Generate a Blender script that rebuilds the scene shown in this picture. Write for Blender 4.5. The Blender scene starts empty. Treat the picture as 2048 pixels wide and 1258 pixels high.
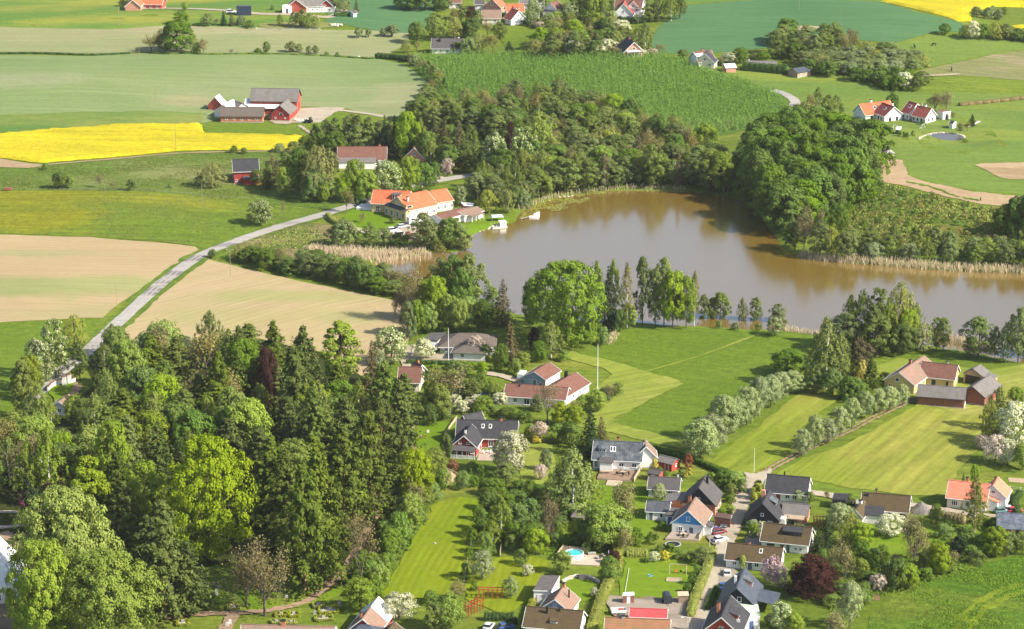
import bpy, math, random
import numpy as np
from mathutils import Vector, geometry

# ------------------------------------------------------------------ camera, sky, sun, exposure
SC = bpy.context.scene
COL = SC.collection
R = math.radians
F, CX, CY, HC, PITCH = 5800.0,1024.0,629.0,264.0, R(17.06)
SUN_EL, SUN_BACK = R(38.0), R(23.0)          # sun from the right, a little behind the camera
cam = bpy.data.cameras.new('camera')
cam.sensor_width = 36.0
cam.lens = F * 36.0 / 2048.0
cam.clip_start, cam.clip_end = 5.0,30000.0
cam_o = bpy.data.objects.new('camera', cam)
cam_o.location = (0,0, HC)
cam_o.rotation_euler = (math.pi / 2 - PITCH, 0,0)
COL.objects.link(cam_o)
SC.camera = cam_o

world = bpy.data.worlds.new('World')
SC.world = world
world.use_nodes = True
wn = world.node_tree
bg = wn.nodes['Background']
sky = wn.nodes.new('ShaderNodeTexSky')
sky.sky_type = 'NISHITA'
sky.sun_disc = False
sky.sun_elevation = SUN_EL
sky.sun_rotation = R(90) + SUN_BACK
sky.altitude = 200
sky.dust_density = 1.8
wn.links.new(sky.outputs[0], bg.inputs[0])
bg.inputs[1].default_value = 0.112

sun = bpy.data.lights.new('sun', 'SUN')
sun.energy = 5.0
sun.angle = R(0.53)
sun.color = (1.0,0.92,0.78)
sun_o = bpy.data.objects.new('sun', sun)
sdir = Vector((math.cos(SUN_EL) * math.cos(SUN_BACK),-math.cos(SUN_EL) * math.sin(SUN_BACK), math.sin(SUN_EL)))
sun_o.rotation_euler = sdir.to_track_quat('Z', 'Y').to_euler()
sun_o.location = (300,300,400)
COL.objects.link(sun_o)

vs = SC.view_settings
vs.view_transform = 'Standard'
vs.look = 'None'
vs.exposure = 0.93
vs.gamma = 1.0
vs.use_curve_mapping = False
cy = SC.cycles
cy.max_bounces = 5
cy.diffuse_bounces = 2
cy.glossy_bounces = 2
cy.transmission_bounces = 3
cy.transparent_max_bounces = 4
cy.volume_bounces = 0
cy.use_denoising = True
cy.denoiser = 'OPENIMAGEDENOISE'
cy.denoising_prefilter = 'ACCURATE'
cy.use_adaptive_sampling = True
cy.adaptive_threshold = 0.015

# ------------------------------------------------------------------ terrain and pixel -> ground
_c, _s = math.cos(PITCH), math.sin(PITCH)


def ray(px, py):
    a, b = (px - CX) / F, (CY - py) / F
    return (a, _c + b * _s, -_s + b * _c)


def flat(px, py, z=0.0):
    d = ray(px, py)
    t = (z - HC) / d[2]
    return (d[0] * t, d[1] * t)


LAKE_PX = [(745,519),(790,515),(850,506),(870,498),(905,503),(930,497),(938,485),(940,470),(960,459),
           (985,452),(1005,446),(1030,442),(1040,425),(1080,404),(1130,391),(1200,381),(1290,377),
           (1370,380),(1440,389),(1475,398),(1510,420),(1535,450),(1558,484),(1575,500),(1620,513),(1700,523),
           (1800,531),(1900,539),(2048,544),(2300,550),(2300,760),(2048,722),(2000,712),(1930,700),
           (1860,688),(1780,678),(1640,664),(1560,658),(1480,653),(1400,650),(1300,644),(1220,640),
           (1120,634),(1040,626),(980,606),(900,583),(850,562),(800,543),(765,531)]


def smooth_closed(p, n=4):
    p = np.array(p, float)
    m = len(p)
    out = []
    for i in range(m):
        a, b, c, d = p[i - 1], p[i], p[(i + 1) % m], p[(i + 2) % m]
        for k in range(n):
            t = k / n
            out.append(0.5 * ((2 * b) + (c - a) * t + (2 * a - 5 * b + 4 * c - d) * t * t + (3 * b - a - 3 * c + d) * t ** 3))
    return np.array(out)


def smooth_open(p, n=5):
    p = np.array(p, float)
    p = np.vstack([2 * p[0] - p[1], p, 2 * p[-1] - p[-2]])
    out = []
    for i in range(1, len(p) - 2):
        a, b, c, d = p[i - 1], p[i], p[i + 1], p[i + 2]
        for k in range(n):
            t = k / n
            out.append(0.5 * ((2 * b) + (c - a) * t + (2 * a - 5 * b + 4 * c - d) * t * t + (3 * b - a - 3 * c + d) * t ** 3))
    out.append(p[-2])
    return np.array(out)


LAKE = smooth_closed([flat(*q) for q in LAKE_PX],3)


def inside(P, poly):
    x, y = P[:, 0], P[:, 1]
    r = np.zeros(len(P), bool)
    n = len(poly)
    for i in range(n):
        x1, y1 = poly[i - 1]
        x2, y2 = poly[i]
        if y1 == y2:
            continue
        c = ((y1 > y) != (y2 > y)) & (x < (x2 - x1) * (y - y1) / (y2 - y1) + x1)
        r ^= c
    return r


def sdist(P, poly):
    """signed distance to a polygon, negative inside"""
    d = np.full(len(P),1e9)
    n = len(poly)
    for i in range(n):
        a = poly[i - 1]
        e = poly[i] - a
        L = e @ e + 1e-12
        w = P - a
        t = np.clip((w @ e) / L, 0,1)
        q = w - t[:, None] * e
        d = np.minimum(d, (q * q).sum(1))
    d = np.sqrt(d)
    return np.where(inside(P, poly),-d, d)


# gentle hills: (px, py, height m, radius across m, radius deep m)
BUMPS = [(1230,165,7.0,75,60),(250,160,4.0,110,45),(60,60,6.0,90,50),(520,60,5.0,70,45),(1560,50,7.0,90,60),
         (1850,80,6.0,60,45),(1930,340,7.0,60,70),(1640,330,4.5,40,60),(300,400,2.2,60,45),(150,560,1.6,50,35),
         (1000,20,5.0,90,60),(1750,165,4.0,50,35),(560,620,1.5,40,30),(1980,1220,2.5,40,30)]
_PC = list(flat(1886,277)) + [None]
_B = [(flat(b[0], b[1]) + b[2:]) for b in BUMPS]


def terrain(P):
    P = np.asarray(P, float).reshape(-1,2)
    h = np.zeros(len(P))
    for x, y, a, rx, ry in _B:
        h += a * np.exp(-((P[:, 0] - x) / rx) ** 2 - ((P[:, 1] - y) / ry) ** 2)
    h += 0.35 * np.sin(P[:, 0] * 0.031 + 1.3) * np.sin(P[:, 1] * 0.023) + 0.2 * np.sin(P[:, 0] * 0.071 + P[:, 1] * 0.05)
    pk = np.clip(1.6 - np.sqrt(((P[:, 0] - _PC[0]) / 15) ** 2 + ((P[:, 1] - _PC[1]) / 34) ** 2),0,1)
    if pk.any() and _PC[2] is not None:           # level ground round the garden pond
        pk = pk * pk * (3 - 2 * pk)
        h = h * (1 - pk) + _PC[2] * pk
    near = (P[:, 1] > 780) & (P[:, 1] < 1080) & (P[:, 0] > -90) & (P[:, 0] < 330)
    if near.any():
        sd = sdist(P[near], LAKE)
        k = np.clip((sd - 2) / 45,0,1)
        k = k * k * (3 - 2 * k)
        h[near] = h[near] * k + np.clip(-0.55 + sd * 0.45,-2.6,0.25) * (1 - k)
    return h


_PC[2] = float(terrain([_PC[:2]])[0])


def tz(x, y):
    return float(terrain([(x, y)])[0])


def G(px, py, dz=0.0):
    """point where the line of sight through a photo pixel meets the ground raised by dz"""
    d = ray(px, py)
    z = 0.0
    for _ in range(7):
        t = (z + dz - HC) / d[2]
        z = 0.5 * z + 0.5 * tz(d[0] * t, d[1] * t) if _ > 3 else tz(d[0] * t, d[1] * t)
    t = (z + dz - HC) / d[2]
    return Vector((d[0] * t, d[1] * t, z))


def pxm(py):
    return (py + 1151.0) * _c / HC


def vpx(py):
    """pixels per metre of height at a row"""
    return pxm(py) * math.cos(PITCH + math.atan((py - CY) / F))


def proj(v):
    """world -> photo pixel (used to rank things by their size in view only)"""
    y, z = v[1], v[2] - HC
    dep = y * _c - z * _s
    up = y * _s + z * _c
    return (CX + F * v[0] / dep, CY - F * up / dep)


# ------------------------------------------------------------------ object helpers
def tag(o, label=None, cat=None, group=None, kind=None):
    if label: o['label'] = label
    if cat: o['category'] = cat
    if group: o['group'] = group
    if kind: o['kind'] = kind
    return o


def empty(name, loc, rz=0.0):
    o = bpy.data.objects.new(name, None)
    o.empty_display_size = 0.5
    o.location = loc
    o.rotation_euler = (0,0, rz)
    COL.objects.link(o)
    return o


def fast_mesh(name, V, faces_flat, sizes):
    me = bpy.data.meshes.new(name)
    V = np.ascontiguousarray(V, dtype=np.float32)
    me.vertices.add(len(V))
    me.vertices.foreach_set('co', V.ravel())
    ff = np.ascontiguousarray(faces_flat, dtype=np.int32)
    me.loops.add(len(ff))
    me.loops.foreach_set('vertex_index', ff)
    sizes = np.ascontiguousarray(sizes, dtype=np.int32)
    st = np.zeros(len(sizes), dtype=np.int32)
    st[1:] = np.cumsum(sizes)[:-1]
    me.polygons.add(len(sizes))
    me.polygons.foreach_set('loop_start', st)
    me.polygons.foreach_set('loop_total', sizes)
    me.update(calc_edges=True)
    return me


def new_obj(name, me, parent=None, mats=()):
    for m in (mats if isinstance(mats, (list, tuple)) else [mats]):
        me.materials.append(m)
    o = bpy.data.objects.new(name, me)
    COL.objects.link(o)
    if parent is not None:
        o.parent = parent
    return o


class MB:
    """collects boxes, tubes and polygons into ONE mesh"""

    def __init__(s):
        s.v, s.f, s.mi, s.cur = [],[],[],0

    def add(s, vs_, fs, xf=None):
        b = len(s.v)
        s.v += [tuple(xf(v)) for v in vs_] if xf else [tuple(v) for v in vs_]
        s.f += [tuple(i + b for i in f) for f in fs]
        s.mi += [s.cur] * len(fs)
        return s

    def box(s, x0, x1, y0, y1, z0, z1, xf=None):
        vs_ = [(x0, y0, z0),(x1, y0, z0),(x1, y1, z0),(x0, y1, z0),(x0, y0, z1),(x1, y0, z1),(x1, y1, z1),(x0, y1, z1)]
        return s.add(vs_, [(3,2,1,0),(4,5,6,7),(0,1,5,4),(1,2,6,5),(2,3,7,6),(3,0,4,7)], xf)

    def cbox(s, cx, cy, cz, sx, sy, sz, xf=None):
        return s.box(cx - sx / 2, cx + sx / 2, cy - sy / 2, cy + sy / 2, cz - sz / 2, cz + sz / 2, xf)

    def tube(s, p, q, r0, r1=None, n=6, xf=None, cap=True):
        r1 = r0 if r1 is None else r1
        p, q = Vector(p), Vector(q)
        d = (q - p)
        if d.length < 1e-6:
            return s
        d.normalize()
        u = d.orthogonal().normalized()
        w = d.cross(u)
        vs_ = []
        for c, r in ((p, r0),(q, r1)):
            for k in range(n):
                a = 2 * math.pi * k / n
                vs_.append(c + u * (math.cos(a) * r) + w * (math.sin(a) * r))
        fs = [(k, (k + 1) % n, n + (k + 1) % n, n + k) for k in range(n)]
        if cap:
            fs += [tuple(range(n - 1,-1,-1)), tuple(range(n, 2 * n))]
        return s.add(vs_, fs, xf)

    def prism(s, poly, y0, y1, xf=None):
        """poly in (x, z), extruded along y"""
        n = len(poly)
        vs_ = [(x, y0, z) for x, z in poly] + [(x, y1, z) for x, z in poly]
        fs = [tuple(range(n)), tuple(range(2 * n - 1, n - 1,-1))]
        fs += [((k + 1) % n, k, n + k, n + (k + 1) % n) for k in range(n)]
        return s.add(vs_, fs, xf)

    def disc(s, cx, cy, z, r, n=20, ry=None, xf=None):
        ry = r if ry is None else ry
        return s.add([(cx + r * math.cos(2 * math.pi * k / n), cy + ry * math.sin(2 * math.pi * k / n), z) for k in range(n)],[tuple(range(n))], xf)

    def build(s, name, mat, parent=None, smooth=False):
        me = bpy.data.meshes.new(name)
        me.from_pydata(s.v, [], s.f)
        o = new_obj(name, me, parent, mat)
        if any(s.mi):
            me.polygons.foreach_set('material_index', s.mi)
        if smooth:
            me.polygons.foreach_set('use_smooth', [True] * len(me.polygons))
        return o


# ------------------------------------------------------------------ materials
def lin(c):
    return tuple(((x / 255) / 12.92 if x / 255 <= 0.04045 else ((x / 255 + 0.055) / 1.055) ** 2.4) for x in c)


def A(r, g, b, gain=2.3):
    """base colour of a surface from the colour it shows in full sun"""
    if g >= r and b < 0.62 * g:
        r, b = r * 1.05, b * 0.84          # sky light is blue: fresh greens are warmer than they look in it
    l = lin((r, g, b))
    return tuple(min(0.86, x / gain) for x in l) + (1.0,)


class NT:
    def __init__(s, name):
        s.m = bpy.data.materials.new(name)
        s.m.use_nodes = True
        s.t = s.m.node_tree
        s.b = s.t.nodes['Principled BSDF']
        s.b.inputs['Roughness'].default_value = 0.9
        s.b.inputs['Specular IOR Level'].default_value = 0.25

    def n(s, typ, **kw):
        nd = s.t.nodes.new('ShaderNode' + typ)
        for k, v in kw.items():
            if isinstance(k, str) and k.startswith('i_'):
                nd.inputs[k[2:].replace('_', ' ')].default_value = v
            else:
                setattr(nd, k, v)
        return nd

    def l(s, a, b):
        s.t.links.new(a, b)

    def mix(s, fac, a, b, mode='MIX'):
        nd = s.t.nodes.new('ShaderNodeMix')
        nd.data_type = 'RGBA'
        nd.blend_type = mode
        for sock, val in ((nd.inputs[0], fac),(nd.inputs[6], a),(nd.inputs[7], b)):
            if hasattr(val, 'is_output') or isinstance(val, bpy.types.NodeSocket):
                s.l(val, sock)
            else:
                sock.default_value = val
        return nd.outputs[2]

    def ramp(s, x, a, b, va=0.0, vb=1.0):
        nd = s.t.nodes.new('ShaderNodeMapRange')
        nd.inputs[1].default_value, nd.inputs[2].default_value = a, b
        nd.inputs[3].default_value, nd.inputs[4].default_value = va, vb
        s.l(x, nd.inputs[0])
        return nd.outputs[0]

    def math(s, op, a, b=None):
        nd = s.t.nodes.new('ShaderNodeMath')
        nd.operation = op
        for i, v in enumerate((a, b)):
            if v is None:
                continue
            if isinstance(v, bpy.types.NodeSocket):
                s.l(v, nd.inputs[i])
            else:
                nd.inputs[i].default_value = v
        return nd.outputs[0]

    def coord(s, kind='pos', rot=0.0, scale=(1,1,1)):
        if kind == 'pos':
            src = s.n('NewGeometry').outputs['Position']
        else:
            src = s.n('TexCoord').outputs['Object']
        for key, val in (('Rotation', (0,0, rot)),('Scale', scale)):      # turn first, then stretch
            mp = s.n('Mapping')
            mp.inputs[key].default_value = val
            s.l(src, mp.inputs[0])
            src = mp.outputs[0]
        return src

    def noise(s, vec, scale, detail=3.0, rough=0.55):
        nd = s.n('TexNoise')
        nd.inputs['Scale'].default_value = scale
        nd.inputs['Detail'].default_value = detail
        nd.inputs['Roughness'].default_value = rough
        s.l(vec, nd.inputs['Vector'])
        return nd.outputs['Fac']

    def bump(s, h, strength=0.5, dist=0.3):
        nd = s.n('Bump')
        nd.inputs['Strength'].default_value = strength
        nd.inputs['Distance'].default_value = dist
        s.l(h, nd.inputs['Height'])
        s.l(nd.outputs[0], s.b.inputs['Normal'])


_cache = {}


def mat_plain(name, col, rough=0.8, var=0.12, scale=1.2, metal=0.0, spec=0.25):
    """weathered paint / plaster / metal: base colour with soft dirt variation"""
    if name in _cache:
        return _cache[name]
    t = NT(name)
    v = t.coord('obj')
    a = t.noise(v, scale, 4)
    b = t.noise(v, scale * 7,2)
    k = t.math('ADD', t.ramp(a, 0.3,0.7,1 - var, 1 + var), t.ramp(b, 0.3,0.7,-var * 0.5, var * 0.5))
    c = t.n('VectorMath', operation='SCALE')
    c.inputs[0].default_value = col[:3]
    t.l(k, c.inputs['Scale'])
    t.l(c.outputs[0], t.b.inputs['Base Color'])
    t.b.inputs['Roughness'].default_value = rough
    t.b.inputs['Metallic'].default_value = metal
    t.b.inputs['Specular IOR Level'].default_value = spec
    _cache[name] = t.m
    return t.m


def mat_rows(name, col, col2, row=0.35, ax='z', rough=0.85, var=0.25, moss=None, bump=0.6, seam=0.55):
    """roof tiles, boards or sheet metal: rows along the given axis with joints, mottling and optional moss"""
    if name in _cache:
        return _cache[name]
    t = NT(name)
    v = t.coord('obj')
    sx = t.n('SeparateXYZ')
    t.l(v, sx.inputs[0])
    src = sx.outputs[{'x': 0,'y': 1,'z': 2}[ax]]
    f = t.math('FRACT', t.math('MULTIPLY', src, 1.0 / row))
    joint = t.ramp(f, 0.0,0.22, seam, 1.0)
    n1 = t.noise(v, 0.8,5)
    n2 = t.noise(v, 5.0,3)
    c = t.mix(t.ramp(n1,0.35,0.65), col, col2)
    if moss:
        n3 = t.noise(v, 0.5,6,0.7)
        c = t.mix(t.ramp(n3,0.45,0.62,0,0.85), c, moss)
    k = t.math('MULTIPLY', joint, t.ramp(n2,0.3,0.7,1 - var, 1 + var))
    sc = t.n('VectorMath', operation='SCALE')
    t.l(c, sc.inputs[0])
    t.l(k, sc.inputs['Scale'])
    t.l(sc.outputs[0], t.b.inputs['Base Color'])
    t.b.inputs['Roughness'].default_value = rough
    t.bump(f, bump, 0.04)
    _cache[name] = t.m
    return t.m


def mat_field(name, a, b, rot=0.0, patch=None, pscale=0.02, plo=0.5, phi=0.62, wav=0.0, wstr=0.2, big=0.012, streak=0.25, fine=0.22,
              bump=0.35, specks=None, spk=0.66, tram=0.0, rough=0.95, spots=()):
    t = NT(name)
    p = t.coord('pos')
    w = t.coord('pos', rot)
    n1 = t.noise(p, big, 5,0.6)
    c = t.mix(t.ramp(n1,0.32,0.68), a, b)
    if patch:
        n2 = t.noise(t.coord('pos', rot, (0.35,1,1)), pscale, 6,0.65)
        c = t.mix(t.ramp(n2, plo, phi), c, patch)
    for sx_, sy_, rx_, ry_, cs_ in spots:          # parts of the field where the crop itself differs
        mp = t.n('Mapping', vector_type='TEXTURE')
        mp.inputs['Location'].default_value = flat(sx_, sy_) + (0,)
        mp.inputs['Scale'].default_value = (rx_, ry_, 1e5)
        t.l(p, mp.inputs[0])
        ln_ = t.n('VectorMath', operation='LENGTH')
        t.l(mp.outputs[0], ln_.inputs[0])
        e_ = t.math('ADD', ln_.outputs['Value'], t.math('MULTIPLY', t.math('SUBTRACT', t.noise(p, 0.06,6,0.7),0.5),1.6))
        c = t.mix(t.ramp(e_, 0.5,1.1,0.9,0.0), c, cs_)
    k = t.ramp(t.noise(t.coord('pos', rot, (0.06,1,1)),0.5,4,0.6),0.3,0.7,1 - streak, 1 + streak)
    k2 = t.ramp(t.noise(p, 0.45,6,0.75),0.3,0.7,1 - fine, 1 + fine)
    k = t.math('MULTIPLY', k, k2)
    if wav:
        sx = t.n('SeparateXYZ')
        nz = t.noise(p, 0.03,3)
        t.l(w, sx.inputs[0])
        y = t.math('ADD', sx.outputs[1], t.math('MULTIPLY', nz, wav * 2.5))
        sn = t.math('SINE', t.math('MULTIPLY', y, 2 * math.pi / wav))
        amp = t.ramp(t.noise(p, 0.04,3),0.35,0.65,0.25,1.2)
        k = t.math('MULTIPLY', k, t.math('ADD', t.math('MULTIPLY', t.math('MULTIPLY', sn, wstr), amp),1.0))
    if tram:
        sx2 = t.n('SeparateXYZ')
        t.l(w, sx2.inputs[0])
        y2 = t.math('ADD', sx2.outputs[1], t.math('MULTIPLY', t.noise(p, 0.008,2),30))
        fr = t.math('FRACT', t.math('MULTIPLY', y2,1 / tram))
        ln = t.ramp(t.math('ABSOLUTE', t.math('SUBTRACT', fr, 0.5)),0.0,0.055,1.0,0.0)
        k = t.math('MULTIPLY', k, t.math('ADD', t.math('MULTIPLY', ln, 0.13),1.0))
    sc = t.n('VectorMath', operation='SCALE')
    t.l(c, sc.inputs[0])
    t.l(k, sc.inputs['Scale'])
    out = sc.outputs[0]
    if specks:
        n5 = t.noise(p, 0.9,2,0.5)
        n6 = t.noise(p, 0.05,3,0.6)
        m = t.math('MULTIPLY', t.ramp(n5, spk, spk + 0.05), t.ramp(n6,0.45,0.6))
        out = t.mix(m, out, specks)
    t.l(out, t.b.inputs['Base Color'])
    t.b.inputs['Roughness'].default_value = rough
    t.b.inputs['Specular IOR Level'].default_value = 0.1
    if bump:
        t.bump(t.noise(p, 0.8,6,0.75), bump, 0.6)
    return t.m


def mat_leaf(name, col, col2, var=0.2, tr=0.2, fleck=None, fl=0.6):
    """foliage: per-clump and per-tree colour variation, light coming through"""
    t = NT(name)
    geo = t.n('NewGeometry')
    oi = t.n('ObjectInfo')
    c = t.mix(geo.outputs['Random Per Island'], col, col2)
    if fleck:
        wn_ = t.n('TexWhiteNoise', noise_dimensions='1D')
        t.l(t.math('MULTIPLY', geo.outputs['Random Per Island'],937.0), wn_.inputs['W'])
        c = t.mix(t.ramp(wn_.outputs[0], fl, fl + 0.02), c, fleck)
    hsv = t.n('HueSaturation')
    t.l(t.ramp(oi.outputs['Random'],0,1,0.491,0.509), hsv.inputs['Hue'])
    t.l(t.ramp(t.math('FRACT', t.math('MULTIPLY', oi.outputs['Random'],7.31)),0,1,1 - var, 1 + var), hsv.inputs['Value'])
    t.l(t.ramp(t.math('FRACT', t.math('MULTIPLY', oi.outputs['Random'],3.77)),0,1,0.8,1.0), hsv.inputs['Saturation'])
    t.l(c, hsv.inputs['Color'])
    d = t.n('BsdfDiffuse')
    t.l(hsv.outputs[0], d.inputs[0])
    tl = t.n('BsdfTranslucent')
    t.l(hsv.outputs[0], tl.inputs[0])
    mx = t.n('MixShader')
    mx.inputs[0].default_value = tr
    t.l(d.outputs[0], mx.inputs[1])
    t.l(tl.outputs[0], mx.inputs[2])
    t.l(mx.outputs[0], t.t.nodes['Material Output'].inputs['Surface'])
    return t.m
# ------------------------------------------------------------------ the ground
rng0 = np.random.default_rng(5)
GRASS = mat_field('grass_base', A(116,150,54), A(138,166,66), patch=A(166,176,92), pscale=0.03, plo=0.52, phi=0.72, fine=0.3, bump=0.5)


def build_ground():
    xs = np.concatenate([[-6000,-2500,-1000], np.arange(-420,421,4.0),[1000,2500,6000]])
    ys = np.concatenate([[-2000,0,300], np.arange(440,1701,4.0),[2200,4000,9000,16000]])
    X, Y = np.meshgrid(xs, ys)
    P = np.stack([X.ravel(), Y.ravel()],1)
    h = terrain(P)
    V = np.column_stack([P, h])
    nx, ny = len(xs), len(ys)
    i = (np.arange(ny - 1)[:, None] * nx + np.arange(nx - 1)[None, :]).ravel()
    Fq = np.stack([i, i + 1, i + nx + 1, i + nx],1)
    me = fast_mesh('ground', V, Fq.ravel(), np.full(len(Fq),4))
    me.polygons.foreach_set('use_smooth', [True] * len(me.polygons))
    return tag(new_obj('ground', me, None, GRASS), kind='structure')


build_ground()


def densify(poly, step, jit, rng):
    out = []
    n = len(poly)
    for i in range(n):
        a, b = poly[i], poly[(i + 1) % n]
        L = np.hypot(*(b - a))
        k = max(1, int(L / step))
        for j in range(k):
            q = a + (b - a) * (j / k)
            out.append(q + (rng.normal(0, jit, 2) if jit else 0))
    return np.array(out)


def sheet_w(name, poly, mat, layer, jit=0.35, rise=0.0, rvar=0.0, step=4.0, kind='structure', smooth=True):
    rng = np.random.default_rng(abs(hash_str(name)) % 10000 + layer)
    b = densify(poly, step, jit, rng)
    lo, hi = b.min(0), b.max(0)
    gx, gy = np.meshgrid(np.arange(lo[0], hi[0], step), np.arange(lo[1], hi[1], step))
    I = np.stack([gx.ravel(), gy.ravel()],1) + rng.normal(0, step * 0.12,(gx.size, 2))
    I = I[sdist(I, b) < -step * 0.45]
    pts = [Vector(q) for q in b] + [Vector(q) for q in I]
    r = geometry.delaunay_2d_cdt(pts, [],[list(range(len(b)))],1,1e-4)
    V2 = np.array([tuple(v) for v in r[0]])
    z = terrain(V2) + 0.04 + 0.06 * layer
    if rise:
        d = -sdist(V2, b)
        z += np.clip(d / 1.2,0,1) * (rise + rng.normal(0, rvar, len(V2)))
    me = bpy.data.meshes.new(name)
    me.from_pydata(np.column_stack([V2, z]).tolist(),[],[tuple(f) for f in r[2]])
    if smooth:
        me.polygons.foreach_set('use_smooth', [True] * len(me.polygons))
    return tag(new_obj(name, me, None, mat), kind=kind)


def hash_str(s):
    h = 7
    for ch in s:
        h = (h * 131 + ord(ch)) & 0x7fffffff
    return h


def wpoly(px):
    return np.array([G(*q)[:2] for q in px])


def sheet(name, px, mat, layer, **k):
    sm = k.pop('round', False)
    w = wpoly(px)
    if sm:
        w = smooth_closed(w, 4)
    return sheet_w(name, w, mat, layer, **k)


def strip(name, px, width, mat, layer, jit=0.12, crown=0.0, world=False):
    c = np.array(px, float) if world else np.array([G(*q)[:2] for q in px])
    c = smooth_open(c, 8)
    rng = np.random.default_rng(hash_str(name) % 9999 + layer)
    V, Fq = [],[]
    m = 5
    for i in range(len(c)):
        a, b = c[max(0, i - 1)], c[min(len(c) - 1, i + 1)]
        t = (b - a) / (np.hypot(*(b - a)) + 1e-9)
        nrm = np.array([-t[1], t[0]])
        wd = width[min(len(width) - 1, i * len(width) // len(c))] if isinstance(width, (list, tuple)) else width
        wl, wr = wd / 2 + rng.normal(0, jit), wd / 2 + rng.normal(0, jit)
        for j in range(m):
            u = -wl + (wl + wr) * j / (m - 1)
            q = c[i] + nrm * u
            V.append((q[0], q[1], tz(q[0], q[1]) + 0.04 + 0.06 * layer + crown * (1 - abs(2 * j / (m - 1) - 1))))
    for i in range(len(c) - 1):
        for j in range(m - 1):
            k = i * m + j
            Fq.append((k, k + m, k + m + 1, k + 1))
    me = bpy.data.meshes.new(name)
    me.from_pydata(V, [], Fq)
    me.polygons.foreach_set('use_smooth', [True] * len(me.polygons))
    return tag(new_obj(name, me, None, mat), kind='structure')


# --- far fields
M_PALE = mat_field('pale_crop', A(154,180,112), A(172,188,124), rot=0.05, patch=A(190,190,146), pscale=0.014, plo=0.5, phi=0.75, streak=0.1, fine=0.1, bump=0.15, tram=24, spots=[(370,208,14,10, A(196,190,140)),(800,200,16,22, A(188,192,140)),(40,175,40,14, A(182,190,140))])
M_TANCROP = mat_field('thin_crop', A(166,182,122), A(192,190,138), rot=-0.05, patch=A(210,198,160), pscale=0.012, plo=0.5, phi=0.7, streak=0.1, fine=0.08, bump=0.1, tram=20)
M_MEADOW = mat_field('meadow', A(112,162,84), A(132,174,88), patch=A(178,190,96), pscale=0.02, streak=0.12, fine=0.15)
M_TEAL = mat_field('wheat', A(102,150,97), A(114,160,103), rot=0.15, patch=A(120,166,104), pscale=0.01, plo=0.56, phi=0.8, streak=0.1, fine=0.1, bump=0.15, tram=22)
M_RAPE = mat_field('rapeseed', A(250,232,52,2.0), A(246,226,42,2.0), rot=0.1, patch=A(222,210,48,2.1), pscale=0.07, plo=0.46, phi=0.7, streak=0.13, fine=0.2, bump=1.0, specks=A(190,186,60), spk=0.68)
M_ROUGH = mat_field('rough_meadow', A(108,148,66), A(136,166,80), rot=0.1, patch=A(176,178,112), pscale=0.03, plo=0.5, phi=0.72, streak=0.2, fine=0.36, bump=0.9, specks=A(205,200,150), spk=0.68)
M_BUTTER = mat_field('buttercup_meadow', A(122,160,62), A(142,168,66), rot=0.12, patch=A(184,182,56), pscale=0.022, plo=0.56, phi=0.72, spots=[(50,445,34,22, A(166,174,52)),(130,405,26,14, A(160,172,56)),(20,400,24,16, A(164,174,54)),(420,465,30,18, A(128,164,58))], streak=0.22, fine=0.3, bump=0.8, specks=A(215,205,140), spk=0.7)
M_SOWN = mat_field('sown_field', A(222,196,148,2.3), A(230,204,156,2.3), rot=0.05, patch=A(206,200,140), pscale=0.011, plo=0.56, phi=0.76, spots=[(80,583,40,13, A(184,192,124)),(230,572,22,9, A(200,200,134)),(60,512,30,6, A(206,198,142))], streak=0.07, fine=0.06, bump=0.15, wav=3.2, wstr=0.035)
M_SOWN2 = mat_field('sown_field_near', A(225,199,154,2.3), A(233,208,162,2.3), rot=-0.75, patch=A(214,204,132), pscale=0.012, plo=0.5, phi=0.7, spots=[(560,600,36,9, A(208,202,136)),(420,640,22,10, A(216,204,142)),(690,640,16,8, A(210,202,138))], streak=0.08, fine=0.06, bump=0.15, wav=3.0, wstr=0.04)
M_DIRT = mat_field('bare_earth', A(214,184,144), A(228,200,160), streak=0.1, fine=0.12, bump=0.3, patch=A(196,168,128), pscale=0.06)
M_GRAVEL = mat_field('gravel', A(222,206,180,2.2), A(232,218,194,2.2), streak=0.05, fine=0.12, bump=0.25, patch=A(206,188,158,2.2), pscale=0.08)
M_ASPH = mat_field('asphalt', A(200,194,187,2.05), A(218,212,204,2.05), streak=0.1, fine=0.12, bump=0.1, patch=A(164,158,156,2.3), pscale=0.09, plo=0.52, phi=0.6)
M_BRIGHT = mat_field('bright_pasture', A(114,152,50), A(132,166,60), rot=0.4, patch=A(146,176,72), pscale=0.03, plo=0.55, phi=0.75, streak=0.12, fine=0.28, bump=0.7)
M_MOWN = mat_field('mown_grass', A(150,178,78), A(168,190,94), rot=-0.5, patch=A(186,196,118), pscale=0.03, streak=0.2, fine=0.16, bump=0.2)
_ra, _rb = flat(1402,916), flat(1584,786)
ROWA = math.atan2(_rb[1] - _ra[1], _rb[0] - _ra[0])
_la, _lb = flat(800,1180), flat(905,1000)
LAWA = math.atan2(_lb[1] - _la[1], _lb[0] - _la[0])
M_STRIPE = mat_field('mown_field', A(142,172,62), A(166,186,80), rot=-ROWA, patch=A(190,194,112), pscale=0.022, plo=0.5, phi=0.7, streak=0.22, fine=0.16, bump=0.25, wav=7.0, wstr=0.06)
M_LAWNS = mat_field('striped_lawn', A(140,172,36), A(160,182,44), rot=-LAWA, patch=A(172,184,60), pscale=0.03, plo=0.55, phi=0.75, streak=0.1, fine=0.14, bump=0.15, wav=1.9, wstr=0.1)
M_LAWN = mat_field('lawn', A(122,166,38), A(138,176,48), patch=A(152,180,64), pscale=0.05, plo=0.55, phi=0.75, streak=0.08, fine=0.14, bump=0.2)
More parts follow.
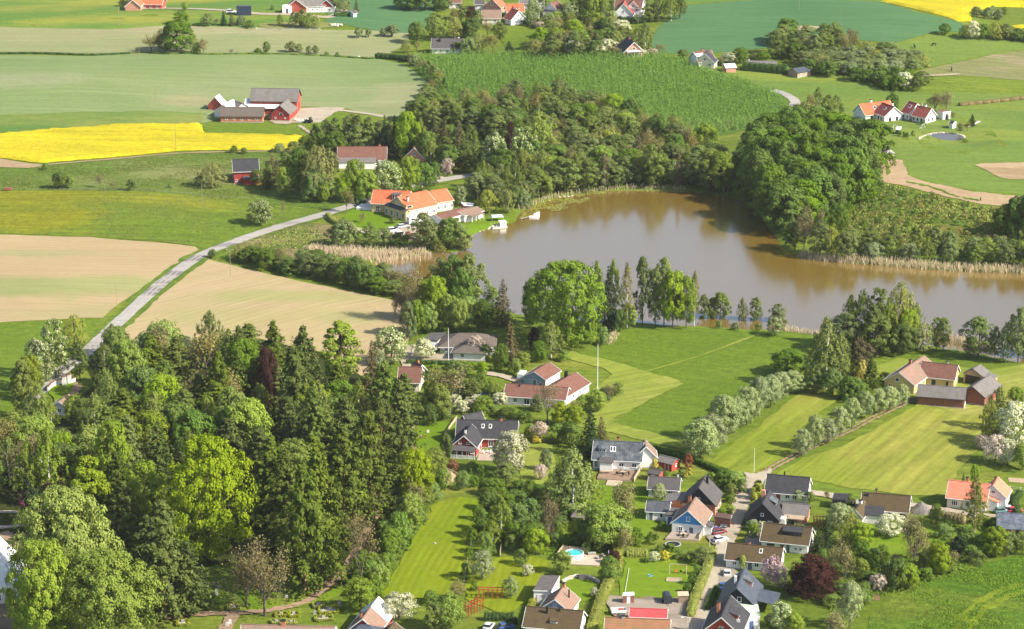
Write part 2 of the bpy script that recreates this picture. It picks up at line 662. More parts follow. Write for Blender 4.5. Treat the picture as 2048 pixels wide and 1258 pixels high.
M_FOREST = mat_field('forest_floor', A(64,84,36), A(84,96,46), patch=A(120,100,70), pscale=0.05, plo=0.56, phi=0.74, fine=0.35, bump=0.8)
M_PLANT = mat_field('plantation_grass', A(100,143,68), A(116,156,76), streak=0.1, fine=0.25, bump=0.6)
M_CLEAR = mat_field('clearing', A(104,142,58), A(126,156,68), patch=A(156,156,92), pscale=0.05, fine=0.35, bump=0.9)
M_PATH = mat_field('earth_path', A(196,164,136), A(208,178,148), fine=0.15, bump=0.2)
M_BROWN = mat_field('brown_pasture', A(150,164,100), A(166,168,112), rot=0.2, patch=A(204,184,148), pscale=0.03, fine=0.15, streak=0.2)
M_VERGE = mat_field('verge', A(112,152,56), A(130,162,70), fine=0.3, bump=0.8)
M_HEATH = mat_field('dry_scrub', A(176,156,112), A(196,178,132), patch=A(112,142,70), pscale=0.06, plo=0.46, phi=0.6, fine=0.3, bump=0.9)
M_SAND = mat_plain('pale_sand', A(228,206,168),0.95)

sheet('meadow', [(-90,-60),(640,-60),(615,20),(600,58),(500,55),(380,51),(330,52),(230,58),(120,58),(0,54),(-90,54)], M_MEADOW, 0, step=7)
sheet('crop_field', [(-90,54),(0,54),(120,58),(230,58),(330,52),(500,55),(620,60),(830,62),(812,90),(760,117),(650,110),(560,106),(420,107),(280,104),(180,109),(0,107),(-90,106)], M_TANCROP, 1, step=7)
sheet('wheat_field', [(650,45),(700,-20),(770,-60),(830,-60),(870,30),(830,64),(760,62),(690,50)], M_TEAL, 2, step=6, round=True)
sheet('crop_field', [(-90,109),(0,110),(180,112),(280,107),(420,110),(560,109),(650,113),(760,120),(805,128),(838,150),(866,176),(845,205),(828,232),(760,236),(690,217),(600,213),(500,222),(410,246),(300,248),(120,257),(0,266),(-90,272)], M_PALE, 1, step=6)
sheet('crop_field', [(-90,232),(0,230),(180,224),(330,223),(412,228),(404,246),(300,248),(120,257),(0,266),(-90,272)],
      mat_field('lush_crop', A(112,158,84), A(122,166,88), streak=0.08, fine=0.12, patch=A(160,180,110)),2, step=5)
sheet('rapeseed_field', [(-90,275),(0,269),(120,258),(250,250),(398,249),(412,268),(455,269),(604,272),(592,301),(480,300),(350,303),(200,317),(80,327),(0,316),(-90,312)], M_RAPE, 2, rise=1.0, rvar=0.07, step=2.2)
sheet('bare_strip', [(-90,314),(0,318),(76,329),(92,332),(60,337),(0,334),(-90,332)], M_DIRT, 2, step=4)
strip('track', [(95,330),(200,321),(350,308),(480,304),(600,302)],1.6, M_DIRT, 3)
sheet('rough_meadow', [(-90,334),(0,336),(90,332),(200,321),(350,306),(480,304),(600,303),(640,330),(700,400),(640,425),(480,410),(300,385),(120,380),(-90,382)], M_ROUGH, 0, step=5)
sheet('buttercup_meadow', [(-90,380),(0,382),(150,382),(300,384),(480,400),(650,420),(560,452),(470,482),(410,500),(392,491),(170,473),(0,466),(-90,462)], M_BUTTER, 1, step=5)
sheet('sown_field', [(-90,465),(0,469),(180,475),(388,493),(398,500),(330,548),(240,608),(205,636),(100,640),(0,645),(-90,650)], M_SOWN, 1, step=5)
sheet('sown_field', [(412,519),(440,525),(540,549),(650,573),(790,602),(834,640),(800,720),(600,800),(340,780),(190,706),(232,672),(310,604)], M_SOWN2,1, step=5)
sheet('pasture', [(-90,652),(0,647),(100,642),(203,638),(150,690),(90,742),(40,800),(0,836),(-90,860)], M_BRIGHT, 1, step=5)
sheet('plantation_ground', [(880,112),(1000,108),(1180,112),(1330,110),(1420,140),(1520,172),(1562,190),(1588,216),(1540,250),(1440,272),(1345,288),(1300,254),(1230,220),(1000,205),(890,200),(838,150),(812,115)], M_PLANT, 1, step=5)
sheet('wheat_field', [(1330,108),(1300,92),(1310,60),(1370,12),(1480,2),(1760,4),(1830,25),(1920,44),(1945,62),(1860,68),(1790,86),(1700,80),(1560,92),(1420,106)], M_TEAL, 1, step=7)
sheet('grass_verge', [(1340,-60),(2140,-60),(2140,-25),(1765,-25),(1760,2),(1480,0),(1370,9),(1345,6)], M_MEADOW, 0, step=8)
sheet('rapeseed_field', [(1762,4),(1775,-24),(2140,-24),(2140,18),(1990,14),(1938,24),(1944,43),(1918,44),(1842,23)], M_RAPE, 2, rise=1.0, rvar=0.07, step=3)
sheet('rapeseed_field', [(2024,52),(2060,49),(2140,50),(2140,72),(2046,66)], M_RAPE, 2, rise=1.0, rvar=0.07, step=3)
M_PAST = mat_field('green_pasture', A(122,160,84), A(138,171,90), patch=A(154,180,88), pscale=0.02, streak=0.12, fine=0.18)
sheet('pasture', [(1790,87),(1860,70),(1950,72),(2140,78),(2140,96),(2048,100),(1960,112),(1880,130),(1845,138),(1800,120)], M_PAST, 1, step=6)
sheet('brown_pasture', [(1885,131),(1965,113),(2050,101),(2140,98),(2140,168),(2048,160),(1940,152),(1850,151),(1840,142)], M_BROWN, 1, step=6)
sheet('pasture', [(1425,137),(1600,146),(1690,152),(1760,176),(1850,186),(2140,190),(2140,326),(1946,328),(2000,356),(2140,365),(2140,392),(2060,390),(1950,382),(1850,362),(1818,350),(1800,318),(1745,290),(1690,226),(1605,220),(1565,192),(1520,170)], M_PAST, 0, step=6)
sheet('bare_patch', [(1577,55),(1600,52),(1640,54),(1622,59),(1595,60)], M_SAND, 2, step=3, round=True)
sheet('bare_patch', [(1948,329),(2140,327),(2140,364),(2048,360),(2002,356),(1975,342)], M_DIRT, 2, step=4)
sheet('dirt_track', [(1758,322),(1784,317),(1804,322),(1816,350),(1850,364),(1950,384),(2060,395),(2140,400),(2140,424),(2040,416),(1960,409),(1880,390),(1800,371),(1756,362),(1750,352)], M_DIRT, 2, step=2.5)
sheet('grass_island', [(1768,320),(1779,333),(1780,350),(1772,352),(1773,336),(1765,325)], M_BRIGHT, 3, step=1.5, jit=0.2)
strip('grass_island', [(1812,364),(1860,374),(1910,392),(1958,402)],1.3, M_VERGE, 3, jit=0.3)
sheet('clearing_ground', [(1745,365),(1800,374),(1880,393),(1960,412),(2060,420),(2140,426),(2140,520),(2048,536),(1800,525),(1690,512),(1690,440)], M_CLEAR, 1, step=4)

# --- lake side, village side
sheet('dry_scrub', [(500,470),(560,455),(640,447),(690,462),(650,490),(720,520),(690,545),(560,520),(470,500)], M_HEATH, 2, step=3, round=True)
sheet('pasture', [(1150,700),(1240,657),(1400,656),(1560,664),(1640,668),(1625,692),(1600,712),(1560,742),(1480,792),(1392,872),(1370,892),(1214,852),(1365,768),(1174,714)], M_BRIGHT, 1, step=4)
strip('mown_strip', [(1095,500 + 336),(1205,852),(1300,875),(1385,893)],7.0, M_MOWN, 2, jit=0.2)
strip('mown_strip', [(1130,708),(1240,738),(1350,768)],6.0, M_MOWN, 2, jit=0.2)
sheet('mown_field', [(1150,705),(1250,730),(1366,768),(1300,800),(1205,850),(1180,830),(1190,780),(1220,750)], M_MOWN, 2, step=4)
strip('trodden_line', [(1285,746),(1400,712),(1520,668)],0.9, M_MOWN, 3, jit=0.1)
sheet('mown_field', [(1418,925),(1500,862),(1600,787),(1690,790),(1640,822),(1596,862),(1590,905),(1505,950),(1470,946)], M_STRIPE, 1, step=4)
sheet('mown_field', [(1535,962),(1610,916),(1700,885),(1775,845),(1840,806),(1920,832),(1975,826),(1955,900),(1900,965),(1890,992),(1820,992),(1700,975),(1620,960)], M_STRIPE, 1, step=4)
sheet('garden_lawn', [(1720,745),(1800,715),(1960,740),(2140,735),(2140,820),(2000,812),(1975,826),(1920,830),(1840,806),(1760,800)], M_MOWN, 0, step=5)
sheet('striped_lawn', [(872,1006),(915,996),(960,999),(978,1020),(948,1080),(934,1150),(905,1196),(840,1200),(764,1196),(790,1140),(828,1070)], M_LAWNS, 2, step=3)
sheet('striped_lawn', [(940,1122),(1060,1112),(1095,1125),(1085,1190),(1010,1230),(930,1200)], M_LAWNS, 2, step=3)
sheet('garden_lawn', [(1252,1118),(1395,1122),(1405,1150),(1380,1198),(1240,1196)], M_LAWN, 2, step=3)
sheet('garden_lawn', [(1130,1166),(1150,1160),(1190,1166),(1205,1185),(1165,1205),(1128,1190)], M_LAWN, 2, step=2, round=True)
sheet('garden_lawn', [(1040,900),(1100,890),(1110,940),(1070,980),(1045,960)], M_MOWN, 2, step=3, round=True)
sheet('garden_lawn', [(1200,970),(1300,1000),(1300,1075),(1180,1075),(1130,1040)], M_LAWN, 2, step=3, round=True)
sheet('garden_lawn', [(1700,1065),(1760,1050),(1860,1060),(1960,1050),(1965,1085),(1860,1110),(1730,1115)], M_LAWN, 2, step=3, round=True)
sheet('churchyard_lawn', [(640,770),(700,762),(690,800),(650,822),(636,800)], M_LAWN, 2, step=3, round=True)
sheet('churchyard_lawn', [(820,850),(900,845),(905,872),(850,900),(818,890)], M_LAWN, 2, step=3, round=True)
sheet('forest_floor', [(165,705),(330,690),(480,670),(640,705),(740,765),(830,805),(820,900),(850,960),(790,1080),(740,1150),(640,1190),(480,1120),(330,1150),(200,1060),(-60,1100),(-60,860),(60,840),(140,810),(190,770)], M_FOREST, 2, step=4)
sheet('churchyard_lawn', [(480,1190),(560,1165),(660,1155),(690,1190),(600,1215),(500,1225)], M_LAWN, 2, step=3)
sheet('farmyard', [(590,218),(690,216),(668,226),(640,246),(590,246),(570,250),(545,246),(540,232),(575,228)], M_GRAVEL, 3, step=3, round=True)
strip('farm_track', [(660,219),(720,226),(770,234)],2.2, M_GRAVEL, 3)
strip('farm_track', [(598,252),(608,258),(622,268)],1.6, M_GRAVEL, 4)
sheet('pasture', [(640,232),(670,224),(760,236),(720,262),(640,268),(600,262),(604,252)], M_BRIGHT, 2, step=3)
sheet('farm_garden', [(405,255),(450,246),(530,248),(600,256),(604,270),(500,269),(412,268)], M_BRIGHT, 3, step=3)
strip('yard_track', [(270,19),(350,18),(460,22),(520,28),(600,30),(660,34),(690,20)],4.0, M_GRAVEL, 3)
sheet('ploughed_plot', [(520,48),(600,44),(672,48),(650,57),(560,59),(525,56)], M_BROWN, 3, step=4, round=True)
sheet('grass_clearing', [(985,55),(1060,50),(1075,80),(1110,108),(1030,108),(1000,80)], M_BRIGHT, 2, step=4, round=True)
sheet('church_gravel', [(-60,1050),(40,1052),(80,1090),(60,1180),(40,1258),(-60,1258)], M_PATH, 2, step=4)
sheet('car_park', [(770,470),(800,448),(850,432),(880,450),(840,478),(790,482)], M_GRAVEL, 3, step=2.5, round=True)
sheet('lake_lawn', [(900,470),(960,440),(1000,436),(1015,444),(950,472),(930,488),(880,496)], M_LAWN, 3, step=2.5, round=True)
sheet('guesthouse_lawn', [(690,430),(730,418),(830,436),(800,452),(740,462),(700,455)], M_LAWN, 3, step=2.5, round=True)

# --- roads
ROAD = [(60,800),(112,752),(165,712),(205,675),(262,622),(335,558),(400,513),(470,484),(560,454),(648,429),(700,413),(745,398),(800,383),(868,364),(950,350),(1010,346)]
strip('road_verge', ROAD, 8.6, M_VERGE, 2, jit=0.5)
strip('country_road', ROAD, 4.6, M_ASPH, 3, jit=0.1, crown=0.06)
for off in (-0.8,0.8):                      # worn pale wheel tracks
    c = smooth_open(np.array([G(*q)[:2] for q in ROAD]),3)
    t = np.gradient(c, axis=0)
    nr = np.stack([-t[:, 1], t[:, 0]],1) / (np.hypot(t[:, 0], t[:, 1])[:, None] + 1e-9)
    strip('wheel_track', c + nr * off * 1.0,0.55, mat_plain('worn_asphalt', A(216,208,198,2.3),0.9, scale=0.2),4, jit=0.1, world=True)
strip('guesthouse_drive', [(652,430),(664,440),(690,452),(740,466),(790,470)],3.2, M_GRAVEL, 4)
strip('country_road', [(1545,181),(1572,190),(1590,203),(1586,214),(1576,226)],4.2, M_ASPH, 3)
strip('side_road', [(1800,150),(1850,152),(1910,149),(1918,148)],2.2, M_GRAVEL, 3)
strip('gravel_path', [(885,362),(880,356),(872,350)],3.0, M_GRAVEL, 4)
LANE = [(1376,1300),(1395,1240),(1422,1170),(1445,1106),(1466,1050),(1485,1000),(1502,966),(1520,950),(1550,932),(1600,906)]
strip('village_lane', LANE[:8],4.2, M_GRAVEL, 4, jit=0.15)
sheet('lane_fork', [(1488,946),(1510,950),(1545,940),(1530,962),(1516,985),(1494,985),(1498,962)], M_GRAVEL, 5, step=1.5, round=True)
for off in (-0.75,0.75):
    c = smooth_open(np.array([G(*q)[:2] for q in [(1515,958),(1550,934),(1598,908),(1640,888),(1700,862),(1745,838),(1800,812),(1830,797)]]),3)
    t = np.gradient(c, axis=0)
    nr = np.stack([-t[:, 1], t[:, 0]],1) / (np.hypot(t[:, 0], t[:, 1])[:, None] + 1e-9)
    strip('wheel_rut', c + nr * off, 0.75, M_PATH, 4, jit=0.15, world=True)
strip('gravel_drive', [(1612,985),(1660,992),(1700,1004),(1760,1010)],3.6, M_GRAVEL, 4)
strip('gravel_drive', [(1815,1010),(1870,1018),(1930,1028),(1990,1035)],3.0, M_GRAVEL, 4)
strip('gravel_drive', [(960,746),(1000,752),(1040,765),(1052,772)],3.0, M_GRAVEL, 4)
sheet('forecourt', [(792,700),(815,690),(850,706),(912,708),(900,722),(800,722)], M_GRAVEL, 4, step=2, round=True)
strip('garden_path', [(806,760),(815,740),(805,715)],2.6, M_GRAVEL, 4)
M_YARD = mat_field('yard_paving', A(192,178,160,2.3), A(206,192,174,2.3), streak=0.05, fine=0.14, bump=0.2, patch=A(170,156,138,2.3), pscale=0.12)
sheet('yard', [(1196,1190),(1260,1196),(1376,1200),(1384,1216),(1372,1250),(1368,1300),(1330,1300),(1330,1240),(1230,1236)], M_YARD, 5, step=2)
sheet('yard', [(1432,1050),(1450,1036),(1455,1048),(1438,1092),(1426,1090),(1412,1078)], M_YARD, 5, step=2)
sheet('yard', [(1440,1138),(1470,1132),(1480,1150),(1456,1190),(1436,1180)], M_YARD, 5, step=2)
sheet('yard', [(1500,1060),(1545,1066),(1530,1090),(1485,1094)], M_YARD, 5, step=2)
strip('churchyard_path', [(330,1236),(420,1228),(500,1226),(570,1216),(620,1200),(655,1170),(690,1140),(740,1050),(760,1010),(745,985)],2.3, M_PATH, 4, jit=0.2)
strip('churchyard_path', [(440,1300),(450,1258),(470,1226)],3.2, M_PATH, 4, jit=0.2)
strip('churchyard_path', [(835,930),(830,905),(822,880)],1.6, M_PATH, 4, jit=0.15)
sheet('gate_forecourt', [(125,778),(150,760),(165,775),(150,800),(120,830),(90,838)], M_PATH, 4, step=2)
sheet('gate_lawn', [(100,782),(130,764),(148,768),(140,790),(112,808)], M_LAWN, 5, step=2, round=True)
# field track and rough meadow bottom right
sheet('rough_meadow', [(1740,1230),(1790,1190),(1900,1148),(2048,1108),(2200,1080),(2200,1330),(1720,1330)], mat_field('lush_meadow', A(104,152,50), A(124,164,60), rot=0.4, patch=A(160,180,86), pscale=0.04, plo=0.54, phi=0.76, streak=0.25, fine=0.4, bump=1.0, specks=A(200,190,130), spk=0.7),1, step=4)
for q in ([(1890,1300),(1930,1230),(1985,1190),(2060,1165),(2150,1150)],[(1915,1300),(1952,1240),(2000,1203),(2070,1176),(2150,1162)]):
    strip('field_track', q, 2.0, mat_field('worn_grass', A(142,170,56), A(158,178,66), fine=0.3, bump=0.6),2, jit=0.4)

# --- lake
wt = NT('lake_water')
wt.b.inputs['Base Color'].default_value = (0.165,0.105,0.018,1)
wt.b.inputs['Roughness'].default_value = 0.15
wt.b.inputs['IOR'].default_value = 1.85
wt.b.inputs['Specular IOR Level'].default_value = 0.5
wt.b.inputs['Coat Weight'].default_value = 0.75
wt.b.inputs['Coat Roughness'].default_value = 0.15
wt.b.inputs['Coat IOR'].default_value = 1.6
wt.bump(wt.noise(wt.coord('pos', 0.5,(1,2.2,1)),0.9,4,0.6),0.05,0.1)


def flat_sheet(name, poly, z, mat, kind='structure'):
    me = bpy.data.meshes.new(name)
    me.from_pydata([(p[0], p[1], z) for p in poly],[],[tuple(range(len(poly)))])
    return tag(new_obj(name, me, None, mat), kind=kind)


def grow(poly, d):
    c = np.array(poly)
    t = np.roll(c, -1,0) - np.roll(c, 1,0)
    n = np.stack([t[:, 1],-t[:, 0]],1) / (np.hypot(t[:, 0], t[:, 1])[:, None] + 1e-9)
    area = 0.5 * np.sum(c[:, 0] * np.roll(c[:, 1],-1) - c[:, 1] * np.roll(c[:, 0],-1))
    return c + n * d * (1 if area > 0 else -1)


flat_sheet('lake_water', grow(LAKE, 2.0),-0.5, wt.m)
# ------------------------------------------------------------------ plants: crowns of many leaf clumps on real limbs
def norm(a):
    return a / (np.linalg.norm(a, axis=-1, keepdims=True) + 1e-9)


def cards(c, n, s, rng, asp=0.62, up=None):
    """leaf-clump faces: centres c, normals n, half sizes s; `up` makes them hang along a direction"""
    N = len(c)
    u = norm(np.cross(n, rng.normal(size=(N, 3)) if up is None else up + rng.normal(0,0.15,(N, 3))))
    v = np.cross(n, u)
    s = np.asarray(s).reshape(-1,1) * np.ones((N, 1))
    a = asp * (0.75 + 0.5 * rng.random((N, 1)))
    V = np.stack([c + v * s, c + u * s * a, c - v * s, c - u * s * a],1).reshape(-1,3)
    return V


def leaf_mesh(name, parts):
    V = np.concatenate(parts)
    n = len(V) // 4
    return fast_mesh(name, V, np.arange(4 * n), np.full(n, 4))


def clump_crown(rng, h, w, zb, K, m, leaf, prof=None, rc=0.13, flat=0.8, inner=0.25, lean=0.0):
    """broad crown: K clumps near an uneven envelope, m leaf faces each"""
    prof = prof or (lambda t: np.sqrt(np.clip(1 - (2 * t ** 0.85 - 1) ** 2,0.02,1)))
    hc = h * (1 - zb)
    t = rng.beta(1.4,1.15, K)
    th = rng.uniform(0,2 * np.pi, K)
    lob = 1 + 0.13 * np.sin(3 * th + rng.uniform(0,6)) + 0.1 * np.sin(5 * th + 4 * t + rng.uniform(0,6))
    rho = prof(t) * w / 2 * lob * np.where(rng.random(K) < inner, rng.uniform(0.2,0.7, K), rng.uniform(0.72,1.0, K))
    C = np.stack([rho * np.cos(th), rho * np.sin(th), h * zb + t * hc],1)
    r = w * rc * rng.uniform(0.65,1.35, K)
    C[:, 2] = np.minimum(C[:, 2], h - r * 0.5)
    out = norm(np.stack([C[:, 0], C[:, 1],(C[:, 2] - h * (zb + 0.45 * (1 - zb))) * (w / hc)],1))
    d = norm(rng.normal(size=(K, m, 3)) + 0.75 * out[:, None, :] + np.array([0,0,0.45]))
    p = C[:, None, :] + d * (r[:, None, None] * rng.uniform(0.55,1.05,(K, m, 1))) * np.array([1,1, flat])
    n = norm(d * 0.9 + 0.5 * out[:, None, :] + rng.normal(0,0.38,(K, m, 3)))
    return cards(p.reshape(-1,3), n.reshape(-1,3), leaf * rng.uniform(0.6,1.3, K * m), rng), C


def hang_crown(rng, h, w, zb, K, m, leaf, prof, drop=2.0):
    """birch / weeping crown: hanging sprays"""
    t = rng.beta(1.2,1.3, K)
    th = rng.uniform(0,2 * np.pi, K)
    lob = 1 + 0.18 * np.sin(2 * th + 7 * t) + 0.12 * np.sin(5 * th - 5 * t)
    rho = prof(t) * w / 2 * lob * np.sqrt(rng.uniform(0.12,1.0, K))
    C = np.stack([rho * np.cos(th), rho * np.sin(th), h * zb + t * h * (1 - zb)],1)
    L = drop * rng.uniform(0.4,1.2, K) * np.clip(C[:, 2] / h, 0.2,1)
    k = rng.random((K, m))
    p = C[:, None, :] + np.stack([0.10 * L[:, None] * k * np.cos(th)[:, None],0.10 * L[:, None] * k * np.sin(th)[:, None],-L[:, None] * k],2)
    p += rng.normal(0,0.16,(K, m, 3)) * np.array([1,1,0.6])
    out = np.stack([np.cos(th), np.sin(th),0.5 + 0 * th],1)
    n = norm(out[:, None, :] + rng.normal(0,0.55,(K, m, 3)))
    up = np.tile(np.array([0,0,1.0]),(K * m, 1))
    return cards(p.reshape(-1,3), n.reshape(-1,3), leaf * rng.uniform(0.6,1.4, K * m), rng, 0.45, None), C


def fir_crown(rng, h, w, zb, nw, nb, m, leaf, prof, droop=0.25, ragged=0.3, tuft=0.0):
    """conifer: whorls of separate branches with hanging twigs, gaps between them"""
    P, N, S = [],[],[]
    for i in range(nw):
        t = (i + rng.random() * 0.7) / nw
        z = h * (zb + (1 - zb) * t)
        Rr = w / 2 * prof(t)
        nbb = max(3, int(nb * (0.5 + 0.5 * prof(t))))
        a0 = rng.uniform(0,6.28)
        for b in range(nbb):
            a = a0 + 2 * np.pi * b / nbb + rng.normal(0,0.25)
            L = Rr * (1 + rng.normal(0, ragged)) + 0.25
            if L < 0.2:
                continue
            mm = max(4, int(m * L / (w / 2)))
            q = rng.random(mm) ** 0.6
            zz = z - droop * L * q ** 1.4 + 0.12 * L * q ** 4
            side = rng.normal(0,0.11 * L, mm) * (1.05 - q)
            x = np.cos(a) * L * q - np.sin(a) * side
            y = np.sin(a) * L * q + np.cos(a) * side
            hang = -np.abs(rng.normal(0,0.16 + 0.06 * L, mm)) + (tuft * rng.random(mm))
            P.append(np.stack([x, y, zz + hang],1))
            nn = np.stack([np.cos(a) * 0.5 + rng.normal(0,0.4, mm), np.sin(a) * 0.5 + rng.normal(0,0.4, mm),0.8 + rng.normal(0,0.3, mm)],1)
            N.append(norm(nn))
            S.append(leaf * rng.uniform(0.6,1.3, mm))
    zt = np.linspace(h * 0.93, h, 10)
    P.append(np.stack([rng.normal(0,0.08,10), rng.normal(0,0.08,10), zt],1))
    N.append(norm(rng.normal(size=(10,3))))
    S.append(np.full(10, leaf * 0.5))
    return cards(np.concatenate(P), np.concatenate(N), np.concatenate(S), rng, 0.5), None


def skeleton(rng, h, w, zb, depth=4, r0=0.25, kids=(2,4), up=0.35):
    """bare limbs as thin three-sided tubes; returns (segments, tips)"""
    seg, tips = [],[]

    def grow_(p, d, L, r, k):
        q = p + d * L
        seg.append((p, q, r, r * 0.62))
        if k == 0:
            tips.append(q)
            return
        for _ in range(rng.integers(kids[0], kids[1] + 1)):
            nd = norm(d * 0.75 + rng.normal(0,0.5,3) + np.array([0,0, up * 0.5]))
            grow_(p + d * L * rng.uniform(0.55,1.0), nd, L * rng.uniform(0.6,0.82), r * 0.58, k - 1)

    th = h * zb
    seg.append((np.array([0,0,-0.3]), np.array([0,0, th]), r0, r0 * 0.75))
    nl = rng.integers(5,8)
    for i in range(nl):
        a = 2 * np.pi * i / nl + rng.normal(0,0.3)
        inc = rng.uniform(0.35,1.1)
        d = norm(np.array([np.cos(a) * inc, np.sin(a) * inc, 1.0]))
        grow_(np.array([0,0, th * rng.uniform(0.8,1.25)]), d, h * 0.24 * rng.uniform(0.8,1.15), r0 * 0.5, depth)
    S = np.array([np.concatenate([a, b]) for a, b, _, _ in seg])
    T = np.array(tips)
    e = np.concatenate([S[:, :3], S[:, 3:]])
    rad = np.hypot(e[:, 0], e[:, 1]).max()
    k = np.array([w / 2 / rad, w / 2 / rad, (h - th) / max(0.1,(e[:, 2].max() - th))])

    def fix(v):
        v = np.array(v, float)
        z = v[..., 2]
        v[..., :2] *= k[:2]
        v[..., 2] = np.where(z > th, th + (z - th) * k[2], z)
        return v

    return [(fix(a), fix(b), r, q) for a, b, r, q in seg], fix(T)


def tubes_mesh(name, seg, n=3):
    V, Fq = [],[]
    for p, q, r, r1 in seg:
        d = norm(q - p)
        u = norm(np.cross(d, [0.31,0.52,0.8]))
        w = np.cross(d, u)
        b = len(V)
        for c, rr in ((p, r),(q, r1)):
            for k in range(n):
                a = 2 * math.pi * k / n
                V.append(c + (u * math.cos(a) + w * math.sin(a)) * rr)
        for k in range(n):
            Fq += [b + k, b + (k + 1) % n, b + n + (k + 1) % n, b + n + k]
    return fast_mesh(name, np.array(V), Fq, np.full(len(Fq) // 4,4))


def trunk_mesh(rng, h, r, C=None, zb=0.25, limbs=9, lean=0.0, top=0.8):
    pts = [np.array([0,0,-0.4])]
    for i in range(1,5):
        pts.append(np.array([rng.normal(0,0.012 * h) * (i > 1), rng.normal(0,0.012 * h) * (i > 1), h * top * i / 4]))
    seg = []
    for i in range(4):
        seg.append((pts[i], pts[i + 1], r * (1.15 - 0.26 * i), r * (0.9 - 0.24 * i)))
    if C is not None and len(C):
        for j in rng.choice(len(C), min(limbs, len(C)), replace=False):
            z0 = max(h * zb * 0.75, min(C[j, 2] - 0.22 * h, h * 0.6))
            b = np.array([0,0, z0])
            mid = b * 0.5 + C[j] * 0.5 + np.array([0,0,0.05 * h])
            seg.append((b, mid, r * 0.38, r * 0.24))
            seg.append((mid, C[j], r * 0.24, r * 0.1))
    return tubes_mesh('trunk', seg, 5)


BARK = mat_plain('bark', (0.10,0.075,0.055,1),0.95,0.35,2.0)
BARK_G = mat_plain('grey_bark', (0.14,0.115,0.09,1),0.95,0.3,2.0)
BARK_B = mat_plain('birch_bark', (0.62,0.59,0.54,1),0.85,0.35,3.0)
BARK_P = mat_plain('pine_bark', (0.26,0.14,0.08,1),0.95,0.3,2.0)
LG = 1.32
LEAF = dict(
    maple=mat_leaf('fresh_leaves', A(118,154,40, LG), A(146,176,54, LG)),
    lime=mat_leaf('spring_leaves', A(120,148,30, LG), A(146,168,44, LG)),
    oak=mat_leaf('dark_leaves', A(86,122,42, LG), A(112,144,54, LG)),
    beech=mat_leaf('beech_leaves', A(90,132,36, LG), A(122,156,46, LG)),
    birch=mat_leaf('birch_leaves', A(114,142,58, LG), A(140,160,74, LG)),
    spruce=mat_leaf('spruce_needles', A(70,94,44,1.5), A(96,118,56,1.5), tr=0.12),
    fir=mat_leaf('fir_needles', A(86,112,44,1.5), A(118,138,58,1.5), tr=0.15),
    dark=mat_leaf('dark_needles', A(46,68,44, LG), A(66,88,54, LG), tr=0.1),
    brown=mat_leaf('coned_spruce_needles', A(96,92,58, LG), A(126,114,76, LG), tr=0.12),
    pine=mat_leaf('pine_needles', A(88,108,60, LG), A(112,126,72, LG), tr=0.12),
    alder=mat_leaf('alder_leaves', A(102,128,66, LG), A(128,148,82, LG)),
    bud=mat_leaf('opening_buds', A(142,138,68, LG), A(164,154,84, LG)),
    bare=mat_leaf('budding_twigs', A(136,122,78, LG), A(158,142,94, LG), tr=0.15),
    willow=mat_leaf('willow_leaves', A(144,162,78, LG), A(166,178,96, LG)),
    sallow=mat_leaf('sallow_leaves', A(122,146,88, LG), A(146,164,104, LG)),
    silver=mat_leaf('silver_leaves', A(146,168,102,1.42), A(182,198,140,1.42), var=0.18),
    purple=mat_leaf('copper_leaves', A(70,44,40, LG), A(90,56,48, LG), tr=0.2),
    blossom=mat_leaf('white_blossom', A(150,168,96, LG), A(168,182,112, LG), fleck=A(240,238,206, LG), fl=0.42),
    chestnut=mat_leaf('chestnut_leaves', A(98,134,52, LG), A(124,156,68, LG), fleck=A(228,228,176, LG), fl=0.72),
    pinkish=mat_leaf('pink_blossom', A(160,160,110, LG), A(180,170,126, LG), fleck=A(244,214,208, LG), fl=0.5),
    magnolia=mat_leaf('magnolia_blossom', A(214,170,176, LG), A(246,214,218, LG), fleck=A(110,90,76, LG), fl=0.8),
    yellow=mat_leaf('golden_leaves', A(204,192,40, LG), A(222,208,70, LG)),
    rust=mat_leaf('rusty_leaves', A(146,84,52, LG), A(170,104,66, LG)),
    shrub=mat_leaf('shrub_leaves', A(96,134,46, LG), A(124,156,62, LG)),
    hedge=mat_leaf('hedge_leaves', A(140,160,40, LG), A(168,182,56, LG), var=0.06),
    dhedge=mat_leaf('dark_hedge_leaves', A(62,100,44, LG), A(84,122,54, LG), var=0.06),
    bhedge=mat_leaf('budding_hedge', A(150,140,84, LG), A(170,152,96, LG), var=0.06),
    pink=mat_leaf('azalea_blossom', A(206,70,120, LG), A(232,110,150, LG)),
    sapling=mat_leaf('young_spruce', A(106,148,66,1.15), A(134,172,86,1.15), tr=0.2),
)

pr_round = lambda t: np.sqrt(np.clip(1 - (2 * t ** 0.85 - 1) ** 2,0.03,1))
pr_egg = lambda t: np.clip(np.sin(np.pi * np.clip(t * 0.86 + 0.12,0,1)) ** 0.75,0.05,1)
pr_cone = lambda t: np.clip((1 - t) ** 0.8 * (0.55 + 0.45 * np.minimum(1, t * 6)),0.02,1)
pr_birch = lambda t: np.clip(np.sin(np.pi * np.clip(t * 0.9 + 0.1,0,1)) ** 0.65 * (1.1 - 0.4 * t),0.04,1)
pr_fir = lambda t: np.clip((1 - t ** 1.5) ** 0.75 * (0.6 + 0.4 * np.minimum(1, t * 5)),0.03,1)
pr_col = lambda t: np.clip((1 - t ** 3) ** 0.6 * np.minimum(1,0.45 + t * 4),0.05,1)
pr_dome = lambda t: np.sqrt(np.clip(1 - t ** 2.2,0.02,1))
pr_pine = lambda t: np.clip(np.sin(np.pi * np.clip(t * 0.75 + 0.25,0,1)) ** 0.6,0.1,1)

PROTO = {}


def proto(sp, i, fn):
    PROTO.setdefault(sp, []).append(fn)


NOM = {}


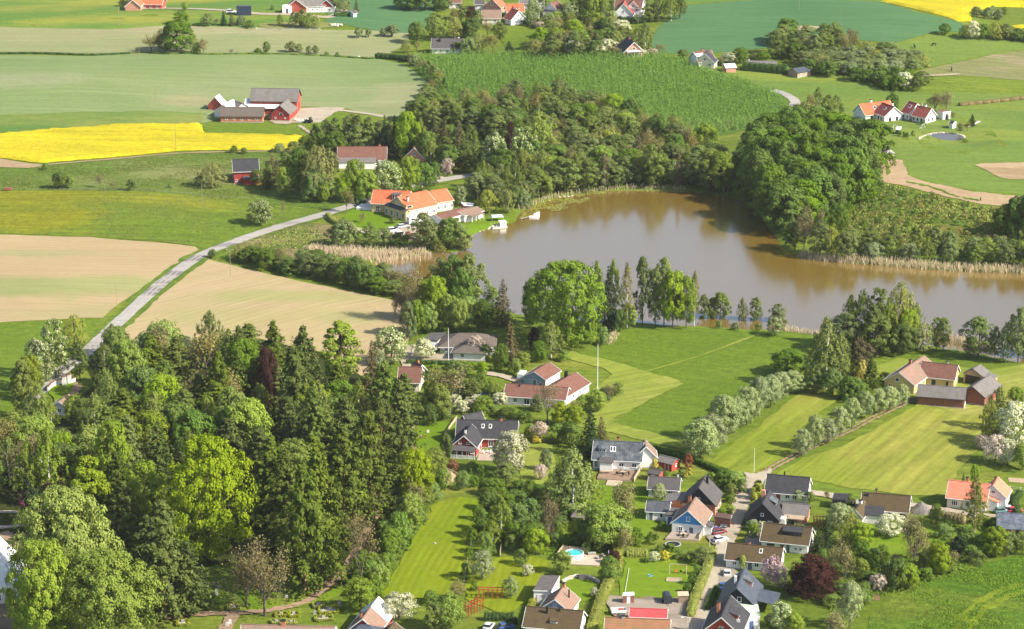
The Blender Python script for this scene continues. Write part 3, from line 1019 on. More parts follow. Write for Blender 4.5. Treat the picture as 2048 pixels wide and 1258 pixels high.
def make(sp, n, h, w, leafkey, bark, fn):
    """n crown variants of a kind; each is (crown mesh, trunk mesh)"""
    NOM[sp] = (h, w)
    L = []
    for i in range(n):
        rng = np.random.default_rng(hash_str(sp) % 5000 + i * 17)
        V, T = fn(rng, h, w)
        me = leaf_mesh(sp + '_crown', V if isinstance(V, list) else [V])
        me.materials.append(LEAF[leafkey])
        T.materials.append(bark)
        L.append((me, T))
    PROTO[sp] = L


def broad(zb, K, m, leaf, prof=None, rc=0.13, r=0.28, flat=0.8, inner=0.25):
    def f(rng, h, w):
        V, C = clump_crown(rng, h, w, zb, K, m, leaf, prof, rc, flat, inner)
        return V, trunk_mesh(rng, h, r, C, zb)
    return f


def weep(zb, K, m, leaf, prof=pr_birch, drop=2.0, r=0.16):
    def f(rng, h, w):
        V, C = hang_crown(rng, h, w, zb, K, m, leaf, prof, drop)
        return V, trunk_mesh(rng, h, r, C, zb, 7, top=0.9)
    return f


def coni(zb, nw, nb, m, leaf, prof=pr_cone, droop=0.25, ragged=0.25, r=0.2, tuft=0.0):
    def f(rng, h, w):
        V, C = fir_crown(rng, h, w, zb, nw, nb, m, leaf, prof, droop, ragged, tuft)
        return V, trunk_mesh(rng, h, r, None, top=0.97)
    return f


def shaggy():
    def f(rng, h, w):
        V, _ = fir_crown(rng, h, w * 1.05,0.06,17,8,34,0.38, pr_fir, 0.22,0.4,0.3)
        V2, C = clump_crown(rng, h * 0.97, w * 0.86,0.08,130,46,0.33, pr_fir, 0.09,0.6,0.3)
        return [V, V2], trunk_mesh(rng, h, 0.32, None, top=0.95)
    return f


def twiggy(zb, m, leaf, depth=4, r=0.24, spread=0.5, kids=(2,3)):
    def f(rng, h, w):
        seg, T = skeleton(rng, h, w, zb, depth, r, kids)
        c = np.repeat(T, m, 0) + rng.normal(0, spread, (len(T) * m, 3))
        n = norm(norm(c - np.array([0,0, h * 0.55])) + rng.normal(0,0.6, c.shape))
        return cards(c, n, leaf * rng.uniform(0.5,1.3, len(c)), rng), tubes_mesh('trunk', seg, 3)
    return f


make('maple', 5,13,11,'maple', BARK, broad(0.14,100,84,0.274))
make('lime', 4,13,11,'lime', BARK, broad(0.14,100,84,0.274))
make('biglime', 3,22,24,'lime', BARK, broad(0.06,300,93,0.304, None, 0.07,0.55,0.75,0.3))
make('bigmaple', 2,20,22,'maple', BARK, broad(0.04,300,93,0.304, None, 0.07,0.55,0.75,0.3))
make('oak', 4,12,11,'oak', BARK, broad(0.1,95,78,0.289))
make('beech', 5,15,13,'beech', BARK, broad(0.05,130,81,0.289, pr_dome, 0.11,0.35,0.75))
make('egg', 3,16,8,'lime', BARK, broad(0.1,120,78,0.258, pr_egg, 0.12,0.3))
make('birch', 5,14,8,'birch', BARK_B, weep(0.12,210,31,0.198))
make('paleb', 2,14,5,'bud', BARK_B, weep(0.1,150,22,0.167, pr_birch, 1.6))
make('alder', 5,11,7,'alder', BARK, broad(0.12,85,65,0.213, pr_egg, 0.13,0.2,0.8,0.35))
make('spruce', 4,17,7,'spruce', BARK_P, coni(0.06,26,9,26,0.34))
make('fir', 5,20,11,'fir', BARK_P, shaggy())
make('dark', 3,15,7,'dark', BARK_P, coni(0.03,26,10,28,0.32))
make('brown', 3,16,8,'brown', BARK_P, coni(0.06,26,9,26,0.34))
make('pine', 3,17,7,'pine', BARK_P, broad(0.28,64,68,0.213, pr_pine, 0.16,0.24,0.6,0.4))
make('bud', 4,12,9,'bud', BARK_G, twiggy(0.2,3,0.22,4,0.26,0.45,(2,4)))
make('bare', 3,12,9,'bare', BARK_G, twiggy(0.2,4,0.17,5,0.26,0.5,(2,3)))
make('willow', 3,10,9,'willow', BARK_G, weep(0.06,260,31,0.182, pr_round, 1.6,0.3))
make('sallow', 4,6,7,'sallow', BARK_G, broad(0.02,90,65,0.182, pr_dome, 0.12,0.16,0.8,0.3))
make('silver', 5,9,8,'silver', BARK_G, broad(0.16,100,71,0.182, pr_egg, 0.12,0.2))
make('purple', 2,12,12,'purple', BARK, broad(0.04,170,78,0.198, pr_dome, 0.1,0.24,0.8,0.35))
make('blossom', 3,7,7,'blossom', BARK, broad(0.16,100,68,0.167, None, 0.12,0.18))
make('chestnut', 3,12,10,'chestnut', BARK, broad(0.1,120,71,0.243, None, 0.11,0.3))
make('pinkish', 2,6,7,'pinkish', BARK, broad(0.14,95,62,0.152, None, 0.12,0.16))
make('magnolia', 1,5,6,'magnolia', BARK_G, broad(0.12,90,40,0.152, None, 0.1,0.14,0.8,0.4))
make('shrub', 4,3.2,4,'shrub', BARK, broad(0.0,55,62,0.122, pr_dome, 0.15,0.08,0.85))
make('dshrub', 3,3.2,4,'oak', BARK, broad(0.0,55,62,0.129, pr_dome, 0.15,0.08,0.85))
make('yshrub', 2,2.4,2.2,'yellow', BARK, broad(0.0,40,56,0.091, pr_dome, 0.15,0.06,0.85))
make('rust', 2,3.2,2.8,'rust', BARK, broad(0.0,50,59,0.106, pr_col, 0.15,0.06,0.85))
make('column', 2,5,1.8,'hedge', BARK, broad(0.0,70,46,0.106, pr_col, 0.2,0.08,1.2))
make('cypress', 2,9,4.4,'brown', BARK, broad(0.0,90,62,0.167, pr_col, 0.16,0.14,1.3))
make('yew', 2,6,5,'dark', BARK, broad(0.0,80,62,0.167, pr_dome, 0.14,0.14))
make('azalea', 1,1.6,2.6,'pink', BARK, broad(0.0,40,46,0.106, pr_dome, 0.15,0.05))
make('pollard', 2,4.2,3.6,'sallow', BARK, broad(0.3,60,62,0.152, pr_round, 0.14,0.3,1.0))
make('sapling', 4,2.6,0.9,'sapling', BARK, coni(0.0,9,5,4,0.16, pr_cone, 0.1,0.3,0.04))
make('bushlet', 3,2.0,2.0,'shrub', BARK, broad(0.0,18,28,0.129, pr_dome, 0.2,0.05))
make('bushbud', 2,2.0,2.0,'bud', BARK, broad(0.0,18,22,0.114, pr_dome, 0.2,0.05))

# name, colour words and category of every kind
KIND = dict(
    maple=('broadleaf_tree', 'fresh green round tree', 'tree'), lime=('broadleaf_tree', 'yellow-green leafy tree', 'tree'),
    biglime=('broadleaf_tree', 'giant yellow-green tree', 'tree'), bigmaple=('broadleaf_tree', 'huge bright domed tree', 'tree'),
    oak=('broadleaf_tree', 'dark green broadleaf tree', 'tree'), beech=('beech_tree', 'lush clumpy beech', 'tree'),
    egg=('broadleaf_tree', 'egg-shaped bright green tree', 'tree'), birch=('birch_tree', 'olive hanging birch', 'tree'),
    paleb=('birch_tree', 'slim pale birch', 'tree'), alder=('alder_tree', 'grey-green alder', 'tree'),
    spruce=('spruce_tree', 'dark olive pointed spruce', 'tree'), fir=('fir_tree', 'ragged olive fir', 'tree'),
    dark=('spruce_tree', 'blackish pointed spruce', 'tree'), brown=('spruce_tree', 'brownish coned spruce', 'tree'),
    pine=('pine_tree', 'bare-stemmed pine', 'tree'), bud=('budding_tree', 'thin budding tree', 'tree'),
    bare=('bare_tree', 'nearly leafless brown tree', 'tree'), willow=('willow_tree', 'pale yellow-green willow', 'tree'),
    sallow=('willow_bush', 'rounded grey-green willow', 'bush'), silver=('whitebeam_tree', 'silvery whitebeam', 'tree'),
    purple=('copper_tree', 'dark purple-leaved tree', 'tree'), blossom=('blossom_tree', 'white blossoming tree', 'tree'),
    chestnut=('chestnut_tree', 'cream-candled chestnut tree', 'tree'), pinkish=('blossom_tree', 'pale pink blossoming tree', 'tree'),
    magnolia=('magnolia_tree', 'pink flowering magnolia', 'tree'), shrub=('shrub', 'leafy green shrub', 'shrub'),
    dshrub=('shrub', 'dark green shrub', 'shrub'), yshrub=('golden_shrub', 'golden yellow shrub', 'shrub'),
    rust=('rusty_shrub', 'rust red shrub', 'shrub'), column=('columnar_shrub', 'upright golden-green shrub', 'shrub'),
    cypress=('cypress_tree', 'brown upright cypress', 'tree'), yew=('yew_tree', 'dark spreading yew', 'tree'),
    azalea=('azalea_bush', 'bright pink azalea bush', 'bush'), pollard=('pollard_willow', 'ball-headed pollard willow', 'tree'),
    sapling=('spruce_sapling', 'young pale green spruce', 'sapling'), bushlet=('young_bush', 'small green bush', 'bush'),
    bushbud=('young_bush', 'small budding bush', 'bush'))

PLANTS = []          # (root, species, where, px, py)
_prng = random.Random(11)
NOPARTS = {'sapling', 'bushlet', 'bushbud'}


def plant_w(x, y, h, w, sp, where, z=None, vary=True):
    me, tr = _prng.choice(PROTO[sp])
    h0, w0 = NOM[sp]
    name, words, cat = KIND[sp]
    z = tz(x, y) if z is None else z
    sc = (w / w0, w / w0 * (_prng.uniform(0.92,1.08) if vary else 1), h / h0)
    rz = _prng.uniform(0,6.28)
    if sp in NOPARTS:
        o = bpy.data.objects.new(name, me)
        COL.objects.link(o)
        o.location, o.rotation_euler, o.scale = (x, y, z),(0,0, rz), sc
    else:
        o = empty(name, (x, y, z), rz)
        o.scale = sc
        for nm, m_ in (('trunk', tr),('crown', me)):
            c = bpy.data.objects.new(nm, m_)
            COL.objects.link(c)
            c.parent = o
    o['category'] = cat
    PLANTS.append((o, sp, where, Vector((x, y, z)), h))
    return o


def T(where, rows):
    """rows: (foot px x, foot px y, top px y, crown width px, kind)"""
    for bx, by, ty, wd, sp in rows:
        g = G(bx, by)
        if sp == 'silver':
            ty, wd = by - (by - ty) * _prng.uniform(0.8,1.12), wd * _prng.uniform(0.82,1.15)
        plant_w(g.x, g.y, max(1.0,(by - ty) / vpx(by)), max(0.8, wd / pxm(by)), sp, where, g.z)


def scatter(where, poly, spacing, mix, hr, wr, seed, edge=0.0, avoid=()):
    """woods: irregular spacing in a photo-outlined piece of ground, kinds drawn from a mix"""
    rng = random.Random(seed)
    w = wpoly(poly)
    lo, hi = w.min(0), w.max(0)
    kinds, wts = list(mix),[mix[k] for k in mix]
    pts = []
    tries = int((hi[0] - lo[0]) * (hi[1] - lo[1]) / spacing ** 2 * 14)
    C = np.array([(rng.uniform(lo[0], hi[0]), rng.uniform(lo[1], hi[1])) for _ in range(tries)])
    C = C[sdist(C, w) < -edge]
    grid = {}
    for x, y in C:
        sp_ = spacing * rng.uniform(0.8,1.2)
        k = (int(x // spacing), int(y // spacing))
        if any((x - a) ** 2 + (y - b) ** 2 < sp_ * sp_ for i in (-1,0,1) for j in (-1,0,1) for a, b in grid.get((k[0] + i, k[1] + j),())):
            continue
        if any((x - a) ** 2 + (y - b) ** 2 < r * r for a, b, r in avoid):
            continue
        grid.setdefault(k, []).append((x, y))
        pts.append((x, y))
    for x, y in pts:
        sp = rng.choices(kinds, wts)[0]
        h = rng.uniform(*hr) * (0.8 if sp in ('sallow', 'blossom') else 1)
        plant_w(x, y, h, rng.uniform(*wr) * (0.8 if sp in ('spruce', 'dark', 'brown', 'birch', 'pine', 'paleb') else 1), sp, where)
    return pts


def hedge(px, width, height, key, label, world=False, name='hedge', rag=0.12, part_of=None):
    """a clipped hedge along a line: dense leaf faces over a solid heart"""
    c = np.array([G(*q)[:2] for q in px])
    c = smooth_open(c, 4) if len(c) > 2 else np.array([c[0] + (c[1] - c[0]) * k / 8 for k in range(9)])
    rng = np.random.default_rng(hash_str(label) % 9999)
    o0 = c.mean(0)
    z0 = tz(*o0)
    P, N = [],[]
    hv, hf = [],[]
    for i in range(len(c) - 1):
        a, b = c[i], c[i + 1]
        L = np.hypot(*(b - a))
        t = (b - a) / (L + 1e-9)
        nr = np.array([-t[1], t[0]])
        m = int(L * (width + 2 * height) * 26) + 4
        s = rng.random(m)
        per = rng.uniform(-height, width + height, m)
        u = np.where(per < 0,-width / 2, np.where(per > width, width / 2, per - width / 2))
        z = np.where(per < 0, height + per, np.where(per > width, height - (per - width), height))
        nn = np.where((per < 0)[:, None], np.append(-nr, 0), np.where((per > width)[:, None], np.append(nr, 0), np.array([0,0,1.0])))
        xy = a + (b - a) * s[:, None] + nr * u[:, None]
        gz = terrain(xy) - z0
        q = np.column_stack([xy - o0, z + gz]) + nn * rng.normal(0, rag, (m, 1))
        P.append(q)
        N.append(norm(nn + rng.normal(0,0.45,(m, 3))))
        k = len(hv)
        e = 0.86
        for cc in (a, b):
            g = tz(*cc) - z0
            for uu, zz in ((-1,-0.1),(1,-0.1),(1, height * e),(-1, height * e)):
                qq = cc + nr * uu * width / 2 * e - o0
                hv.append((qq[0], qq[1], zz + g))
        hf += [(k, k + 1, k + 5, k + 4),(k + 1, k + 2, k + 6, k + 5),(k + 2, k + 3, k + 7, k + 6),(k + 3, k, k + 4, k + 7),(k + 3, k + 2, k + 1, k),(k + 4, k + 5, k + 6, k + 7)]
    V = cards(np.concatenate(P), np.concatenate(N),0.14 * rng.uniform(0.6,1.3, sum(len(p) for p in P)), rng)
    n = len(V)
    V = np.concatenate([V, np.array(hv)])
    fl = np.concatenate([np.arange(n),(np.array(hf) + n).ravel()])
    me = fast_mesh(name, V, fl, np.full(len(fl) // 4,4))
    o = new_obj(name, me, None, LEAF[key])
    o.location = (o0[0], o0[1], z0)
    if part_of is not None:
        o.parent = part_of
        o.location = Vector(o.location) - part_of.location
        return o
    return tag(o, label, 'hedge')
# ------------------------------------------------------------------ building materials
W_WHITE = mat_plain('white_render', (0.74,0.73,0.70,1),0.85,0.06,0.6)
W_CREAM = mat_plain('cream_render', (0.72,0.64,0.46,1),0.85,0.07,0.6)
W_YELLOW = mat_plain('yellow_render', (0.66,0.47,0.20,1),0.85,0.08,0.6)
W_OCHRE = mat_plain('ochre_render', (0.58,0.43,0.20,1),0.85,0.08,0.6)
W_RED = mat_rows('falu_red_boards', (0.30,0.045,0.035,1),(0.36,0.06,0.045,1),0.25,'x', 0.9,0.15, None, 0.3,0.8)
W_REDL = mat_rows('sunfaded_red_boards', (0.40,0.075,0.055,1),(0.46,0.10,0.07,1),0.25,'x', 0.9,0.15, None, 0.3,0.8)
W_BRICK = mat_rows('orange_brick', (0.44,0.16,0.085,1),(0.52,0.21,0.11,1),0.09,'z', 0.9,0.18, None, 0.2,0.75)
W_PINKB = mat_rows('pale_red_brick', (0.50,0.23,0.17,1),(0.56,0.28,0.20,1),0.09,'z', 0.9,0.15, None, 0.2,0.8)
W_BLUE = mat_rows('blue_boards', (0.06,0.24,0.56,1),(0.08,0.28,0.60,1),0.2,'z', 0.7,0.08, None, 0.3,0.85)
W_GREYB = mat_rows('grey_blue_boards', (0.25,0.32,0.42,1),(0.28,0.36,0.46,1),0.2,'z', 0.8,0.08, None, 0.3,0.85)
W_BLACK = mat_rows('black_boards', (0.025,0.026,0.03,1),(0.035,0.035,0.04,1),0.2,'x', 0.7,0.1, None, 0.3,0.85)
W_NAVY = mat_rows('navy_boards', (0.03,0.045,0.08,1),(0.04,0.055,0.1,1),0.2,'x', 0.7,0.1, None, 0.3,0.85)
W_WOOD = mat_rows('weathered_boards', (0.34,0.25,0.16,1),(0.42,0.32,0.22,1),0.18,'x', 0.9,0.2, None, 0.3,0.7)
W_BROWNB = mat_rows('dark_red_brown_boards', (0.20,0.085,0.06,1),(0.25,0.11,0.075,1),0.2,'x', 0.9,0.15, None, 0.3,0.75)
R_ORANGE = mat_rows('orange_tiles', (0.52,0.115,0.055,1),(0.58,0.15,0.07,1),0.34,'z', 0.85,0.12)
R_SALMON = mat_rows('salmon_tiles', (0.58,0.18,0.11,1),(0.62,0.22,0.14,1),0.34,'z', 0.85,0.1)
R_REDBR = mat_rows('red_brown_tiles', (0.15,0.069,0.051,1),(0.18,0.09,0.066,1),0.34,'z', 0.9,0.14)
R_DKRED = mat_rows('dark_red_tiles', (0.24,0.06,0.05,1),(0.30,0.085,0.065,1),0.34,'z', 0.85,0.15)
R_PINK = mat_rows('worn_pink_tiles', (0.238,0.1428,0.1054,1),(0.272,0.17,0.1292,1),0.34,'z', 0.9,0.14,(0.1904,0.1564,0.1156,1))
R_MOSS = mat_rows('mossy_brown_tiles', (0.0775,0.0525,0.03,1),(0.095,0.065,0.0375,1),0.36,'z', 0.95,0.2,(0.09,0.0725,0.0275,1),0.8,0.5)
R_RUST = mat_rows('orange_brown_tiles', (0.264,0.12,0.068,1),(0.296,0.144,0.08,1),0.36,'z', 0.95,0.15,(0.208,0.136,0.064,1),0.8,0.55)
R_DARK = mat_rows('charcoal_tiles', (0.0358,0.0358,0.0403,1),(0.0488,0.0488,0.0533,1),0.34,'z', 0.75,0.14)
R_GREY = mat_rows('grey_tiles', (0.075,0.0698,0.0713,1),(0.0938,0.0863,0.0863,1),0.34,'z', 0.85,0.14)
R_ETERN = mat_rows('grey_fibre_cement', (0.1462,0.135,0.1335,1),(0.1725,0.159,0.1537,1),0.9,'x', 0.9,0.12,(0.135,0.12,0.0938,1),0.5,0.82)
R_PALE = mat_rows('pale_sheet_metal', (0.62,0.62,0.62,1),(0.68,0.68,0.68,1),1.1,'x', 0.6,0.06, None, 0.4,0.88)
R_SLATE = mat_rows('streaked_slate_metal', (0.0525,0.0616,0.0735,1),(0.091,0.1036,0.1155,1),1.3,'x', 0.5,0.25,(0.154,0.1645,0.1715,1),0.5,0.7)
R_CORR = mat_rows('corrugated_grey', (0.065,0.0728,0.0845,1),(0.0975,0.1053,0.117,1),0.5,'x', 0.7,0.2, None, 0.9,0.5)
R_BLUEG = mat_rows('blue_grey_metal', (0.056,0.0665,0.0875,1),(0.077,0.091,0.112,1),0.6,'x', 0.5,0.1, None, 0.4,0.75)
R_BROWN = mat_rows('grey_brown_tiles', (0.1085,0.0875,0.0735,1),(0.1295,0.105,0.0875,1),0.34,'z', 0.9,0.14)
R_REDM = mat_rows('red_sheet_metal', (0.4,0.06,0.068,1),(0.432,0.08,0.08,1),0.8,'x', 0.6,0.06, None, 0.4,0.85)
R_GREENP = mat_plain('pale_green_felt', (0.46,0.54,0.43,1),0.9)
R_TURF = mat_plain('turf_roof', A(92,124,56),0.95,0.3)
R_FELT = mat_plain('dark_roof_felt', (0.10,0.09,0.088,1),0.9,0.2)
R_BIT = mat_rows('blotched_slate_tiles', (0.056,0.072,0.104,1),(0.104,0.124,0.16,1),0.36,'z', 0.8,0.3,(0.16,0.176,0.208,1),0.8,0.6)
M_TRIM = mat_plain('white_paint', (0.78,0.78,0.76,1),0.6,0.04)
M_DTRIM = mat_plain('dark_paint', (0.05,0.05,0.055,1),0.6,0.05)
M_GLASS = mat_plain('window_glass', (0.025,0.03,0.035,1),0.06,0.05, spec=0.7)
M_CBRICK = mat_rows('chimney_brick', (0.38,0.14,0.085,1),(0.45,0.19,0.11,1),0.09,'z', 0.9,0.2, None, 0.2,0.75)
M_BLACK = mat_plain('black_metal', (0.02,0.02,0.022,1),0.5,0.1)
M_STONE = mat_plain('grey_stone', (0.36,0.34,0.31,1),0.9,0.2)
M_DECK = mat_rows('deck_boards', (0.34,0.25,0.17,1),(0.40,0.31,0.22,1),0.3,'x', 0.9,0.12, None, 0.3,0.75)
M_DOORB = mat_plain('blue_door', (0.06,0.10,0.24,1),0.6)
M_DOORR = mat_plain('red_door', (0.24,0.04,0.04,1),0.6)
M_DOORG = mat_plain('grey_door', (0.10,0.13,0.16,1),0.6)


class House:
    """a thing made of bodies (walls + pitched roof) set out from the ridge lines seen in the photo"""

    def __init__(s, name, label, cat, p1, p2, H, W, hw, wall, roof, group=None, **k):
        s.root = None
        s.meta = (name, label, cat, group)
        s.body(p1, p2, H, W, hw, wall, roof, **k)

    def xf(s, v):
        c, n = math.cos(s.a), math.sin(s.a)
        return (s.o[0] + v[0] * c - v[1] * n, s.o[1] + v[0] * n + v[1] * c, s.o[2] + v[2])

    def part(s, mb, name, mat, parent=None, smooth=False):
        o = mb.build(name, mat, parent or s.root, smooth)
        return o

    def mb(s):
        m = MB()
        add0 = m.add
        m.add = lambda vs_, fs, xf=None: add0([s.xf(xf(v) if xf else v) for v in vs_], fs)
        return m

    def body(s, p1, p2, H, W, hw, wall, roof, over=0.4, hip=(0,0), trim=M_TRIM, ext=(0.0,0.0), gable=None, plinth=True, shift=0.0, thick=0.16, lift=0.0):
        a, b = G(p1[0], p1[1], H), G(p2[0], p2[1], H)
        d = (b - a).to_2d().normalized()
        a2, b2 = a.to_2d() - d * ext[0], b.to_2d() + d * ext[1]
        mid = (a2 + b2) / 2
        z = tz(mid.x, mid.y)
        ang = math.atan2(d.y, d.x)
        s.L, s.W, s.hw, s.H = (b2 - a2).length, W, hw, H
        if s.root is None:
            nm, lb, ct, gp = s.meta
            s.root = tag(empty(nm, (mid.x, mid.y, z),0), lb, ct, gp)
            s.base = Vector((mid.x, mid.y, z))
        s.a = ang
        off = Vector((mid.x, mid.y, z)) - s.base
        s.o = (off.x, off.y, off.z)
        L, hL, y = s.L, s.L / 2, W / 2
        wallm = s.mb()
        rise = H - hw
        g0, g1 = (0 if hip[0] else 1),(0 if hip[1] else 1)
        if g0 or g1:
            poly = [(-y, -0.6),(y, -0.6),(y, hw),(0, H - 0.12),(-y, hw)]
        # walls: two long sides and two ends (gabled or square)
        v = [(-hL, -y, -0.6),(hL, -y, -0.6),(hL, y, -0.6),(-hL, y, -0.6),(-hL, -y, hw),(hL, -y, hw),(hL, y, hw),(-hL, y, hw)]
        f = [(0,1,5,4),(2,3,7,6)]
        if g1:
            v.append((hL, 0, H - 0.1)); f.append((1,2,6, len(v) - 1,5))
        else:
            f.append((1,2,6,5))
        if g0:
            v.append((-hL, 0, H - 0.1)); f.append((3,0,4, len(v) - 1,7))
        else:
            f.append((3,0,4,7))
        wallm.add(v, f)
        s.wall = s.part(wallm, 'wall', wall)
        if gable is not None:
            for e, on in ((-1,'l' in gable[1]),(1,'r' in gable[1])):
                if on:
                    gm = s.mb()
                    x0, x1 = (hL + 0.005, hL + 0.05) if e > 0 else (-hL - 0.05,-hL - 0.005)
                    zb = hw - 0.1
                    tri = [(-y + 0.02, zb),(y - 0.02, zb),(y - 0.02, hw),(0, H - 0.14),(-y + 0.02, hw)]
                    gm.add([(x0, q, w_) for q, w_ in tri] + [(x1, q, w_) for q, w_ in tri],
                           [(0,1,2,3,4),(9,8,7,6,5)] + [(k, (k + 1) % 5,5 + (k + 1) % 5,5 + k) for k in range(5)])
                    s.part(gm, 'gable', gable[0])
        if plinth:
            pm = s.mb()
            pm.box(-hL - 0.05, hL + 0.05,-y - 0.05, y + 0.05,-0.7,0.3)
            s.part(pm, 'plinth', M_STONE)
        # roof: two slabs (hipped ends optional)
        rm = s.mb()
        sl = rise / y
        ov = over
        ze = hw - ov * sl
        x0, x1 = -hL - (ov if g0 else 0), hL + (ov if g1 else 0)
        yo = y + ov
        t = thick
        hx0, hx1 = hip
        xl, xr = (x0 if not hx0 else -hL - ov),(x1 if not hx1 else hL + ov)
        rl, rr = (x0 if not hx0 else -hL + hx0),(x1 if not hx1 else hL - hx1)
        for sg in (-1,1):
            q = [(xl, sg * yo, ze),(xr, sg * yo, ze),(rr, 0, H),(rl, 0, H)]
            top = [(x, yy, zz + t) for x, yy, zz in q]
            k = [(0,1,2,3),(7,6,5,4),(0,4,5,1),(1,5,6,2),(2,6,7,3),(3,7,4,0)]
            if sg > 0:
                k = [tuple(reversed(i)) for i in k]
            rm.add(q + top, k)
        for e, hx in ((-1, hx0),(1, hx1)):
            if hx:
                xe = e * (hL + ov)
                q = [(xe, -yo, ze),(xe, yo, ze),(e * (hL - hx),0, H)]
                top = [(x, yy, zz + t) for x, yy, zz in q]
                rm.add(q + top, [(0,1,2),(5,4,3),(0,3,4,1),(1,4,5,2),(2,5,3,0)])
        s.roof = s.part(rm, 'roof', roof)
        s.sl, s.ov, s.t = sl, ov, t
        rd = s.mb()
        rd.box(rl, rr, -0.16,0.16, H + t - 0.1, H + t + 0.07)
        s.part(rd, 'ridge', roof, s.roof)
        if trim is not None:
            for e, g in ((-1, g0),(1, g1)):
                if not g:
                    continue
                bm_ = s.mb()
                xe0, xe1 = (x1 + 0.004, x1 + 0.06) if e > 0 else (x0 - 0.06, x0 - 0.004)
                for sg in (-1,1):
                    a_, b_ = (sg * yo, ze),(0, H)
                    q = [(a_[0], a_[1] - 0.1),(b_[0], b_[1] - 0.1),(b_[0], b_[1] + t + 0.03),(a_[0], a_[1] + t + 0.03)]
                    bm_.add([(xe0, yy, zz) for yy, zz in q] + [(xe1, yy, zz) for yy, zz in q],
                            [(0,1,2,3),(7,6,5,4),(0,4,5,1),(1,5,6,2),(2,6,7,3),(3,7,4,0)])
                s.part(bm_, 'bargeboard', trim, s.roof)
            for sg in (-1,1):
                gm = s.mb()
                gm.box(xl, xr, sg * (yo + 0.06) - 0.06, sg * (yo + 0.06) + 0.06, ze - 0.02, ze + 0.12)
                s.part(gm, 'gutter', trim, s.roof)
        return s

    def _at(s, side, u, d=0.0):
        """point on a wall: side f/b/l/r, u along it from its left as seen from outside"""
        hL, y = s.L / 2, s.W / 2
        return {'f': lambda: (u, -y - d), 'b': lambda: (-u, y + d), 'r': lambda: (hL + d, u), 'l': lambda: (-hL - d, -u)}[side]()

    def _slab(s, m, side, u0, u1, z0, z1, d0, d1):
        a, b = s._at(side, u0, d0), s._at(side, u1, d1)
        m.box(min(a[0], b[0]), max(a[0], b[0]), min(a[1], b[1]), max(a[1], b[1]), z0, z1)

    def win(s, side, us, z=1.0, w=1.1, h=1.2, n=2, frame=M_TRIM, parent=None):
        for u in (us if isinstance(us, (list, tuple)) else [us]):
            m = s.mb()
            f = 0.11
            s._slab(m, side, u - w / 2, u + w / 2, z, z + f, 0.0,0.09)
            s._slab(m, side, u - w / 2, u + w / 2, z + h - f, z + h, 0.0,0.09)
            s._slab(m, side, u - w / 2, u - w / 2 + f, z + f, z + h - f, 0.0,0.09)
            s._slab(m, side, u + w / 2 - f, u + w / 2, z + f, z + h - f, 0.0,0.09)
            for k in range(1, n):
                x = u - w / 2 + w * k / n
                s._slab(m, side, x - 0.05, x + 0.05, z + f, z + h - f, 0.0,0.085)
            s._slab(m, side, u - w / 2 - 0.05, u + w / 2 + 0.05, z - 0.06, z - 0.002,0.0,0.14)
            o = s.part(m, 'window', frame, parent)
            p = s.mb()
            s._slab(p, side, u - w / 2 + f, u + w / 2 - f, z + f, z + h - f, 0.0,0.045)
            s.part(p, 'pane', M_GLASS, o)
        return s

    def door(s, side, u, w=1.0, h=2.1, mat=M_DOORG, z=0.1, name='door', frame=M_TRIM):
        m = s.mb()
        f = 0.1
        s._slab(m, side, u - w / 2 - f, u - w / 2, z, z + h, 0.0,0.1)
        s._slab(m, side, u + w / 2, u + w / 2 + f, z, z + h, 0.0,0.1)
        s._slab(m, side, u - w / 2 - f, u + w / 2 + f, z + h, z + h + f, 0.0,0.1)
        fr = m
        p = s.mb()
        s._slab(p, side, u - w / 2, u + w / 2, z, z + h, 0.0,0.06)
        o = s.part(p, name, mat)
        s.part(fr, 'door_frame', frame, o)
        return s

    def chimney(s, u=0.0, v=0.0, w=0.7, h=1.1, mat=M_CBRICK, cap=True):
        m = s.mb()
        z0 = s.H - abs(v) * s.sl
        m.box(u - w / 2, u + w / 2, v - w / 2, v + w / 2, z0 - 0.5, s.H + s.t + h)
        o = s.part(m, 'chimney', mat, s.roof)
        if cap:
            m = s.mb()
            m.box(u - w / 2 - 0.07, u + w / 2 + 0.07, v - w / 2 - 0.07, v + w / 2 + 0.07, s.H + s.t + h + 0.002, s.H + s.t + h + 0.14)
            s.part(m, 'chimney_cap', M_BLACK, s.roof)
        return s

    def skylight(s, u, v, w=0.8, h=1.1, side='f'):
        """u along the ridge, v distance down the slope measured flat from the ridge"""
        sg = -1 if side == 'f' else 1
        for d, nm, mt, g in ((0.10,'skylight', M_TRIM, 0.0),(0.13,'pane', M_GLASS, 0.13)):
            m = s.mb()
            q = []
            for x, yy in ((u - w / 2 + g, v - h / 2 + g),(u + w / 2 - g, v - h / 2 + g),(u + w / 2 - g, v + h / 2 - g),(u - w / 2 + g, v + h / 2 - g)):
                q.append((x, sg * yy, s.H + s.t - yy * s.sl))
            lo = [(x, yy, zz - 0.05) for x, yy, zz in q]
            hi = [(x, yy, zz + d) for x, yy, zz in q]
            k = [(0,1,2,3),(7,6,5,4),(0,4,5,1),(1,5,6,2),(2,6,7,3),(3,7,4,0)]
            m.add(lo + hi, k)
            if nm == 'skylight':
                o = s.part(m, nm, mt, s.roof)
            else:
                s.part(m, nm, mt, s.roof)
        return s

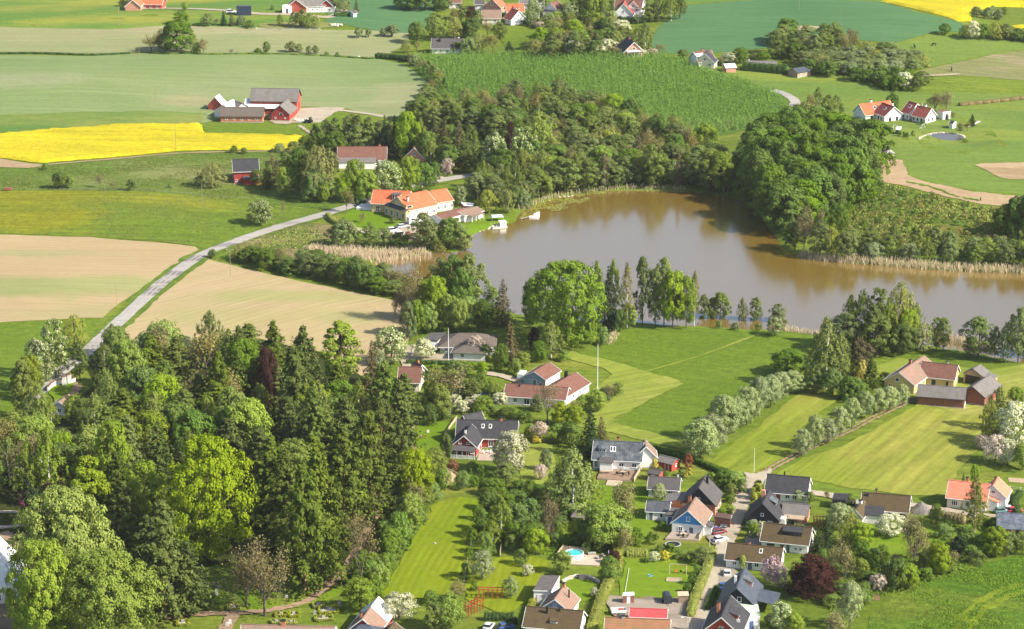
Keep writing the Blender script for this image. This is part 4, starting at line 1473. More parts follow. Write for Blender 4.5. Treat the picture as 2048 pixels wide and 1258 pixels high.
    def dormer(s, u, w, v0, v1, h, wall, roof, side='f', panes=3, slope=0.12, frame=M_TRIM):
        """shed dormer: front face at v1 from the ridge, running back to v0"""
        sg = -1 if side == 'f' else 1
        zf = s.H - v1 * s.sl
        zt = zf + h
        zr = min(s.H + s.t - v0 * s.sl, zt + 0.9)
        m = s.mb()
        y0, y1 = sg * v0, sg * v1
        v = [(u - w / 2, y1, zf - 0.2),(u + w / 2, y1, zf - 0.2),(u + w / 2, y1, zt),(u - w / 2, y1, zt),(u - w / 2, y0, zr),(u + w / 2, y0, zr),(u - w / 2, y0, zr - 1.0),(u + w / 2, y0, zr - 1.0)]
        m.add(v, [(0,1,2,3),(1,7,5,2),(6,0,3,4),(3,2,5,4)])
        d = s.part(m, 'dormer', wall, s.root)
        m = s.mb()
        e = 0.25
        q = [(u - w / 2 - e, y1 + sg * e, zt + 0.01 - e * 0.1),(u + w / 2 + e, y1 + sg * e, zt + 0.01 - e * 0.1),(u + w / 2 + e, y0, zr + 0.03),(u - w / 2 - e, y0, zr + 0.03)]
        m.add(q + [(x, yy, zz + 0.14) for x, yy, zz in q],[(0,1,2,3),(7,6,5,4),(0,4,5,1),(1,5,6,2),(2,6,7,3),(3,7,4,0)])
        s.part(m, 'dormer_roof', roof, d)
        n = panes
        for k in range(n):
            c = u - w / 2 + w * (k + 0.5) / n
            ww = w / n * 0.72
            m = s.mb()
            yy = sorted((y1 + sg * 0.02, y1 + sg * 0.08))
            m.box(c - ww / 2, c + ww / 2, yy[0], yy[1], zf + 0.25, zt - 0.15)
            s.part(m, 'dormer_window', frame, d)
            m = s.mb()
            yy = sorted((y1 + sg * 0.03, y1 + sg * 0.1))
            m.box(c - ww / 2 + 0.09, c + ww / 2 - 0.09, yy[0], yy[1], zf + 0.34, zt - 0.24)
            s.part(m, 'pane', M_GLASS, d)
        return s

    def box(s, name, mat, x0, x1, y0, y1, z0, z1, parent=None):
        m = s.mb()
        m.box(x0, x1, y0, y1, z0, z1)
        return s.part(m, name, mat, parent)

    def leanto(s, side, u0, u1, d, z_hi, z_lo, roof, wall=None, name='porch', posts=0, trim=M_TRIM, fence=False):
        """lower roof against a wall, on posts or with its own walls"""
        m = s.mb()

        def P(u, dd, z):
            a = s._at(side, u, dd)
            return (a[0], a[1], z)
        e = 0.25
        q = [P(u0 - e, d + e, z_lo), P(u1 + e, d + e, z_lo), P(u1 + e, 0.01, z_hi), P(u0 - e, 0.01, z_hi)]
        m.add(q + [(x, y, z + 0.14) for x, y, z in q],[(0,1,2,3),(7,6,5,4),(0,4,5,1),(1,5,6,2),(2,6,7,3),(3,7,4,0)])
        o = s.part(m, name, roof)
        if wall is not None:
            m = s.mb()
            v = [P(u0, d, -0.5), P(u1, d, -0.5), P(u1, d, z_lo), P(u0, d, z_lo), P(u0,0.005,-0.5), P(u1,0.005,-0.5), P(u1,0.005, z_hi - 0.02), P(u0,0.005, z_hi - 0.02)]
            m.add(v, [(0,1,2,3),(1,5,6,2),(4,0,3,7)])
            s.part(m, name + '_wall', wall, o)
        for k in range(posts):
            u = u0 + (u1 - u0) * k / max(1, posts - 1)
            a = s._at(side, u, d - 0.1)
            m = s.mb()
            m.box(a[0] - 0.08, a[0] + 0.08, a[1] - 0.08, a[1] + 0.08,-0.4, z_lo - 0.01)
            s.part(m, 'post', trim, o)
        if fence:
            m = s.mb()
            s._slab(m, side, u0, u1,0.95,1.08, d - 0.12, d - 0.04)
            s._slab(m, side, u0, u1,0.1,0.2, d - 0.12, d - 0.04)
            n = int((u1 - u0) / 0.3)
            for k in range(n):
                u = u0 + (u1 - u0) * (k + 0.5) / n
                s._slab(m, side, u - 0.08, u + 0.08,0.2,0.95, d - 0.11, d - 0.06)
            s.part(m, 'balustrade', trim, o)
        return s


def flat_building(name, label, cat, corners, H, wall, roof, rim=M_TRIM, group=None, door=None, th=0.25):
    """flat-roofed block from the four roof corners seen in the photo"""
    P = [G(*c, H) for c in corners]
    mid = sum((p.to_2d() for p in P), Vector((0,0))) / 4
    z = tz(mid.x, mid.y)
    root = tag(empty(name, (mid.x, mid.y, z)), label, cat, group)
    q = [p.to_2d() - mid for p in P]
    area = sum(q[i].x * q[(i + 1) % 4].y - q[(i + 1) % 4].x * q[i].y for i in range(4))
    if area < 0:
        q = q[::-1]
    k = [(3,2,1,0),(4,5,6,7),(0,1,5,4),(1,2,6,5),(2,3,7,6),(3,0,4,7)]

    def slab(sc, z0, z1, nm, mat):
        m = MB()
        m.add([(v.x * sc, v.y * sc, z0) for v in q] + [(v.x * sc, v.y * sc, z1) for v in q], k)
        return m.build(nm, mat, root)
    slab(0.95,-0.6, H - th, 'wall', wall)
    slab(1.0, H - th + 0.002, H, 'fascia', rim)
    slab(0.985, H + 0.002, H + 0.05,'roof', roof)
    if door:
        # door on the wall that faces the viewer: between the two nearest corners
        qs = sorted(q, key=lambda v: v.y)[:2]
        a, b = sorted(qs, key=lambda v: v.x)
        a, b = a * 0.95, b * 0.95
        d = (b - a).normalized()
        n = Vector((d.y, -d.x))
        c = (a + b) / 2
        w = (b - a).length * door[0] / 2
        m = MB()
        v = []
        for zz in (0.05, door[1]):
            for s_, o_ in ((-1,0.0),(1,0.0),(1,0.07),(-1,0.07)):
                p = c + d * w * s_ + n * o_
                v.append((p.x, p.y, zz))
        m.add(v, k)
        m.build('garage_door' if door[0] > 0.4 else 'door', door[2], root)
    return root


# ------------------------------------------------------------------ village, near to far
H = House('village_house', 'mossy brown-roofed white house beside the tall golden hedge', 'house', (1056,1214),(1164,1222),5.8,8.8,2.9, W_WHITE, R_MOSS)
H.chimney(-1.6,-1.2,0.45,0.9, M_BLACK, False).chimney(1.2,-0.5,0.35,0.4, M_BLACK, False).win('r', [-1.5,1.5]).win('r', 0,3.4,0.9,1.0).win('f', [-4,-1.5,1.5,4]).win('b', [-3,0,3])
H.dormer(0.4,1.6,2.2,3.4,0.7, W_WHITE, R_MOSS, 'f', 1)
H = House('village_house', 'small white house with grey-blue gable and weathered grey roof behind the mossy roof', 'house', (1110,1199),(1128,1173),5.0,7.0,2.4, W_WHITE, R_PINK, gable=(W_GREYB, 'l'))
H.chimney(3.6,0,0.7,0.9).win('l', 0,3.1,0.9,0.9).chimney(1.0,-2.0,0.3,0.5, M_BLACK, False).win('f', [-2,1]).win('r', [-1,1])
flat_building('garage', 'white flat-roofed garage with pale door behind the mossy roof', 'garage', [(1083,1150),(1120,1151),(1103,1182),(1066,1181)],3.5, W_WHITE, R_FELT, door=(0.62,2.4, mat_plain('pale_door', (0.7,0.62,0.6,1),0.6)))
H = House('village_house', 'orange-brown tiled house at the bottom edge in front of the gravel yard', 'house', (1213,1236),(1338,1240),5.4,9.0,2.9, W_WHITE, R_RUST, trim=M_TRIM)
H.win('f', [-4,0,4]).win('r', [0],2.9).win('b', [-3,3]).chimney(-3.3,0,0.7,0.5, M_STONE)
H = House('lean_to_shed', 'red sheet-metal roofed annex behind the orange-brown tiled roof', 'shed', (1261,1217),(1334,1220),3.6,5.0,2.6, W_WHITE, R_REDM, over=0.2, plinth=False)
H.win('r', 0,1.0,0.8,0.8,1).door('b', 0)
H = House('village_house', 'red gabled house with dark roof and white bargeboards at the bottom of the lane', 'house', (1443,1234),(1461,1193),7.2,8.6,3.4, W_RED, R_DARK)
H.chimney(-0.8,1.6,0.7,1.2).win('l', 0,3.7,1.1,1.2).win('l', [-2.4,2.4],0.9).win('f', [-3,0,3]).win('r', [-2,2])
H.dormer(0.2,3.4,0.9,3.0,1.2, W_RED, R_DARK, 'f', 2)
H.box('satellite_dish', M_TRIM, -2.2,-2.1,-3.6,-2.8,4.6,5.3)
flat_building('annex', 'pale green flat-roofed annex beside the red gabled house', 'annex', [(1476,1205),(1516,1209),(1521,1233),(1486,1238)],3.0, W_WHITE, R_GREENP, door=(0.25,2.1, M_DOORB))
H = House('village_house', 'black wooden house with blue-grey metal roof beside the magnolia', 'house', (1474,1176),(1489,1138),6.8,8.2,3.0, W_BLACK, R_BLUEG, over=0.5, trim=None)
H.win('l', 0.6,3.5,1.0,1.2,1).win('l', -2,1.0).win('f', [-2,2]).dormer(2.2,3.2,0.3,2.6,1.3, W_PINKB, R_SLATE, 'f', 2).chimney(-0.5,0.5,0.5,0.5, M_BLACK)
H.leanto('f', -3.5,3.5,4.6,3.0,2.3, R_BLUEG, None, 'side_roof', 4, M_DTRIM)
H.box('chimney_stack', M_TRIM, -1.0,-0.4,0.8,1.4,5.5,7.6)
H = House('village_house', 'low mossy-roofed house between the white car and the lane', 'house', (1458,1087),(1564,1095),5.0,7.6,2.5, W_WHITE, R_MOSS)
H.chimney(-1.6,0.3,0.6,0.7).skylight(1.6,1.4).win('f', [-4.4,-2,1,3.4]).door('f', -0.6, mat=M_DOORG).win('l', [-1.5,1.5]).win('b', [-3,3])
H = House('village_house', 'blue-gabled white house with worn pink roof beside the parked cars', 'house', (1376,1021),(1391,996),6.5,8.0,3.0, W_WHITE, R_PINK, gable=(W_BLUE, 'l'))
H.chimney(3.0,1.2,0.75,1.0).win('l', 0.1,3.6,0.95,1.25,1).door('l', 0.9,1.0,2.0, M_DOORG).win('l', -1.8,0.9).win('f', [-3,0,3]).win('r', [-2,2])
H.leanto('f', -3.6,-0.6,1.8,2.8,2.2, R_GREY, W_WHITE, 'side_porch')
H = House('outbuilding', 'low white outbuilding with corrugated grey roof left of the blue gable', 'outbuilding', (1295,1002),(1340,1004),3.9,6.6,2.3, W_WHITE, R_CORR, over=0.2, plinth=False)
H.win('f', 1.0,0.9,0.9,1.1,1).door('f', -1.6,0.9).win('r', 0,1.0,0.8,0.8,1)
flat_building('porch_link', 'brown flat-roofed link with blue door left of the blue gable', 'annex', [(1342,1014),(1366,1018),(1349,1031),(1331,1030)],2.6, W_WHITE, R_FELT, M_DTRIM, door=(0.5,2.1, M_DOORB))
H = House('village_house', 'orange brick house with charcoal gable and steep grey roof', 'house', (1398,976),(1411,951),7.6,8.4,3.4, W_BRICK, R_GREY, gable=(W_BLACK, 'lr'), trim=M_DTRIM)
H.chimney(1.5,-1.0,0.6,0.8, M_BLACK, False).win('l', [-2,2],1.0).win('f', [-3,0,3]).win('r', 0)
H.leanto('b', -2.5,3.2,4.8,3.5,2.5, R_ETERN, W_BRICK, 'side_wing').win('l', 0,4.3,0.8,0.7,1)
H = House('village_house', 'white cottage with low grey roof and white chimney behind the silvery tree', 'house', (1300,954),(1359,956),4.3,6.4,2.3, W_WHITE, R_GREY)
H.chimney(3.4,0.2,0.4,0.9, M_TRIM).win('f', [-2.4,1.8],0.8).door('f', 0.1, mat=M_DOORG).win('r', 0)
flat_building('carport', 'brown carport roof beside the dark estate car', 'carport', [(1434,1025),(1462,1028),(1461,1039),(1428,1034)],2.5, W_BROWNB, mat_plain('brown_felt', (0.10,0.06,0.045,1),0.9), M_DTRIM)
H = House('garden_shed', 'red shed with grey roof below the trimmed hedge', 'shed', (1322,911),(1352,918),3.0,4.0,2.1, W_RED, R_ETERN, over=0.3, plinth=False, trim=None)
H.door('f', 0.8,0.9,1.8, M_DOORR).win('r', 0,1.0,0.8,0.7,1)
H = House('garden_shed', 'small bright red shed behind the white cottage roof', 'shed', (1300,938),(1322,941),2.6,3.0,1.9, W_REDL, R_GREY, over=0.2, plinth=False, trim=None)
H.door('f', 0,0.8,1.7, M_TRIM)
H = House('white_house', 'white house with streaked slate metal roof and terrace', 'house', (1190,882),(1285,885),6.4,8.6,2.9, W_WHITE, R_SLATE)
H.chimney(-0.2,0.4,0.6,0.9).skylight(-1.7,2.0,0.7,1.2).skylight(-0.9,2.0,0.7,1.2).dormer(-4.0,2.0,1.2,2.7,1.0, W_GREYB, R_SLATE, 'f', 2)
H.leanto('f', -4.3,-1.0,2.0,3.3,2.6, R_GREY, W_WHITE, 'porch').win('f', [1.2,4.6],0.9,1.3,1.2).win('f', -5.5,0.5,1.0,1.9).win('r', [-2,1.5]).win('r', 0,3.6,0.9,0.9,1)
H.body((1292,893),(1290,880),6.0,5.4,3.2, W_WHITE, R_PINK).win('f', 0,1.0,1.0,1.2)
H = House('red_house', 'dark red house with long black roof and white veranda', 'house', (916,840),(1034,842),6.2,9.4,2.9, W_RED, R_DARK)
H.chimney(3.8,0.2,0.75,0.7).skylight(-1.1,1.7).skylight(0.9,1.7).win('f', [1.2,3.5,6.4],0.5,1.4,1.8,2).win('r', [-2.4,2.4]).win('r', 0,3.6,1.0,1.2).win('b', [-5,-1,3])
H.body((928,871),(942,849),5.9,6.6,3.0, W_RED, R_DARK).chimney(-2.9,0,0.5,1.0, M_TRIM).leanto('l', -3.2,3.2,2.2,3.0,2.3, R_GREY, None, 'veranda', 5, M_TRIM, True).win('l', [-1.1,1.1],3.5,0.9,0.6,1).door('l', 0,1.2,2.1, M_DOORR).win('l', [-2.2,2.2],0.9,1.0,1.1).win('f', [-1,2])
H.body((928,831),(961,824),6.1,6.0,3.0, W_RED, R_DARK).win('r', 0,3.6,0.9,1.0)
H = House('village_house', 'white house with plain charcoal roof where the lane forks', 'house', (1537,949),(1618,956),5.6,8.0,2.5, W_WHITE, R_DARK)
H.door('f', -2.0,1.1,2.2, M_DOORR).win('f', [-3.8],1.5,0.9,0.6,1).win('f', [0.4,2.2,4.0],0.9,1.2,1.2).chimney(-1.2,0.8,0.3,0.8, M_BLACK, False).win('r', [-1.6,1.6]).win('r', 0,3.4,0.8,0.9,1)
flat_building('garage', 'small dark-roofed garage on the gravel drive', 'garage', [(1668,986),(1698,988),(1692,1000),(1664,998)],2.7, W_BLACK, R_DARK, M_DTRIM)
H = House('village_house', 'slate-black house with pink brick chimney right of the lane', 'house', (1525,1007),(1538,981),6.6,8.2,2.6, W_BLACK, R_DARK, trim=M_DTRIM)
H.chimney(1.2,0.8,0.9,1.2, W_PINKB, False).dormer(1.5,2.6,0.8,2.5,0.9, W_BLACK, R_SLATE, 'f', 2).win('l', 0,3.2,0.8,0.8,1).win('l', [-2,2],0.9).win('f', [-2.5,2],0.8)
H.box('porch', W_WHITE, -3.6,-1.4,-5.6,-4.15,-0.4,2.5).parent = H.root
H = House('brick_outbuilding', 'brick outbuilding with weathered grey sheet roof and leafy pergola', 'outbuilding', (1569,1006),(1617,1010),4.2,5.8,2.2, W_BRICK, R_ETERN, trim=None)
H.leanto('f', -2.4,2.4,1.8,2.2,1.9, M_DECK, None, 'trellis_roof', 4, M_DTRIM).door('f', -0.4,0.9).win('f', 1.4)
H = House('village_house', 'white house with brown tiled roof and wide dark dormer', 'house', (1530,1047),(1622,1055),5.6,8.0,2.7, W_WHITE, R_MOSS)
H.dormer(1.6,4.6,0.4,2.4,1.1, W_BLACK, R_DARK, 'f', 4, frame=M_DTRIM).win('f', [-3.4],0.9,1.9,1.1,3, M_DTRIM).win('f', -0.6,0.8,0.9,1.2,1, M_DTRIM).door('f', 0.9,0.8,2.2, M_DOORG).win('f', [2.8,4.0],1.2,0.35,0.35,1, M_DTRIM).win('l', [-2,2]).win('r', [-2,2])
H = House('village_house', 'white cottage with long moss-brown roof and dark front wing', 'house', (1727,985),(1819,993),5.2,7.6,2.4, W_WHITE, R_MOSS)
H.chimney(-2.6,0.4,0.5,0.9).win('f', [1.0,2.6,4.4],0.9,0.9,1.2,1, M_DTRIM).win('r', [-1.6,1.6]).win('l', 0).chimney(-4.6,-0.8,0.5,0.3, M_DTRIM, False)
H.leanto('f', -5.2,-0.2,4.2,3.2,2.3, R_DARK, W_WHITE, 'front_wing')
H.body((1712,1020),(1726,1003),3.8,3.4,2.2, W_WHITE, R_MOSS).win('l', 0,0.9,0.9,1.2,1, M_DTRIM).chimney(1.6,0.2,0.8,0.7, M_TRIM)
H = House('orange_roofed_house', 'pale house with bright salmon roof behind the tall birch', 'house', (1901,961),(1978,969),6.0,8.2,3.0, W_CREAM, R_SALMON)
H.chimney(-0.7,0.4,0.6,1.0).win('f', [-3.0,3.0],0.9,1.6,1.3,3).win('f', 0.2,0.9,1.0,1.3).win('r', [-2.4]).win('l', [-2,2])
H.leanto('r', -2.8,1.0,2.8,3.3,2.4, R_SALMON, W_WHITE, 'entrance_porch')
H.body((1987,971),(1996,955),6.2,6.6,3.4, W_WHITE, R_SALMON).chimney(1.0,0.3,0.5,0.6).win('l', 0,4.0,1.0,0.9).win('f', [-2,1.5])
H = House('slate_blue_house', 'ochre house with blotched blue-black roof at the right edge', 'house', (1997,1026),(2090,1031),4.8,7.6,2.4, W_OCHRE, R_BIT, trim=None)
H.door('f', -3.0,1.1,2.0, M_DOORR).win('f', [-0.8,1.6,4.0],0.8,1.0,1.2,2, M_DTRIM).win('l', 0)
# bungalows in the middle
H = House('garage', 'grey-blue gabled garage with red-brown roof beside the driveway', 'garage', (1069,743),(1098,726),4.6,7.0,2.8, W_GREYB, R_REDBR, gable=None)
H.door('l', 0.1,1.0,2.1, M_DOORG).win('l', [-1.4,1.4],1.2,0.7,0.8,1).win('f', 0)
H.box('side_wall', W_WHITE, -H.L / 2 + 0.02, H.L / 2 - 0.02,-3.56,-3.505,-0.4,2.75)
H = House('bungalow', 'long white bungalow with red-brown roofs and tall flagpole beside it', 'house', (1015,768),(1135,776),4.6,8.8,2.6, W_WHITE, R_REDBR)
H.win('f', [-5.5],0.8,1.2,1.3).win('f', [-2.2,0.2],0.3,1.6,1.9,2).win('f', [4.5],0.8).chimney(0.9,0.6,0.7,0.5, M_BLACK, False).chimney(-5.0,-0.8,0.35,0.3, M_BLACK, False).win('r', [-1.5],0.8)
H.body((1107,771),(1151,746),4.9,8.8,2.6, W_WHITE, R_REDBR).chimney(2.6,0.9,0.8,1.3, M_BLACK, False).win('f', [-3,1,4],0.9).win('l', 0,2.8,0.9,0.9,1)
H = House('bungalow', 'wide white brick bungalow with hipped grey-brown roof', 'house', (882,666),(990,668),4.9,11.0,2.6, W_WHITE, R_BROWN, hip=(5.2,5.2), over=0.6)
H.door('f', -2.6,2.6,2.2, M_DTRIM).win('f', [-6.2],1.0,1.0,1.0).win('r', [-3,1])
H.body((938,692),(950,668),4.6,9.4,2.6, W_WHITE, R_BROWN, hip=(4.4,0), over=0.6).win('f', [-3.5,0],1.0).win('l', [-2],1.0)
flat_building('garage', 'low grey-roofed garage joined to the hipped bungalow', 'garage', [(862,665),(892,665),(876,681),(845,680)],3.0, W_WHITE, R_GREY, M_DTRIM, door=(0.5,2.2, M_TRIM))
H = House('cream_cottage', 'cream-walled house with brown-red roof half hidden by conifers', 'house', (800,734),(842,735),6.2,7.4,3.0, W_CREAM, R_REDBR)
H.win('r', [-1.5,1.5]).win('r', 0,3.5,0.9,1.0).win('f', [-2,1.5])
H.body((830,724),(843,730),6.0,6.0,3.0, W_CREAM, R_REDBR).chimney(-0.5,0.3,0.6,0.8, M_CBRICK)
# yellow farm on the right
H = House('yellow_farmhouse', 'yellow farmhouse with two angled red-tiled wings', 'farmhouse', (1799,744),(1847,713),5.8,9.2,2.9, W_YELLOW, R_PINK)
H.chimney(1.2,0.9,0.7,0.7).win('l', -0.6,3.0,1.2,1.1,1).win('f', [-5,-1.5,2.5,5.5],0.9).win('l', [-2.6,2.6],0.8)
H.body((1846,724),(1914,731),5.8,7.8,2.9, W_YELLOW, R_REDBR).chimney(2.0,0.3,0.6,0.7, M_STONE).door('f', -0.9,1.3,2.1, M_DTRIM).win('f', [-3.6],0.9,0.9,1.3).win('f', [3.0],0.8,0.7,1.2,1, M_DTRIM).win('r', 0,1.2,1.0,1.1)
H = House('barn', 'long dark red barn with grey roof in front of the yellow farmhouse', 'barn', (1839,769),(1931,777),5.0,6.8,2.9, W_BROWNB, R_ETERN, trim=M_DTRIM)
H.box('white_base', W_WHITE, H.L / 2 + 0.06, H.L / 2 + 0.12,-3.4,3.4,-0.5,0.8)
H.door('r', 1.2,1.0,2.0, W_REDL, frame=M_DTRIM)
H = House('barn', 'gabled barn with grey roof at the corner of the yellow farm', 'barn', (1946,773),(1979,751),5.2,7.2,2.8, W_BROWNB, R_ETERN, trim=M_DTRIM)
H.door('f', 1.0,1.6,2.2, W_REDL, frame=M_DTRIM)
H = House('open_shed', 'open-fronted grey shed behind the corner barn', 'shed', (1947,738),(1960,730),4.6,6.0,2.9, W_WOOD, R_ETERN, trim=None, plinth=False)
H.box('dark_opening_panel', M_BLACK, -H.L / 2 - 0.06,-H.L / 2 - 0.005,-2.4,2.4,-0.3,2.5)  # black panel on the closed gable, painting in the shaded inside of the shed
H.leanto('f', -2.2,2.2,2.6,2.9,2.2, R_ETERN, W_WOOD, 'lean_to')
# guesthouse by the lake
H = House('guesthouse', 'large ochre guesthouse with orange roofs beside the lake', 'guesthouse', (749,379),(820,384),7.0,9.5,3.6, W_OCHRE, R_ORANGE)
H.win('f', [-4.2,-0.8],0.7,1.5,2.0,2).win('l', [-2,2]).dormer(2.2,2.8,0.8,3.6,2.2, W_CREAM, R_BROWN, 'f', 3)
H.body((797,393),(852,382),7.6,11.5,3.9, W_CREAM, R_ORANGE, gable=(W_OCHRE, 'l')).win('l', [-0.9,0.9],4.6,1.2,1.3).win('f', [-7,-4,-1,2,5],1.0,1.0,1.3).leanto('l', -5.8,5.8,1.6,4.4,3.6, R_GREY, W_OCHRE, 'front_bay', 0)
for u in (-4.6,-1.8,1.4,4.4):
    m = H.mb(); H._slab(m, 'l', u - 0.7, u + 0.7,0.9,2.9,1.6,1.68); o = H.part(m, 'window', M_TRIM)
    m = H.mb(); H._slab(m, 'l', u - 0.52, u - 0.06,1.05,2.75,1.6,1.7); H._slab(m, 'l', u + 0.06, u + 0.52,1.05,2.75,1.6,1.7); H.part(m, 'pane', M_GLASS, o)
H.dormer(-5.6,3.0,2.4,5.2,1.3, W_OCHRE, R_ORANGE, 'f', 1).chimney(-4.6,-3.0,0.7,0.2, M_STONE)
H.body((846,385),(891,378),6.6,9.0,3.6, W_CREAM, R_ORANGE).win('f', [-4,-1.2,1.6,4.4],1.0,1.0,1.3)
H = House('guesthouse_annex', 'low white annex with red and grey roof on the lake lawn', 'annex', (872,431),(925,417),3.5,6.4,2.6, W_WHITE, R_REDBR, over=0.3)
H.win('f', [-4,-1.5,1,3.5],0.8,1.0,1.3)
H.body((916,423),(952,414),3.3,6.6,2.5, W_WHITE, R_PINK, over=0.4).leanto('f', -2.8,2.8,2.2,2.55,2.2, R_PINK, None, 'veranda_roof', 4, M_TRIM)
flat_building('garden_pavilion', 'small pavilion with pale grey roof behind the annex', 'pavilion', [(921,405),(948,406),(946,412),(928,412)],2.7, W_BROWNB, R_PALE, M_DTRIM)
# red hillside house and farmhouse in the trees
H = House('hillside_house', 'red modern house with dark sloping roof and glazed gable', 'house', (466,319),(515,318),7.6,12.0,4.6, W_RED, R_DARK)
H.win('f', [-3.5],0.8,0.9,0.8,1).win('r', [-3.5,-1.2,1.2],2.6,1.9,2.2,2).leanto('f', -1.0,4.5,2.2,2.7,2.2, R_GREY, W_RED, 'lower_porch')
H = House('farmhouse', 'long farmhouse with faded red-brown roof among the garden trees', 'farmhouse', (677,293),(772,294),6.6,9.0,2.9, W_WHITE, R_REDBR)
H.chimney(6.5,0.4,0.7,0.8).win('f', [-6,-3,1,4]).win('r', [-1.6,1.6]).leanto('f', -8.5,5.0,3.4,3.5,2.5, R_ETERN, W_WHITE, 'front_range')
H = House('farmhouse', 'brick gabled cottage with worn tiled roof beside the long farmhouse', 'house', (829,296),(838,290),6.4,7.6,2.8, W_PINKB, R_PINK)
H.chimney(-1.5,0.5,0.7,0.7).win('l', [-1.6,1.6]).win('l', 0,3.6)
# red farm on the far left
H = House('barn', 'great red barn with grey roof, largest on the far farm', 'barn', (505,177),(597,177.5),9.0,11.0,5.2, W_REDL, R_ETERN, trim=M_DTRIM)
H.door('r', 0,3.0,3.4, W_RED, frame=M_DTRIM).win('f', [-6,-2,2,6],2.6,0.8,0.8,1)
H = House('barn', 'long low barn with white sheet-metal roof on the far farm', 'barn', (493,198),(572,198.5),5.4,9.0,2.9, W_RED, R_PALE)
H.door('f', 4.5,3.2,2.4, M_BLACK, frame=M_DTRIM)
H = House('barn', 'red gabled barn facing the gravel farmyard', 'barn', (560,212),(575,198),6.2,7.4,3.0, W_RED, R_ETERN, trim=None, gable=(W_RED, 'l'))
H.door('l', 0.4,1.2,0.9, M_BLACK, 2.3,'hatch').win('l', [-2,2],1.0,0.7,0.6,1)
H = House('stable', 'long red stable with grey-brown roof and small white windows', 'stable', (443,214),(527,215),5.2,8.0,2.6, W_BRICK, R_BROWN, trim=M_DTRIM)
H.win('f', [-6,-3,0,3,6],1.0,0.9,0.9,1)
H = House('outbuilding', 'white-walled outbuilding with pale roof at the end of the red stable', 'outbuilding', (447,210),(466,199),5.4,8.0,2.8, W_WHITE, R_PALE, trim=None)
H.body((466,200),(484,207),5.0,7.0,2.8, W_WHITE, R_ETERN, trim=None)
H = House('barn', 'small red barn with white roof at the left end of the far farm', 'barn', (430,195),(438,189),5.4,6.0,2.4, W_REDL, R_PALE, trim=None)
H.door('l', 0,1.4,2.0, W_RED, frame=M_DTRIM)
# white twin houses
H = House('white_house', 'white house with bright orange roof and red-tiled front wing', 'house', (1720,207),(1778,203),6.2,8.4,2.8, W_WHITE, R_ORANGE)
H.chimney(-1.6,0.2,0.7,1.1, M_TRIM).skylight(-1.2,2.0,1.2,1.2).win('l', 0,3.4,0.9,1.0).win('f', [-4,-1.8],0.7,1.0,1.5,2, M_DTRIM)
H.body((1766,208),(1788,212),6.0,8.2,2.8, W_WHITE, R_DKRED).chimney(2.0,0.6,0.6,0.9, M_TRIM).win('r', [-1.6,1.6],0.6,1.0,1.4,2, M_DTRIM).skylight(0.2,1.8,1.4,1.0).win('f', [-0.5,1.5],0.7,0.8,1.2,1, M_DTRIM)
H = House('white_house', 'white house with dark red roofs facing the pond', 'house', (1819,204),(1834,207),6.2,7.6,2.8, W_WHITE, R_DKRED)
H.skylight(0,1.6,1.4,1.0).win('f', [-1.2,1.2],0.8,0.7,1.0,1, M_DTRIM)
H.body((1836,212),(1862,217),5.6,6.8,2.6, W_WHITE, R_DKRED).chimney(0.2,0.4,0.7,0.9, M_TRIM).win('r', [-1.3,1.3],0.9,0.7,0.9,1, M_DTRIM).win('r', 0,3.2,0.7,0.8,1, M_DTRIM).win('f', [-2.4,-0.6,1.2],0.8,0.7,1.0,1, M_DTRIM)
flat_building('garage', 'white shed with reddish flat roof beside the white twin houses', 'shed', [(1874,220),(1889,219),(1902,222),(1886,224)],3.2, W_WHITE, R_REDBR, M_TRIM, door=(0.3,2.2, M_DTRIM))
H = House('garden_shed', 'tiny white hut with dark roof near the pond', 'hut', (1902,242),(1909,243),2.6,3.0,1.9, W_WHITE, R_DARK, over=0.2, plinth=False)
# far village along the top
H = House('far_house', 'white house with plain grey roof above the plantation', 'house', (865,77),(926,77),6.0,8.6,2.6, W_WHITE, R_GREY)
H.chimney(4.8,0.2,0.6,0.7, M_TRIM).chimney(-3.4,-1.4,0.7,0.3, M_BLACK, False).win('f', [-5,-2.5,0,3],0.8)
H = House('far_house', 'cream house with plain red-tan roof in the far village', 'house', (965,20),(1001,20),5.6,7.6,2.6, W_CREAM, R_PINK)
H.win('f', [-2.4,1.6],0.8)
H = House('far_house', 'white gabled house with dark red roof in the far village', 'house', (1024,17),(1037,22),6.4,8.0,2.7, W_WHITE, R_DKRED)
H.win('r', [-1.6,1.6],0.9).win('r', 0,3.6).win('f', [-2,1])
H = House('far_house', 'pinkish brick house with orange gable at the top edge', 'house', (984,-2),(994,-8),6.6,8.4,2.8, W_PINKB, R_ORANGE)
H.win('l', 0,3.6,1.2,1.2).win('l', [-2,2])
H = House('far_house', 'low house with vivid orange roof in the far village', 'house', (1012,9),(1046,8),5.2,7.4,2.5, W_WHITE, R_ORANGE)
H.dormer(0.6,2.4,0.8,2.6,0.9, W_WHITE, R_ORANGE, 'f', 2).win('f', [-2,2])
H = House('far_garage', 'turf-roofed garage with cream wall in the far village', 'garage', (1045,26),(1077,25),3.4,7.0,2.6, W_CREAM, R_TURF, over=0.2)
H.door('f', 0,2.4,2.1, M_TRIM)
H = House('far_house', 'white house with red and pale roof left of the far oaks', 'house', (1102,6),(1116,1),6.6,8.0,3.0, W_WHITE, R_REDBR)
H.win('l', [-1.6,1.6]).win('f', [-1,2]).leanto('l', -3,3,2.2,3.0,2.4, R_GREY, W_WHITE, 'front_porch')
H = House('far_house', 'large white house with two gables at the top edge', 'house', (1234,-4),(1286,-4),8.0,9.0,4.6, W_WHITE, R_REDBR)
H.win('f', [-4,0,4],0.9).win('f', [-4,4],3.0)
